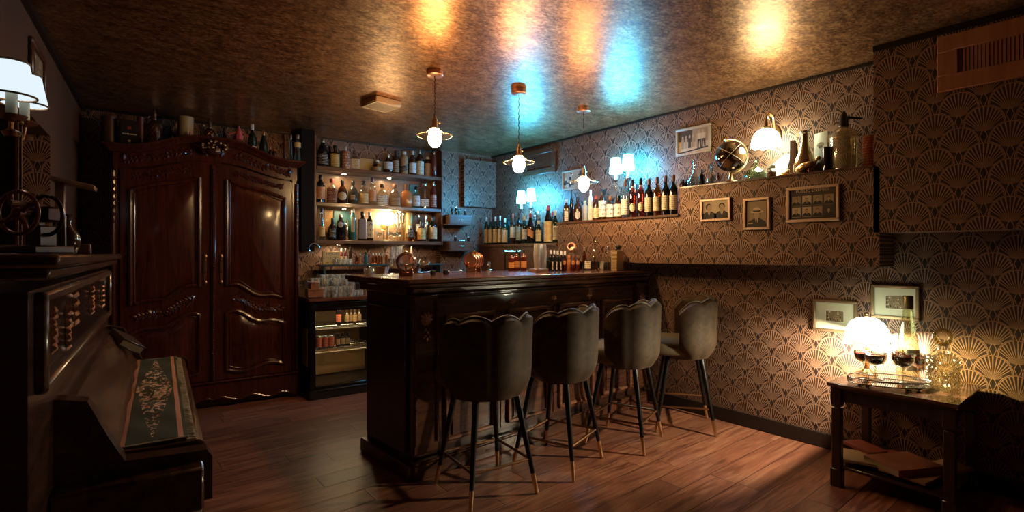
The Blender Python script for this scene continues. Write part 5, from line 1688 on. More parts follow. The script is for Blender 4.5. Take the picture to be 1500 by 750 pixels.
right_row([
 (829.5, 292, 9, 'spirit', G_BROWN, C_WHITE, (L_WHITE, .07, .50, .55), 'square brown bottle with narrow white label', dict(sq=.5)),
 (837, 279, 6, 'wine', G_BLACK, C_BLACK, None, 'thin black bottle behind the square brown one', dict(X=3.70)),
 (846, 288, 13, 'squat', G_BROWN, C_BLACK, (L_CREAM2, .10, .42, .6), 'round brown bottle with oval white label and red seal', dict(oval=True, neckband=(C_RED, .62, .70))),
 (857, 294, 8, 'tall', lab('cream_bottle', (.60, .50, .32), (.4, .3, .2)), C_GOLD, None, 'cream coloured bottle behind the round brown one', dict(X=3.70)),
 (865, 278.5, 7, 'tall', plain('white_glass_bottle', (.78, .78, .72), .2), C_WHITE, None, 'slim tall all-white bottle'),
 (873, 287, 10.5, 'spirit', G_BROWN, C_RED, (L_CREAM2, .10, .52, 1.2), 'brown bottle with red cap and cream label'),
 (882.5, 277, 11.5, 'mini', G_BROWN, C_BLACK, fl, 'flower-printed white label bottle with tall dark stopper, first of three'),
 (894, 286, 11.5, 'mini', G_BROWN, C_CORK, fl, 'flower-printed white label bottle with brown stopper, middle of three'),
 (905.5, 286, 11.5, 'mini', G_BROWN, C_BLACK, fl, 'flower-printed white label bottle with dark stopper, beside the clear bottle'),
 (915.5, 264, 12, 'wine', G_CLEAR, C_CORK, (L_WHITE, .10, .50, 1.25), 'clear wine bottle with plain white label and brown foil'),
 (926.5, 263, 11, 'wine', G_ROSE, C_BLACK, (L_CREAM2, .16, .38, .8), 'red bottle with oval white label, nearer the clear bottle', dict(oval=True, neckband=(C_WHITE, .72, .82))),
 (938.5, 261, 11.5, 'wine', G_ROSE, C_BLACK, (L_CREAM2, .16, .38, .8), 'red bottle with oval white label, nearer the cream-labelled wines', dict(oval=True, neckband=(C_WHITE, .72, .82))),
 (950.5, 262, 12, 'wine', G_BLACK, C_CORK, (L_CREAM2, .14, .50, 1.25), 'dark red wine bottle with cream label, first of four'),
 (962.5, 259.5, 12, 'wine', G_AMBER, C_CORK, (L_CREAM2, .14, .50, 1.25), 'amber wine bottle with cream label between dark ones'),
 (975, 257.5, 12, 'wine', G_BLACK, C_CORK, (L_CREAM2, .14, .50, 1.25), 'dark wine bottle with cream label right of the amber one'),
 (986.5, 256, 12, 'wine', G_BLACK, C_CORK, (L_CREAM2, .14, .50, 1.25), 'dark wine bottle with cream label at the step of the ledge'),
], 3.60, ZLT, ', wall ledge', 'bottles on the papered wall ledge')
# ------------------------------------------------------------------ niche ornaments
ZNT = ZN + .012 + EPS
def nic(u, v=250, X=3.60):
    q = on_X(u, v, X); return Vector((X, q.y, ZNT)), q.z - ZNT
p, _ = nic(1000, 258, 3.62); bottle(p, .075, .022, 'mini', G_BROWN, C_BLACK, None, 'small dark bottle with black cap at the left end of the lamp niche')
p, _ = nic(1006, 258, 3.68); bottle(p, .085, .020, 'mini', G_BLACK, C_BLACK, None, 'small black bottle behind the dark one at the left end of the niche')
def vase(u, vt, r, label):
    p, h = nic(u, vt)
    m = MB(); m.lathe([(0, 0), (r * .8, 0), (r, h * .12), (r * .92, h * .26), (r * .45, h * .40), (r * .2, h * .55), (r * .18, h * .97), (r * .22, h), (r * .16, h), (r * .13, h * .55), (r * .8, h * .24), (r * .8, h * .05), (0, h * .03)], 22)
    return tag(m.build('glass_vase', G_CLEAR, loc=p), label, 'vase', 'slender glass vases in the niche')
vase(1017, 234, .056, 'clear bulbous glass vase with slender neck below the street photograph')
vase(1043, 238, .048, 'clear slender glass vase left of the dark globe')
p, h = nic(1028, 248, 3.66); bottle(p, h, .024, 'jug', G_BLACK, C_BLACK, None, 'small round black bottle between the two clear glass vases')
p, _ = nic(1052, 258, 3.66); bottle(p, .10, .017, 'tall', G_AMBER, C_BLACK, None, 'small amber vial between the slender vase and the dark globe')
# globe
p, h = nic(1070.5, 229, 3.575)
gr = px2m(45, p) / 2
gb = thing('desk_globe', 'dark glossy globe in a brass meridian ring on a stand', 'globe', p)
gt = NT('globe_map')
gn = gt.noise(gt.coord(), 11.0, 4, .55, .3)
gt.pbr(**{'Base Color': gt.ramp(gn, [(.50, (.022, .010, .008)), (.56, (.20, .105, .045))]), 'Roughness': .10, 'Coat Weight': .6})
m = MB(); m.ell((0, 0, h), gr, 32, 20); m.build('globe_ball', gt.m, gb)
ax = Vector((-.30, .22, .92)).normalized()
q_ = ax.to_track_quat('X', 'Z').to_matrix().to_4x4()
m = MB()
Mr = Matrix.Translation((0, 0, h)) @ Matrix.Rotation(facecam(p) + .45, 4, 'Z')
m.tube([(sin(a) * gr * 1.10, 0, cos(a) * gr * 1.10) for a in [rad(-20) + rad(200) * i / 30 for i in range(31)]], .008, 8, M=Mr, sq=1.0)
m.build('meridian_ring', BRASS, gb)
m = MB()
for rot in (rad(35), rad(-48)):
    Mq = Matrix.Translation((0, 0, h)) @ Matrix.Rotation(facecam(p), 4, 'Z') @ Matrix.Rotation(rot, 4, 'Y')
    m.tube([(cos(2 * PI * i / 40) * gr * 1.006, sin(2 * PI * i / 40) * gr * 1.006, 0) for i in range(40)], .0022, 5, closed=True, M=Mq)
m.build('globe_lines', plain('globe_line', (.50, .30, .16), .4), gb)
m = MB(); m.lathe([(0, 0), (.065, 0), (.06, .010), (.02, .022), (.012, .05), (.014, .07), (.010, h - gr * 1.08), (0, h - gr * 1.08)], 22); m.build('stand', BRASS, gb)
# carafe, jar, card, ornaments
p, h = nic(1108, 234, 3.685)
m = MB(); m.lathe([(0, 0), (.06, 0), (.085, .02), (.088, .05), (.07, .085), (.03, .115), (.014, .125), (.014, h * .93), (.020, h), (.014, h), (.010, .128), (.062, .08), (.078, .05), (.075, .02), (0, .008)], 26)
tag(m.build('glass_carafe', glass('green_glass', (.80, .90, .78)), loc=p), 'broad pale green glass carafe standing under the opal wall lamp', 'carafe')
p, h = nic(1130, 241)
j = thing('spice_jar', 'small lidded glass jar half filled with brown powder under the wall lamp', 'jar', p)
m = MB(); m.lathe([(0, 0), (.028, 0), (.029, h * .72), (.022, h * .76), (0, h * .76)], 18); m.build('glass_body', G_CLEAR, j)
m = MB(); m.lathe([(0, .003), (.026, .003), (.026, h * .48), (0, h * .48)], 16); m.build('contents', plain('brown_powder', (.22, .09, .03), .8), j)
m = MB(); m.lathe([(0, h * .76), (.024, h * .76), (.024, h * .92), (.010, h * .94), (.010, h), (0, h)], 16); m.build('lid', plain('pale_lid', (.6, .58, .5), .4), j)
p, h = nic(1143, 224, 3.70)
m = MB(); hh = h
c = .060
m.prism([(-.075, hh * .56), (-.035, hh * .10), (.030, hh * .03), (.06, hh * .90), (.028, hh * .98)], -.003, .003)
o = m.build('paper_fan', plain('bright_white_card', (.95, .93, .86), .6), loc=p, rz=RW); o.rotation_euler = (rad(-8), 0, RW)
tag(o, 'white tilted paper card leaning on the wallpaper, right of the opal lamp', 'card')
p, h = nic(1161.5, 206, 3.63)
m = MB(); m.box((0, 0, h / 2), (.032, .032, h), ch=.002); m.use(WOODTRIM)
m.box((.020, 0, h * .46), (.012, .030, h * .92), ch=.002)
tag(m.build('wooden_block', wood('block_wood', (.20, .09, .04), (.42, .22, .10), .4, (20, 20, 3), .1), loc=p, rz=RW), 'tall narrow wooden block left of the brass flask in the niche', 'ornament')
p, h = nic(1150, 249, 3.57)
o = thing('brass_figurine', 'tiny brass reclining figurine at the front of the niche near the jar', 'figurine', p, RW)
m = MB(); m.ell((0, 0, .018), (.024, .014, .018), 12, 8); m.ell((.020, 0, .036), (.011, .010, .012), 10, 7); m.ell((-.024, 0, .012), (.016, .009, .010), 10, 7); m.tube([(.008, -.008, .022), (.03, -.014, .012), (.038, -.012, .004)], .005, 6); m.build('body', BRASS, o)
p, h = nic(1179, 192, 3.62)
fl_ = thing('brass_flask', 'tall glossy brass bottle with long neck behind a metal bird', 'flask', p, facecam(p))
m = MB(); m.lathe([(0, 0), (.052, 0), (.066, .02), (.070, .06), (.060, .10), (.036, .16), (.024, .22), (.022, h * .93), (.028, h * .95), (.028, h), (.020, h), (.018, h * .95), (0, h * .95)], 28)
m.build('body', plain('pale_brass', (.66, .52, .32), .18, 1.0), fl_)
m = MB(); m.lathe([(.029, h * .95), (.031, h * .96), (.031, h * .985), (.029, h)], 20); m.build('collar', SILVER, fl_)
p, h = nic(1184, 238, 3.54)
bd = thing('metal_bird', 'small polished metal bird standing before the brass bottle in the niche', 'ornament', p, RW)
sp = [(-.075, 0, .020), (-.05, 0, .034), (-.02, 0, .046), (.02, 0, .056), (.045, 0, .072), (.058, 0, .088)]
m = MB(); m.tube(spline(sp, 5), [.005 + .022 * sin(PI * min(1, (i + 1) / 22)) for i in range(26)], 12)
m.ell((.060, 0, .090), (.016, .014, .014), 10, 8); m.tube([(.072, 0, .090), (.094, 0, .084)], [.005, .001], 6)
m.build('body', BRASS, bd)
m = MB(); m.ell((0, -.020, .050), (.045, .006, .016), 10, 6, rot=Matrix.Rotation(rad(-25), 4, 'Y')); m.build('wing', BRASSD, bd)
m = MB()
m.tube([(.004, -.008, .034), (.006, -.008, 0)], .003, 6); m.tube([(.014, .008, .036), (.016, .008, 0)], .003, 6); m.tube([(.005, -.008, .002), (.030, -.010, .002)], .0025, 5); m.tube([(.015, .008, .002), (.040, .010, .002)], .0025, 5)
m.build('legs', BRASSD, bd)
a, h = nic(1191, 197, 3.68); b, _ = nic(1217, 188, 3.68)
w = abs(a.y - b.y)
m = MB().use(plain('greenish_white_card', (.76, .80, .70), .6)); m.box((0, .002, h / 2), (w, .004, h))
m.use(SEP_M)
for k in range(5):
    t = PI / 2 + (k - 2) * .55
    fell(m, cos(t) * .020, h * .68 + sin(t) * .016, .012, .010, -.0008, 10)
m.use(SEP_D); fell(m, 0, h * .66, .018, .010, -.0010, 12); m.tube([(0, -.001, h * .64), (.004, -.001, h * .56)], .0015, 5)
o = m.build('greeting_card', None, loc=Vector((3.66, (a.y + b.y) / 2, ZNT)), rz=RW - rad(28)); tag(o, 'tall pale card printed with a single flower, left of the siphon', 'card')
p, h = nic(1212, 216, 3.535)
m = MB(); m.lathe([(0, 0), (.026, 0), (.027, .004), (.027, h - .004), (.024, h), (0, h)], 18)
m.use(G_BLACK)
tag(m.build('lighter_tube', plain('brown_tube', (.10, .045, .025), .2, .6), loc=p), 'short dark brown metal tube standing left of the glass siphon', 'tube')
def siphon(p, h, r, glassm, headm, label, mesh=False, rz=None, where=None):
    s = thing('soda_siphon', label, 'soda siphon', p, facecam(p) if rz is None else rz)
    m = MB(); hb = h * .74
    m.lathe([(0, .012), (r * .9, .012), (r, .03), (r, hb * .74), (r * .93, hb * .84), (r * .66, hb * .93), (r * .34, hb * .975), (r * .30, hb), (0, hb)], 26)
    m.build('glass_body', glassm, s)
    m = MB(); m.lathe([(0, 0), (r * .9, 0), (r * .93, .008), (r * .9, .014), (0, .014)], 24); m.build('base_ring', SILVER, s)
    if mesh:
        m = MB()
        for t in range(12):
            for sg in (-1, 1):
                pts = []
                for i in range(25):
                    f_ = i / 24
                    zz = .03 + (hb * .90 - .03) * f_
                    rr = r * (1.02 if zz < hb * .74 else 1.02 - .62 * ((zz - hb * .74) / (hb * .26)) ** 1.6)
                    an = 2 * PI * t / 12 + sg * f_ * 2.4
                    pts.append((cos(an) * rr, sin(an) * rr, zz))
                m.tube(pts, .0025, 5)
        m.build('wire_mesh', BRASSD, s)
    else:
        m = MB(); m.lathe([(r * 1.004, hb * .735), (r * 1.01, hb * .74), (r * 1.004, hb * .745)], 26); m.build('band', BRASS, s)
    hd = MB(); z = hb
    hd.lathe([(0, z), (r * .36, z), (r * .38, z + h * .03), (r * .32, z + h * .05), (r * .30, z + h * .15), (r * .16, h * .97), (r * .08, h), (0, h)], 16)
    hh_ = hd.build('head', headm, s)
    hd = MB(); hd.tube([(r * .2, 0, z + h * .15), (r * .6, 0, z + h * .13), (r * 1.25, 0, z + h * .10)], [r * .11, r * .10, r * .08], 8); hd.build('lever', headm, hh_)
    hd = MB(); hd.tube([(-r * .2, 0, z + h * .06), (-r * .55, 0, z + h * .085), (-r * .72, 0, z + h * .05)], r * .07, 8); hd.build('spout', STEEL, hh_)
    return s
def frosty():
    t = NT('frosted_yellow_glass')
    tr = t.n('BsdfTransparent', {'Color': (.80, .72, .52)}); tl = t.n('BsdfDiffuse', {'Color': (.62, .54, .36)}); gl = t.n('BsdfGlossy', {'Color': (1, 1, 1), 'Roughness': .15})
    a = t.n('MixShader', {0: .26, 1: tr.outputs[0], 2: tl.outputs[0]})
    b = t.n('MixShader', {0: t.M('MULTIPLY_ADD', t.n('LayerWeight', {'Blend': .5}).outputs['Facing'], .25, .06), 1: a.outputs[0], 2: gl.outputs[0]})
    t.t.links.new(b.outputs[0], t.out.inputs[0])
    return t.m
FROSTY = frosty()
p, h = nic(1236, 163, 3.595); siphon(p, h, px2m(36, p) / 2, FROSTY, C_BLACK, 'large clear glass soda siphon with black head at the right end of the niche')
p, h = nic(1274, 199, 3.67)
m = MB(); m.lathe([(0, 0), (.040, 0), (.042, .006), (.038, h - .006), (.034, h), (0, h)], 20); m.use(L_RED)
tag(m.build('red_tin', plain('red_glass', (.28, .05, .035), .15), loc=p), 'tall dark red cylinder tin at the very right end of the niche', 'tin')

# ------------------------------------------------------------------ little drawer shelves on the back wall
def drawer_shelf(u0, u1, vt, vb, lb):
    b = 5.06
    a, c, d = on_by(u0, vt, b), on_by(u1, vt, b), on_by(u0, vb, b)
    w, h = c.x - a.x, a.z - d.z
    r = thing('drawer_shelf', lb, 'shelf', BW((a.x + c.x) / 2, b, d.z), BETA, 'small drawer shelves on the back wall')
    m = MB(); m.box((0, .12, .006), (w + .05, .24, .012), ch=.002); m.box((0, .12, h - .006), (w, .236, .012))
    for s in (-1, 1): m.box((s * (w / 2 - .006), .12, h / 2), (.012, .236, h - .024))
    m.build('body', WOODTRIM, r)
    m = MB(); m.box((0, .008, h / 2), (w - .026, .016, h - .026), ch=.002); dr = m.build('drawer', wood('drawer_wood', (.08, .03, .016), (.22, .095, .05), .35, (3, 20, 20), .2), r)
    m = MB(); m.box((0, -.002, h / 2), (.075, .004, .022), ch=.001); m.tube([(-.028, -.004, h / 2), (-.024, -.016, h / 2), (.024, -.016, h / 2), (.028, -.004, h / 2)], .004, 6); m.build('handle', SILVER, dr)
    return (a, c, d.z + h)
a1, c1, zt1 = drawer_shelf(659, 692, 314, 329, 'upper small wooden drawer shelf with silver pull under the wall hatch')
a2, c2, zt2 = drawer_shelf(659, 694, 353, 368, 'lower small wooden drawer shelf with silver pull near the bar top')
for (u, hpx, zt, gm, cm, lb, y, x) in ((662, 11, zt1, G_BLACK, C_BLACK, None, 5.12, 'black dropper bottle on the left of the upper drawer shelf'),
      (668, 13, zt1, G_BLACK, C_SILVER, None, 5.14, 'black dropper bottle with silver top on the upper drawer shelf'),
      (673, 8, zt1, G_TEAL, C_WHITE, None, 5.12, 'little teal vial with white cap on the upper drawer shelf'),
      (681, 8.5, zt1, G_BROWN, C_WHITE, None, 5.12, 'small brown vial with white cap at the right of the upper drawer shelf'),
      (653.5, 7, zt2 - .0, G_BROWN, C_WHITE, None, 5.10, 'small brown vial with white cap overhanging left of the lower drawer shelf'),
      (667, 8, zt2, G_BROWN, C_WHITE, None, 5.10, 'small brown vial with white cap on the left of the lower drawer shelf'),
      (686, 7, zt2, G_BLACK, C_WHITE, None, 5.10, 'small black vial with white cap on the right of the lower drawer shelf')):
    if u < 655: continue
    q = on_by(u, 350, y); p = BW(q.x, y, zt + .0006)
    bottle(p, px2m(hpx, p), .017, 'mini', gm, cm, lb, x, 'vials on the drawer shelves')
q = on_by(677, 350, 5.10)
m = MB(); m.tube([(-.035, 0, .008), (.035, 0, .008)], .007, 8); m.box((.036, 0, .010), (.012, .02, .020), ch=.002); m.ell((-.034, 0, .009), .009, 8, 6)
tag(m.build('bar_tool', STEEL, loc=BW(q.x, 5.10, zt2 + .001), rz=BETA), 'short steel bar tool lying on the lower drawer shelf', 'bar tool')

# ------------------------------------------------------------------ things on the bar
TB = TZ + EPS
def onb(u, v):
    p = on_z(u, v, TZ)
    if p.x > 3.40: p = on_X(u, v, 3.40)
    p.z = TB; return p
CRYST = glass('rose_crystal', (.92, .74, .62), .14, 2.6)
def barrel(u, v, r, ln, mat, hoop, label, rz, tap=True, nf=12):
    p = onb(u, v)
    b = thing('tabletop_barrel', label, 'barrel', p, rz, None)
    zc_ = r + .028
    M_ = Matrix.Translation((0, 0, zc_)) @ Matrix.Rotation(PI / 2, 4, 'X')
    m = MB()
    K = 10
    prof = [(0, -ln / 2)] + [(r * (.82 + .18 * sin(PI * i / K)), -ln / 2 + ln * i / K) for i in range(K + 1)] + [(r * .70, ln / 2), (r * .68, ln / 2 - .010), (0, ln / 2 - .012)]
    m.lathe(prof, nf, M_); m.build('cask', mat, b, sharp=20)
    m = MB()
    for f_ in (-.42, -.20, .05, .26, .46):
        rr = r * (.82 + .18 * cos(PI * f_)) + .002
        m.tube([(cos(2 * PI * i / 32) * rr, sin(2 * PI * i / 32) * rr, ln * f_) for i in range(32)], .0045, 6, closed=True, M=M_)
    m.build('hoops', hoop, b)
    m = MB()
    for s in (-1, 1):
        m.box((0, s * ln * .28, .012), (r * 1.5, .016, .024), ch=.002); m.box((r * .55, s * ln * .28, .03), (.02, .016, .03), ch=.002); m.box((-r * .55, s * ln * .28, .03), (.02, .016, .03), ch=.002)
    m.build('cradle', hoop, b)
    if tap:
        m = MB(); m.tube([(0, -ln / 2, zc_ - r * .5), (0, -ln / 2 - .035, zc_ - r * .5)], .007, 8); m.tube([(0, -ln / 2 - .03, zc_ - r * .5), (0, -ln / 2 - .03, zc_ - r * .5 - .025)], .006, 8); m.box((0, -ln / 2 - .022, zc_ - r * .5 + .014), (.03, .008, .008), ch=.002); m.build('tap', hoop, b)
    m = MB(); m.lathe([(0, 0), (.012, 0), (.014, .010), (.008, .018), (0, .02)], 12, loc=(0, 0, zc_ + r - .002)); m.build('bung', hoop, b)
    return b
p = onb(595, 404); barrel(595, 404, px2m(13.5, p), .13, CRYST, plain('rose_copper', (.62, .38, .28), .2, .9), 'clear faceted crystal barrel with copper hoops on the left end of the bar', -YAW + rad(10), nf=10)
p = onb(694, 398.5); barrel(694, 398.5, px2m(12, p), .12, COPPER, plain('bright_copper', (.85, .50, .34), .15, 1.0), 'ribbed copper barrel on the bar below the drawer shelves', -YAW - rad(32), nf=24)
for (u, v, lb) in ((634, 403.5, 'small black block on the bar edge, left of two'), (653, 402.5, 'small black block on the bar edge, nearer the copper barrel')):
    p = onb(u, v); m = MB(); s_ = px2m(6, p); m.box((0, 0, s_ * .6), (s_, s_, s_ * 1.2), ch=.003)
    tag(m.build('coaster_holder', BLACK, loc=p, rz=GAM), lb, 'holder', 'small black blocks on the bar')
for i, ((u0, v0, u1, v1), lb) in enumerate((((612, 400.5, 630, 399.5), 'long steel bar spoon lying on the bar right of the crystal barrel'), ((657, 400, 675, 398.5), 'steel muddler lying on the bar left of the copper barrel'))):
    a, b = onb(u0, v0), onb(u1, v1)
    m = MB(); m.tube([a - a + Vector((0, 0, .006)), (b - a) + Vector((0, 0, .006))], .005, 8); m.ell((b - a) + Vector((0, 0, .009)), (.014, .010, .008), 10, 7); m.ell(Vector((0, 0, .009)), .009, 8, 6)
    tag(m.build('bar_spoon' if i == 0 else 'muddler', STEEL, loc=a), lb, 'bar tool')
p = onb(621, 400.6)
coupe(Vector((p.x, p.y, TB)), .12, .052, 'wide flat coupe glass on the bar behind the crystal barrel', None)
p = onb(606, 400.4)
m = MB(); m.lathe([(0, 0), (.045, 0), (.06, .04), (.056, .04), (.042, .006), (0, .006)], 20)
tag(m.build('glass_bowl', G_CLEAR, loc=p), 'low cut glass bowl on the bar right behind the crystal barrel', 'bowl')
p = onb(556, 403)
m = MB(); m.lathe([(0, 0), (.05, 0), (.07, .055), (.072, .058), (.066, .055), (.047, .008), (0, .008)], 14)
tag(m.build('cut_glass_bowl', glass('cut_glass', (.80, .86, .86), refl=1.8), loc=p), 'sparkling cut glass bowl on the far left end of the bar', 'bowl')
p = onb(576, 402); coupe(p, .11, .035, 'small clear glass goblet on the bar left of the crystal barrel', None, name='goblet')
p = onb(539, 403.5); tumbler(p, .05, .03, 'small clear tumbler at the far left corner of the bar top', None)
p = onb(717, 396.6)
m = MB(); m.lathe([(0, 0), (.022, 0), (.02, .008), (.010, .014), (.009, .05), (.014, .055), (.013, .07), (0, .075)], 14); m.tube([(0, 0, .055), (-.03, -.02, .06), (-.035, -.024, .048)], .006, 7)
tag(m.build('small_tap', STEEL, loc=p), 'small chrome tap standing on the bar beside the copper barrel', 'tap')
# bottle crate with three amber bottles
for k, (u, vt) in enumerate(((749, 369), (757, 366), (767, 366))):
    p = onb(u, 396.5); hh = (396.5 - vt) * depth_of(p) / F
    bottle(p, hh, px2m(8.5, p) / 2, 'spirit', G_RED, C_BLACK, (L_ORANGE, .16, .44, 1.2), ('dark red bottle with orange label at the left of the bottle carrier', 'dark red bottle with orange label in the middle of the bottle carrier', 'dark red bottle with orange label beside the steel shakers')[k], 'orange labelled bottles in the carrier', sq=.5)
p = onb(759, 396.5)
cr = thing('bottle_carrier', 'black wire bottle carrier with chrome bar behind the orange-labelled bottles', 'carrier', Vector((p.x, p.y + .08, TB)), GAM)
m = MB()
for s in (-1, 1): m.tube([(s * .085, 0, 0), (s * .085, 0, .165)], .006, 8)
m.tube([(-.085, 0, .015), (.085, 0, .015)], .004, 6); m.build('frame', BLACKMET, cr)
m = MB(); m.tube([(-.09, 0, .165), (.09, 0, .165)], .008, 8); m.build('handle', STEEL, cr)
# shakers on a wooden block
p = onb(789, 398.5)
bw_ = px2m(25, p)
m = MB(); m.box((0, 0, .013), (bw_, .09, .026), ch=.003)
tag(m.build('wooden_board', wood('board_wood', (.20, .10, .05), (.40, .22, .11), .4, (4, 20, 20), .1), loc=p, rz=GAM), 'small pale wooden board under the steel shakers on the bar', 'board')
for k, (du, dy, lb) in enumerate(((-6, -.018, 'steel shaker tin standing left on the wooden board'), (6, -.018, 'steel shaker tin standing right on the wooden board'))):
    o = Vector((p.x + px2m(du, p), p.y + dy, TB + .0272))
    hh = (394 - 375) * depth_of(p) / F; r = px2m(10.5, p) / 2
    m = MB(); m.lathe([(0, 0), (r * .78, 0), (r * .80, .004), (r, hh), (r * .97, hh), (r * .75, .008), (0, .008)], 22)
    tag(m.build('shaker_tin', plain('brushed_steel', (.80, .78, .74), .38, .75), loc=o), lb, 'shaker', 'steel shaker tins')
    m = MB(); hh2 = (376 - 359) * depth_of(p) / F
    m.lathe([(0, hh2), (r * .80, hh2), (r * .82, hh2 - .004), (r * 1.04, .003), (r * 1.04, 0), (r * 1.0, 0), (r * .78, hh2 - .008), (0, hh2 - .008)], 22)
    tag(m.build('shaker_tin', plain('brushed_steel', (.80, .78, .74), .38, .75), loc=o + Vector((0, 0, hh + .0006))), lb.replace('standing', 'upturned on the one'), 'shaker', 'steel shaker tins')
# bitters bottles
gB = 'small bitters bottles on the bar'
def bb(u, vb, vt, w, kind, gm, cm, lb, tx, **kw):
    p = onb(u, vb); bottle(p, (vb - vt) * depth_of(p) / F, px2m(w, p) / 2, kind, gm, cm, lb, tx, gB, **kw)
strip = (L_CREAM2, .10, .62, .35)
for k in range(5):
    bb(806.5 + k * 5.2, 395.4, 366.5 + .4 * k, 5.2, 'mini', G_BLACK, C_WHITE, None, 'dark bitters bottle with white pourer in the rear row, ' + ('next to the shakers', 'second from the shakers', 'third from the shakers', 'fourth from the shakers', 'fifth from the shakers')[k])
for k in range(4):
    bb(803.5 + k * 6.0, 397.2, 376, 5.6, 'mini', G_BLACK, C_BLACK, strip if k else None, 'small black dropper bottle with thin label in the front row, ' + ('beside the shakers', 'second from the shakers', 'third from the shakers', 'fourth from the shakers')[k])
for k in range(4):
    bb(826.5 + k * 6.6, 397.0, 374, 6.2, 'mini', (G_RED, G_ORANGE, G_RED, G_RED)[k], (C_BLACK, C_ORANGE, C_CORK, C_CORK)[k], (lab('orange_round', (.62, .30, .14), (.3, .1, .05)), .40, .66, .9), 'small amber bottle with round orange label, ' + ('nearest the black droppers', 'with orange cap', 'second from the right', 'at the right end of its row')[k], oval=True)
bb(799, 395.2, 362, 5, 'mini', G_TEAL, C_SILVER, None, 'small teal bottle with silver cap behind the bitters row')
bb(861, 396, 373, 9, 'mini', G_CLEAR, C_CORK, (L_CREAM2, .12, .56, 1.2), 'small clear bottle with cream label left of the glass decanter', sq=.4)
bb(856, 395.2, 362, 6, 'spirit', G_AMBER, C_GOLD, None, 'slim amber bottle with gold cap behind the cream-labelled small bottle')
p = onb(871, 394); hh = (394 - 350) * depth_of(p) / F; r = px2m(14, p) / 2
d = thing('glass_decanter', 'clear glass decanter with flared neck at the right end of the bar', 'decanter', p)
m = MB(); m.lathe([(0, 0), (r * .9, 0), (r, .01), (r, hh * .42), (r * .85, hh * .50), (r * .4, hh * .60), (r * .28, hh * .70), (r * .26, hh * .82), (r * .50, hh), (r * .46, hh), (r * .22, hh * .82), (0, hh * .80)], 24); m.build('glass_body', glass('decanter_glass', (.86, .86, .80), refl=2.2), d)
m = MB(); m.lathe([(0, .008), (r * .9, .008), (r * .9, hh * .28), (0, hh * .28)], 20); m.build('spirit', glass('spirit_gold', (.85, .62, .30)), d)
m = MB(); m.lathe([(r * .30, hh * .60), (r * .44, hh * .62), (r * .42, hh * .65), (r * .28, hh * .68)], 20); m.build('neck_ring', SILVER, d)
p = onb(882, 396); tumbler(p, .075, px2m(8, p) / 2, 'small golden cut glass tumbler left of the perfume bottle', None, 'cut_tumbler')
p = onb(891, 395)
d = thing('glass_bottle', 'slim clear glass bottle with silver stopper left of the gold-patterned perfume bottle', 'bottle', p)
hh = (395 - 358) * depth_of(p) / F; r = px2m(8, p) / 2
m = MB(); m.lathe([(0, 0), (r, 0), (r, hh * .5), (r * .5, hh * .62), (r * .4, hh * .76), (0, hh * .76)], 18); m.build('glass_body', G_CLEAR, d)
m = MB(); m.lathe([(0, hh * .76), (r * .5, hh * .76), (r * .6, hh * .86), (r * .4, hh), (0, hh)], 16); m.build('stopper', SILVER, d)
p = onb(904, 396); w = px2m(16, p); hh = (396 - 366) * depth_of(p) / F
d = thing('perfume_bottle', 'square gold-patterned glass bottle with black squeeze bulb at the bar end', 'bottle', p, GAM)
t = NT('gold_trellis')
wv = t.n('TexWave', {'Vector': t.coord((1, 1, 1), (0, rad(45), 0)), 'Scale': 38.0, 'Distortion': 1.5}).outputs['Fac']
t.pbr(**{'Base Color': t.ramp(wv, [(.4, (.20, .12, .05)), (.6, (.72, .54, .28))]), 'Metallic': .5, 'Roughness': .3})
m = MB(); m.box((0, 0, hh / 2), (w, w * .7, hh), ch=.004); m.build('body', t.m, d)
m = MB(); m.lathe([(0, hh), (w * .2, hh), (w * .2, hh + .012), (0, hh + .012)], 14); m.ell((w * .18, 0, hh + .030), (.026, .022, .020), 12, 8); m.build('squeeze_bulb', BLACK, d)
# copper mug on wire stand, jigger
p = onb(841, 392)
d = thing('copper_mug_stand', 'small copper mug tilted on a wire stand above the bitters bottles', 'mug', p, -YAW)
zz = (392 - 360) * depth_of(p) / F
m = MB(); Mx = Matrix.Translation((-.02, 0, zz)) @ Matrix.Rotation(rad(72), 4, 'X') @ Matrix.Rotation(rad(-20), 4, 'Y')
m.lathe([(0, -.035), (.030, -.035), (.036, -.02), (.038, 0), (.036, .03), (.034, .04), (.030, .04), (.030, -.02), (0, -.028)], 22, Mx)
for k in (-.022, -.006, .012, .028):
    m.tube([(cos(2 * PI * i / 24) * .0385, sin(2 * PI * i / 24) * .0385, k) for i in range(24)], .003, 5, closed=True, M=Mx)
m.build('mug', COPPER, d)
m = MB(); m.tube([(.02, 0, .004), (.02, 0, zz * .6), (.0, 0, zz - .034), (-.03, 0, zz - .036)], .004, 7); m.tube([(-.05, 0, zz), (-.085, 0, zz + .075)], .0035, 6); m.box((-.09, 0, zz + .078), (.03, .012, .010)); m.tube([(.012, 0, zz + .0), (.04, 0, zz + .09)], .004, 6)
m.lathe([(0, 0), (.04, 0), (.04, .006), (0, .006)], 18); m.build('stand', BRASSD, d)
m = MB(); m.lathe([(0, .0), (.006, .0), (.022, .030), (.026, .034), (.024, .036), (0, .004)], 18, loc=(.042, 0, zz + .088)); m.build('strainer_cup', SILVER, d)

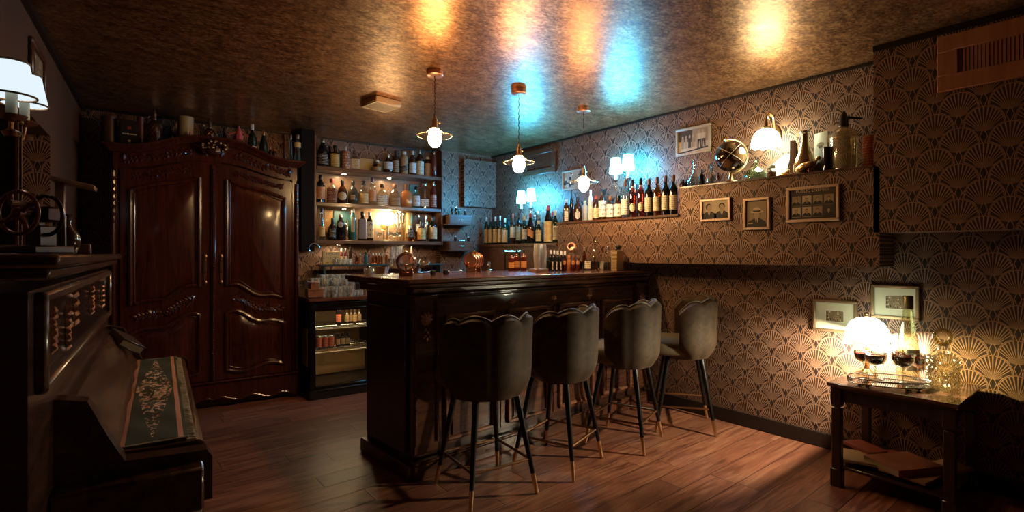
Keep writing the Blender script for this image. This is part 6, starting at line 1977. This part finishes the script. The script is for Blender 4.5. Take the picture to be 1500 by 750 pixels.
# ------------------------------------------------------------------ on top of the armoire
AT = 2.141
def onarm(u, by): q = on_by(u, 200, by); return BW(q.x, by, AT)
def hgt(u, v, by): return on_by(u, v, by).z - AT
p = onarm(226, 5.10); siphon(p, hgt(226, 160, 5.10), .055, G_BROWN, plain('tarnished_silver', (.5, .4, .32), .25, 1.0), 'soda siphon in wire mesh with silver head on the left of the armoire top', True)
p = onarm(307, 5.10); siphon(p, .335, .060, G_BROWN, plain('tarnished_silver', (.5, .4, .32), .25, 1.0), 'soda siphon half hidden behind the crest of the armoire', True)
a, b = on_by(176, 178, 5.04), on_by(203, 178, 5.04)
w = b.x - a.x; h = hgt(176, 174, 5.04)
bx_ = thing('gift_carton', 'black carton with red seal and a pale line of lettering, on the armoire', 'box', BW((a.x + b.x) / 2, 5.09, AT), BETA)
m = MB(); m.box((0, 0, h / 2), (w, .10, h), ch=.002); m.build('carton', plain('black_card', (.014, .010, .010), .45), bx_)
m = MB().use(C_RED); m.box((0, -.0505, h * .72), (w * .20, .001, h * .10)); m.use(WHITE)
for k in range(10):
    m.box((-w * .36 + k * w * .08, -.0505, h * .50), (w * .055, .001, h * .045))
m.use(CREAM); fell(m, 0, h * .26, w * .09, h * .05, -.0508, 12); m.build('printed_front', None, bx_)
for (u, wx, vt, mat, nm, lb, by) in ((160, .05, 172, plain('dark_tin', (.06, .025, .018), .4), 'storage_tin', 'tall dark tin at the far left end of the armoire top', 5.12),
                                      (206, .026, 172, plain('maroon_tin', (.11, .025, .03), .4), 'storage_tin', 'slim maroon tin right beside the black carton on the armoire', 5.10)):
    h = hgt(u, vt, by); m = MB(); m.lathe([(0, 0), (wx, 0), (wx, h * .9), (wx * 1.04, h * .9), (wx * 1.04, h), (0, h)], 18)
    tag(m.build(nm, mat, loc=onarm(u, by)), lb, 'tin', 'tins on the armoire')
p = onarm(251, 5.14); bottle(p, .24, .030, 'spirit', G_BLACK, C_BLACK, (lab('silver_thin', (.10, .08, .08), (.3, .25, .2)), .1, .5, .4), 'black bottle between the meshed siphon and the pale tin on the armoire')
p = onarm(272, 5.14); h = hgt(272, 172, 5.14)
m = MB().use(plain('pale_tin', (.46, .34, .18), .45)); m.lathe([(0, 0), (.058, 0), (.058, h * .8), (.060, h * .8), (.060, h), (0, h)], 22)
tag(m.build('round_tin', None, loc=p), 'round pale cream tin left of the crest on the armoire', 'tin')
def dancer(u, by, s, mat, label):
    p = onarm(u, by)
    d = thing('paper_ornament', label, 'ornament', p, BETA)
    zz = hgt(u, 200, by)
    m = MB(); z0_ = max(.02, hgt(u, 206, by))
    m.lathe([(0, z0_), (s * .26, z0_ + .01), (s * .24, z0_ + s * .3), (s * .10, z0_ + s * .72), (s * .05, z0_ + s * .95), (0, z0_ + s)], 8)
    m.tube([(-s * .10, 0, z0_ + s * .55), (-s * .62, 0, z0_ + s * .30)], [.008, .004], 6); m.tube([(s * .10, 0, z0_ + s * .62), (s * .60, 0, z0_ + s * .34)], [.008, .004], 6)
    m.build('paper_lantern', mat, d)
    m = MB(); m.tube([(0, 0, 0), (0, 0, z0_ + .01)], .006, 6); m.lathe([(0, 0), (.03, 0), (.03, .006), (0, .006)], 14); m.build('stand', BRASSD, d)
dancer(279, 5.04, .085, plain('salmon_paper', (.50, .17, .09), .6), 'small salmon folded paper ornament before the pale round tin')
dancer(350, 5.10, .135, plain('coral_paper', (.62, .10, .10), .6), 'coral red folded paper lantern ornament right of the armoire crest')
p = onarm(329, 5.10); bottle(p, .27, .036, 'jug', G_BLACK, C_BLACK, (L_RED, .1, .3, .5), 'round black bottle between the crest siphon and the coral ornament')
p = onarm(369.5, 5.12); bottle(p, hgt(369.5, 182, 5.12), .036, 'wine', G_GREEN, C_WHITE, (L_CREAM, .02, .40, 1.2), 'dark wine bottle with pale cream foil on the armoire')
p = onarm(386, 5.12); bottle(p, hgt(386, 192, 5.12), .036, 'slope', G_GREEN, C_GOLD, None, 'dark wine bottle with gold foil and no label on the armoire')
p = onarm(396, 5.18); bottle(p, .16, .018, 'tall', G_BROWN, C_SILVER, None, 'thin brown vial with silver cap right of the gold-foil bottle')
p = onarm(402, 5.12); bottle(p, .135, .020, 'tall', G_BROWN, C_RED, None, 'small red-capped bottle on the right part of the armoire')
p = onarm(417, 5.16); bottle(p, hgt(417, 197, 5.16), .020, 'cone', G_AMBER, C_CORK, None, 'slender amber flask with cork near the right end of the armoire')
p = onarm(426, 5.14); bottle(p, hgt(426, 198, 5.14), .024, 'cone', G_CLEAR, C_SILVER, None, 'clear conical flask beside the yellow-labelled glass on the armoire')
p = onarm(436, 5.06); bottle(p, hgt(436, 197, 5.06), .034, 'cone', G_CLEAR, C_GOLD, (L_YELLOW, .55, .72, 1.0), 'tall clear flask with yellow label at the right end of the armoire')

# ------------------------------------------------------------------ on the piano
PT = 1.3010
def onp(u, by, z=PT):
    d = by / (CPH - (u - U0) / F * SPH)
    return BW(d * (SPH + (u - U0) / F * CPH), by, z)
# hand-cranked machine with spoked wheel
p = onp(34, 1.72)
mc = thing('hand_crank_machine', 'antique red-brown hand-crank machine with a spoked flywheel on the piano', 'machine', p, BETA + rad(-38))
REDM = plain('oxide_red_metal', (.26, .09, .065), .3, .5)
dd = depth_of(p); R = 33 * dd / F
zc_ = H - (312 - V0) * dd / F - PT
m = MB(); m.box((-.01, .04, .010), (.11, .11, .020), ch=.004); m.box((-.01, .055, .045), (.04, .05, .055), ch=.004); m.build('base', wood('machine_base', (.03, .010, .006), (.085, .028, .015), .4, (12, 12, 12), .2), mc)
m = MB(); Mw = Matrix.Translation((0, -.012, zc_)) @ Matrix.Rotation(PI / 2, 4, 'X')
m.tube([(cos(2 * PI * i / 48) * R * .93, sin(2 * PI * i / 48) * R * .93, 0) for i in range(48)], R * .085, 8, closed=True, M=Mw)
m.lathe([(0, -.010), (R * .22, -.010), (R * .24, -.004), (R * .24, .006), (R * .12, .012), (0, .014)], 18, Mw)
for k in range(4):
    an = .45 + k * PI / 2
    m.tube([(cos(an) * R * .2, sin(an) * R * .2, 0), (cos(an + .12) * R * .55, sin(an + .12) * R * .55, 0), (cos(an) * R * .92, sin(an) * R * .92, 0)], [R * .13, R * .09, R * .11], 8, M=Mw)
m.build('flywheel', REDM, mc)
m = MB(); m.tube([(0, -.015, zc_), (0, .10, zc_)], .010, 10); m.tube([(0, .10, zc_), (0, .10, .02)], .010, 8); m.tube([(cos(2 * PI * i / 32) * R * .8 + R * .25, .045, zc_ + sin(2 * PI * i / 32) * R * .9 - R * .05) for i in range(32)], .005, 7, closed=True)
m.box((.01, .05, zc_), (.05, .05, .04), ch=.006); m.build('gear_frame', plain('dark_iron', (.05, .025, .02), .3, .7), mc)
m = MB(); m.tube([(R * .55, -.018, zc_ + R * .35), (R * .55, -.06, zc_ + R * .35)], .007, 8); m.build('crank_handle', WOODTRIM, mc)
# wooden stand (plank on a post)
p = onp(88, 2.36); dd = depth_of(p)
st = thing('wooden_stand', 'wooden post with a slanted plank on top standing behind the dark jug', 'stand', p, BETA)
hz = H - (268 - V0) * dd / F - PT
m = MB(); m.box((0, 0, hz / 2), (.026, .03, hz), ch=.002); m.box((0, 0, .006), (.08, .10, .012), ch=.002); m.build('post', wood('stand_wood', (.16, .07, .035), (.36, .18, .09), .4, (20, 20, 4), .2), st)
m = MB(); m.box((.005, 0, hz + .006), (.12, .10, .014), ch=.002); o = m.build('plank', wood('stand_wood', (0, 0, 0), (0, 0, 0)), st); o.rotation_euler = (0, rad(12), 0); o.location = (-.02, 0, .0)
# dark jug
p = onp(97, 1.98); dd = depth_of(p); s = dd / F
j = thing('glazed_jug', 'dark brown glazed round jug with narrow neck on the piano', 'jug', p)
m = MB(); m.lathe([(0, 0), (11 * s, 0), (15 * s, 8 * s), (17 * s, 18 * s), (15 * s, 29 * s), (9 * s, 38 * s), (6 * s, 44 * s), (6 * s, 54 * s), (8 * s, 57 * s), (5 * s, 57 * s), (4 * s, 46 * s), (0, 44 * s)], 26); m.build('body', plain('brown_glaze', (.045, .018, .011), .10), j)
m = MB(); m.tube([(-6 * s, 0, 52 * s), (-13 * s, 0, 46 * s), (-15 * s, 0, 32 * s), (-14 * s, 0, 28 * s)], 1.8 * s, 7); m.build('handle', plain('brown_glaze', (0, 0, 0)), j)
p = onp(125, 2.20); s = depth_of(p) / F
m = MB(); m.box((0, 0, 7 * s), (13 * s, 12 * s, 14 * s), ch=.002)
tag(m.build('wooden_cube', wood('cube_wood', (.12, .045, .025), (.28, .12, .07), .4, (10, 10, 10), .2), loc=p, rz=BETA), 'small red-brown wooden cube at the far end of the piano top', 'block')
for k, (u, by, th, hpx, col, lb) in enumerate(((38, 2.60, .018, 98, (.10, .028, .020), 'dark red book standing on the piano behind the flywheel, leftmost of three'), (46.5, 2.60, .018, 92, (.16, .06, .04), 'russet book standing on the piano between two others'), (56, 2.60, .022, 80, (.03, .02, .016), 'black book standing on the piano, rightmost of three'))):
    p = onp(u, by); h = hpx * depth_of(p) / F * .62
    b = thing('hardback_book', lb, 'book', p, BETA, 'books standing on the piano')
    m = MB().use(plain('book_cover_%d' % k, col, .45)); m.box((0, -.058, h / 2), (th, .004, h), ch=.001)
    for s_ in (-1, 1): m.box((s_ * (th / 2 - .0015), 0, h / 2), (.003, .12, h), ch=.0008)
    m.build('cover', None, b)
    m = MB(); m.box((0, .002, h / 2), (th - .007, .112, h - .006)); m.build('page_block', plain('old_pages', (0, 0, 0)), b)

# ------------------------------------------------------------------ side table
TT = .58
fl_ = on_z(1401, 594, TT); lf = on_z(1198, 559, TT)
tx0 = 3.165; tx1 = 3.735; ty0, ty1 = .525, 1.095
cxm, cym = (tx0 + tx1) / 2, (ty0 + ty1) / 2
tb = thing('side_table', 'square dark wooden side table with lower shelf against the papered wall', 'side table', (cxm, cym, 0))
sx, sy = tx1 - tx0, ty1 - ty0
TW = wood('table_wood', (.055, .020, .011), (.22, .095, .045), .16, (20, 3, 20), .5)
TD = wood('table_dark', (.018, .008, .006), (.07, .028, .016), .3, (20, 20, 4), .3)
m = MB(); m.box((0, 0, TT - .010), (sx, sy, .020), ch=.004); m.box((0, 0, TT - .026), (sx - .03, sy - .03, .014), ch=.004); m.build('table_top', TW, tb)
m = MB()
for s in (-1, 1):
    m.box((0, s * (sy / 2 - .045), TT - .068), (sx - .08, .02, .07)); m.box((s * (sx / 2 - .045), 0, TT - .068), (.02, sy - .08, .07))
m.build('apron', TD, tb)
for ax_ in (-1, 1):
    for ay_ in (-1, 1):
        m = MB(); c = (ax_ * (sx / 2 - .042), ay_ * (sy / 2 - .042))
        m.box((c[0], c[1], TT - .08), (.052, .052, .095), ch=.003); m.box((c[0], c[1], TT - .130), (.044, .044, .012), ch=.003)
        m.box((c[0], c[1], .22), (.046, .046, .44), ch=.004); m.box((c[0], c[1], .05), (.056, .056, .10), ch=.004)
        m.build('leg', TD, tb)
m = MB(); m.box((0, 0, .112), (sx - .06, sy - .06, .018), ch=.003); m.build('lower_shelf', TD, tb)
TTE = TT + EPS
# lamp
q = on_z(1267, 546, TT)
lp = thing('fringed_lamp', 'glowing table lamp with fringed pale shade on the side table', 'table lamp', (3.555, on_X(1270, 480, 3.555).y, TTE))
q = Vector(lp.location); s = depth_of(q) / F
zt_ = H - (465 - V0) * s - TTE; zb_ = H - (498 - V0) * s - TTE
rs = 28 * s
m = MB(); rows = []
n = 48
for (r, f_) in ((rs * .10, 1.0), (rs * .42, .97), (rs * .74, .78), (rs * .94, .48), (rs, .12), (rs * .99, 0)):
    rows.append([(cos(2 * PI * i / n) * r * (1 + .012 * cos(8 * 2 * PI * i / n)), sin(2 * PI * i / n) * r * (1 + .012 * cos(8 * 2 * PI * i / n)), zb_ + (zt_ - zb_) * f_) for i in range(n)])
m.grid(rows[::-1], True)
TLM = emit('table_lamp_lit', (.90, 1.0, .72), 5)
shd = m.build('lamp_shade', TLM, lp)
m = MB()
rf = random.Random(8)
for i in range(110):
    a = 2 * PI * i / 110; l = rf.uniform(.012, .026)
    m.tube([(cos(a) * rs, sin(a) * rs, zb_ + .003), (cos(a) * rs * 1.01, sin(a) * rs * 1.01, zb_ - l)], .0016, 4)
    if i % 2 == 0: m.ell((cos(a) * rs * 1.01, sin(a) * rs * 1.01, zb_ - l), .0035, 6, 4)
f_ = m.build('fringe', plain('pale_fringe', (.72, .72, .56), .7), shd); f_['kind'] = 'stuff'
m = MB(); m.lathe([(0, 0), (.052, 0), (.055, .008), (.03, .02), (.014, .035), (.012, .06), (.026, .085), (.028, .10), (.012, .125), (.010, zb_ - .038), (0, zb_ - .038)], 22); m.tube([(0, .030, zb_ - .036), (0, .038, zb_ + .05), (0, .030, zt_ - .02), (0, 0, zt_ + .002)], .003, 6); m.tube([(0, .030, zb_ - .036), (0, 0, zb_ - .040)], .003, 6); m.build('base', BRASS, lp)
m = MB(); m.lathe([(.008, zt_), (.012, zt_ + .006), (.006, zt_ + .012), (.009, zt_ + .022), (.003, zt_ + .032), (0, zt_ + .034)], 12); m.build('finial', BRASSD, lp)
m = MB(); m.ell((0, 0, zb_ - .014), (.016, .016, .020), 14, 10); m.build('bulb', emit('table_lamp_bulb', (1.0, .86, .58), 7500), lp)
# tray
q = on_z(1302, 559, TT + .02)
ra = px2m(51, q)
tr = thing('oval_tray', 'oval silver gallery tray with mirrored base holding the wine coupes', 'tray', (q.x - .012, q.y, TTE), math.atan2(-1, .62))
RXT, RYT = ra * 1.0, ra * .58
m = MB()
E = lambda k, i, z: (cos(2 * PI * i / 60) * RXT * k, sin(2 * PI * i / 60) * RYT * k, z)
m.grid([[E(.001, i, .014) for i in range(60)], [E(1, i, .014) for i in range(60)], [E(1, i, .010) for i in range(60)], [E(.001, i, .010) for i in range(60)]][::-1], True)
m.build('mirror_base', plain('mirror', (.86, .86, .82), .03, 1.0), tr)
m = MB()
for z in (.014, .040):
    m.tube([E(1, i, z) for i in range(60)], .0035, 6, closed=True)
for i in range(0, 120):
    a = 2 * PI * i / 120
    m.tube([(cos(a) * RXT, sin(a) * RYT, .014), (cos(a + .05) * RXT, sin(a + .05) * RYT, .040)], .0014, 4)
m.build('gallery_rail', SILVER, tr)
for k in range(4):
    a = PI / 4 + k * PI / 2
    m = MB(); m.ell((cos(a) * RXT * .85, sin(a) * RYT * .85, .0062), (.012, .012, .006), 10, 6); m.build('foot', SILVER, tr)
WINE = plain('dark_red_wine', (.10, .012, .014), .05)
TZ_ = TTE + .0146
for (u, vb, vt, w, lb) in ((1264, 548, 514, 23, 'coupe of dark red drink on the tray nearest the lamp base'),
                           (1282.5, 553, 515, 28, 'coupe of dark red drink at the front left of the silver tray'),
                           (1322.5, 560, 518, 29, 'coupe of dark red drink at the front middle of the silver tray'),
                           (1324, 545, 514, 22, 'coupe of dark red drink at the back of the tray before the tall bottle'),
                           (1344.5, 556, 521, 20, 'coupe of dark red drink on the tray nearest the square decanter')):
    q = on_z(u, vb, TZ_)
    s = depth_of(q) / F
    coupe(q, (vb - vt) * s * 1.0, w / 2 * s, lb, 'coupes of dark red drink on the silver tray', WINE, glass('coupe_glass', (.78, .76, .68), .04, 1.7))
# tall bottle
q = on_z(1328, 538, TTE); q = Vector((3.64, on_X(1330, 500, 3.64).y, TTE)); s = depth_of(q) / F
hb = H - (433 - V0) * s - TTE
tbt = thing('tall_bottle', 'very tall slim pale bottle with dark neck foil behind the coupes', 'bottle', q, facecam(q))
r = 14 * s
m = MB(); m.lathe([(0, 0), (r * .9, 0), (r, .012), (r * .98, hb * .25), (r * .80, hb * .50), (r * .55, hb * .72), (r * .42, hb * .84), (r * .42, hb * .97), (0, hb * .97)], 24); m.build('glass_body', glass('pale_yellow_glass', (.86, .84, .62), refl=1.5), tbt)
m = MB(); m.lathe([(r * .44, hb * .84), (r * .46, hb * .84), (r * .46, hb * .99), (r * .40, hb), (0, hb)], 18); m.build('neck_foil', plain('dull_gold_foil', (.30, .24, .13), .3, .7), tbt)
m = MB(); rows = []
for zz in (hb * .10, hb * .36):
    rows.append([(cos(-PI / 2 + .2 - .7 + 1.4 * k / 12 + .3) * r * 1.02, sin(-PI / 2 + .2 - .7 + 1.4 * k / 12 + .3) * r * 1.02, zz) for k in range(13)])
m.grid(rows); m.build('paper_label', L_GREEN, tbt)
# square decanter
q = on_z(1381, 569, TTE); s = depth_of(q) / F
hb = (571 - 520) * s; w = 33 * s
dc = thing('square_decanter', 'square cut crystal decanter with ring stopper on the right of the side table', 'decanter', q, rad(-12))
DCG = NT('cut_crystal')
vor = DCG.n('TexVoronoi', {'Vector': DCG.coord((1, 1, 1), (0, rad(45), rad(20))), 'Scale': 62.0}).outputs['Distance']
bp = DCG.bump(vor, .9, .01)
tr_ = DCG.n('BsdfTransparent', {'Color': (.88, .86, .70)}); gs = DCG.n('BsdfGlossy', {'Color': (1, 1, .92), 'Roughness': .16, 'Normal': bp})
fac = DCG.M('POWER', DCG.n('LayerWeight', {'Blend': .5, 'Normal': bp}).outputs['Facing'], 2.0)
mx_ = DCG.n('MixShader', {0: DCG.M('MULTIPLY_ADD', fac, .6, .22, clamp=True), 1: tr_.outputs[0], 2: gs.outputs[0]})
DCG.t.links.new(mx_.outputs[0], DCG.out.inputs[0])
m = MB(); m.lathe([(0, 0), (w * .46, 0), (w * .5, .008), (w * .5, hb * .82), (w * .46, hb * .90), (w * .25, hb * .96), (w * .20, hb), (0, hb)], 24, sq=.75, a0=0)
m.build('crystal_body', DCG.m, dc)
m = MB()
for sxx in (-1, 1):
    for k in range(4):
        for i in range(5):
            a = (i + .5) / 5 * hb * .7 + .02
            m.ell((0, 0, 0), (.001, .001, .001), 4, 3) if False else None
for face in range(4):
    Rf = Matrix.Rotation(face * PI / 2, 4, 'Z')
    for i in range(5):
        for j_ in range(5):
            x = (i - 2) * w * .17; z = .025 + j_ * hb * .155
            d_ = w * .080
            m.add([(x - d_, -w * .498, z), (x, -w * .498, z - d_), (x + d_, -w * .498, z), (x, -w * .498, z + d_), (x, -w * .498 - .004, z)], [(0, 1, 4), (1, 2, 4), (2, 3, 4), (3, 0, 4)], Rf)
m.build('cut_diamonds', DCG.m, dc, sharp=5)
m = MB(); m.lathe([(w * .20, hb), (w * .22, hb + .004), (w * .19, hb + .03), (w * .24, hb + .038), (w * .22, hb + .044), (0, hb + .044)], 20); m.build('neck', G_CLEAR, dc)
zr = hb + .044
m = MB(); m.lathe([(0, zr), (w * .16, zr), (w * .12, zr + .010), (0, zr + .012)], 14)
rr_ = 12 * s
m.tube([(cos(2 * PI * i / 28) * rr_ * .78, 0, zr + .008 + rr_ * .85 + sin(2 * PI * i / 28) * rr_ * .85) for i in range(28)], rr_ * .26, 10, closed=True, M=Matrix.Rotation(facecam(q) + .25, 4, 'Z') @ Matrix.Rotation(0, 4, 'Z'))
m.build('ring_stopper', glass('stopper_glass', (.82, .76, .50), refl=1.8), dc)
# books and magazines on the lower shelf
SHZ = .121 + EPS
def book(c, sz, rz, tilt, col, label, z, soft=False, pages=(.34, .25, .15), roll=0.0):
    b = thing('magazine' if soft else 'hardback_book', label, 'magazine' if soft else 'book', (c[0], c[1], z), rz, 'books and magazines on the table shelf')
    b.rotation_euler = (roll, tilt, rz)
    w_, l_, t_ = sz
    m = MB().use(plain('cover_%d_%d_%d' % tuple(int(x * 200) for x in col), col, .4))
    m.box((0, 0, .0012), (w_, l_, .0024)); m.box((0, 0, t_ - .0012), (w_, l_, .0024)); m.box((-w_ / 2 + .0012, 0, t_ / 2), (.0024, l_, t_))
    m.build('cover', None, b)
    m = MB(); m.box((.001, 0, t_ / 2), (w_ - .006, l_ - .006, t_ - .005)); m.build('page_block', plain('pages_%d' % int(pages[0] * 100), pages, .8), b)
    return b
book((3.33, .925), (.20, .27, .012), rad(20), 0, (.46, .33, .18), 'cream magazine with curled edge at the left of the table shelf', SHZ + .0275, True, (.50, .38, .22))
book((3.46, .90), (.22, .30, .016), rad(55), 0, (.30, .09, .06), 'dark red magazine lying flat below the thick book', SHZ, True)
book((3.36, .74), (.21, .29, .010), rad(80), 0, (.40, .21, .12), 'brown magazine lying flat under the thick hardback on the table shelf', SHZ + .0168, True)
book((3.36, .79), (.21, .29, .034), rad(62), 0, (.40, .16, .11), 'thick red-brown hardback book on top of the magazines on the shelf', SHZ + .0275)
book((3.60, .645), (.13, .19, .020), rad(70), 0, (.55, .36, .22), 'small tan paperback at the right back of the table shelf', SHZ, True, (.5, .38, .22))
book((3.47, 1.0), (.13, .19, .014), rad(-28), 0, (.26, .06, .045), 'small bright red booklet propped on the shelf behind the cream magazine', SHZ + .040, True)
# ------------------------------------------------------------------ world
w = bpy.data.worlds.new('room_dark'); scn.world = w; w.use_nodes = True
bg = w.node_tree.nodes.get('Background') or w.node_tree.nodes.new('ShaderNodeBackground')
bg.inputs[0].default_value = (.02, .012, .01, 1); bg.inputs[1].default_value = 0.0
bpy.context.view_layer.update()
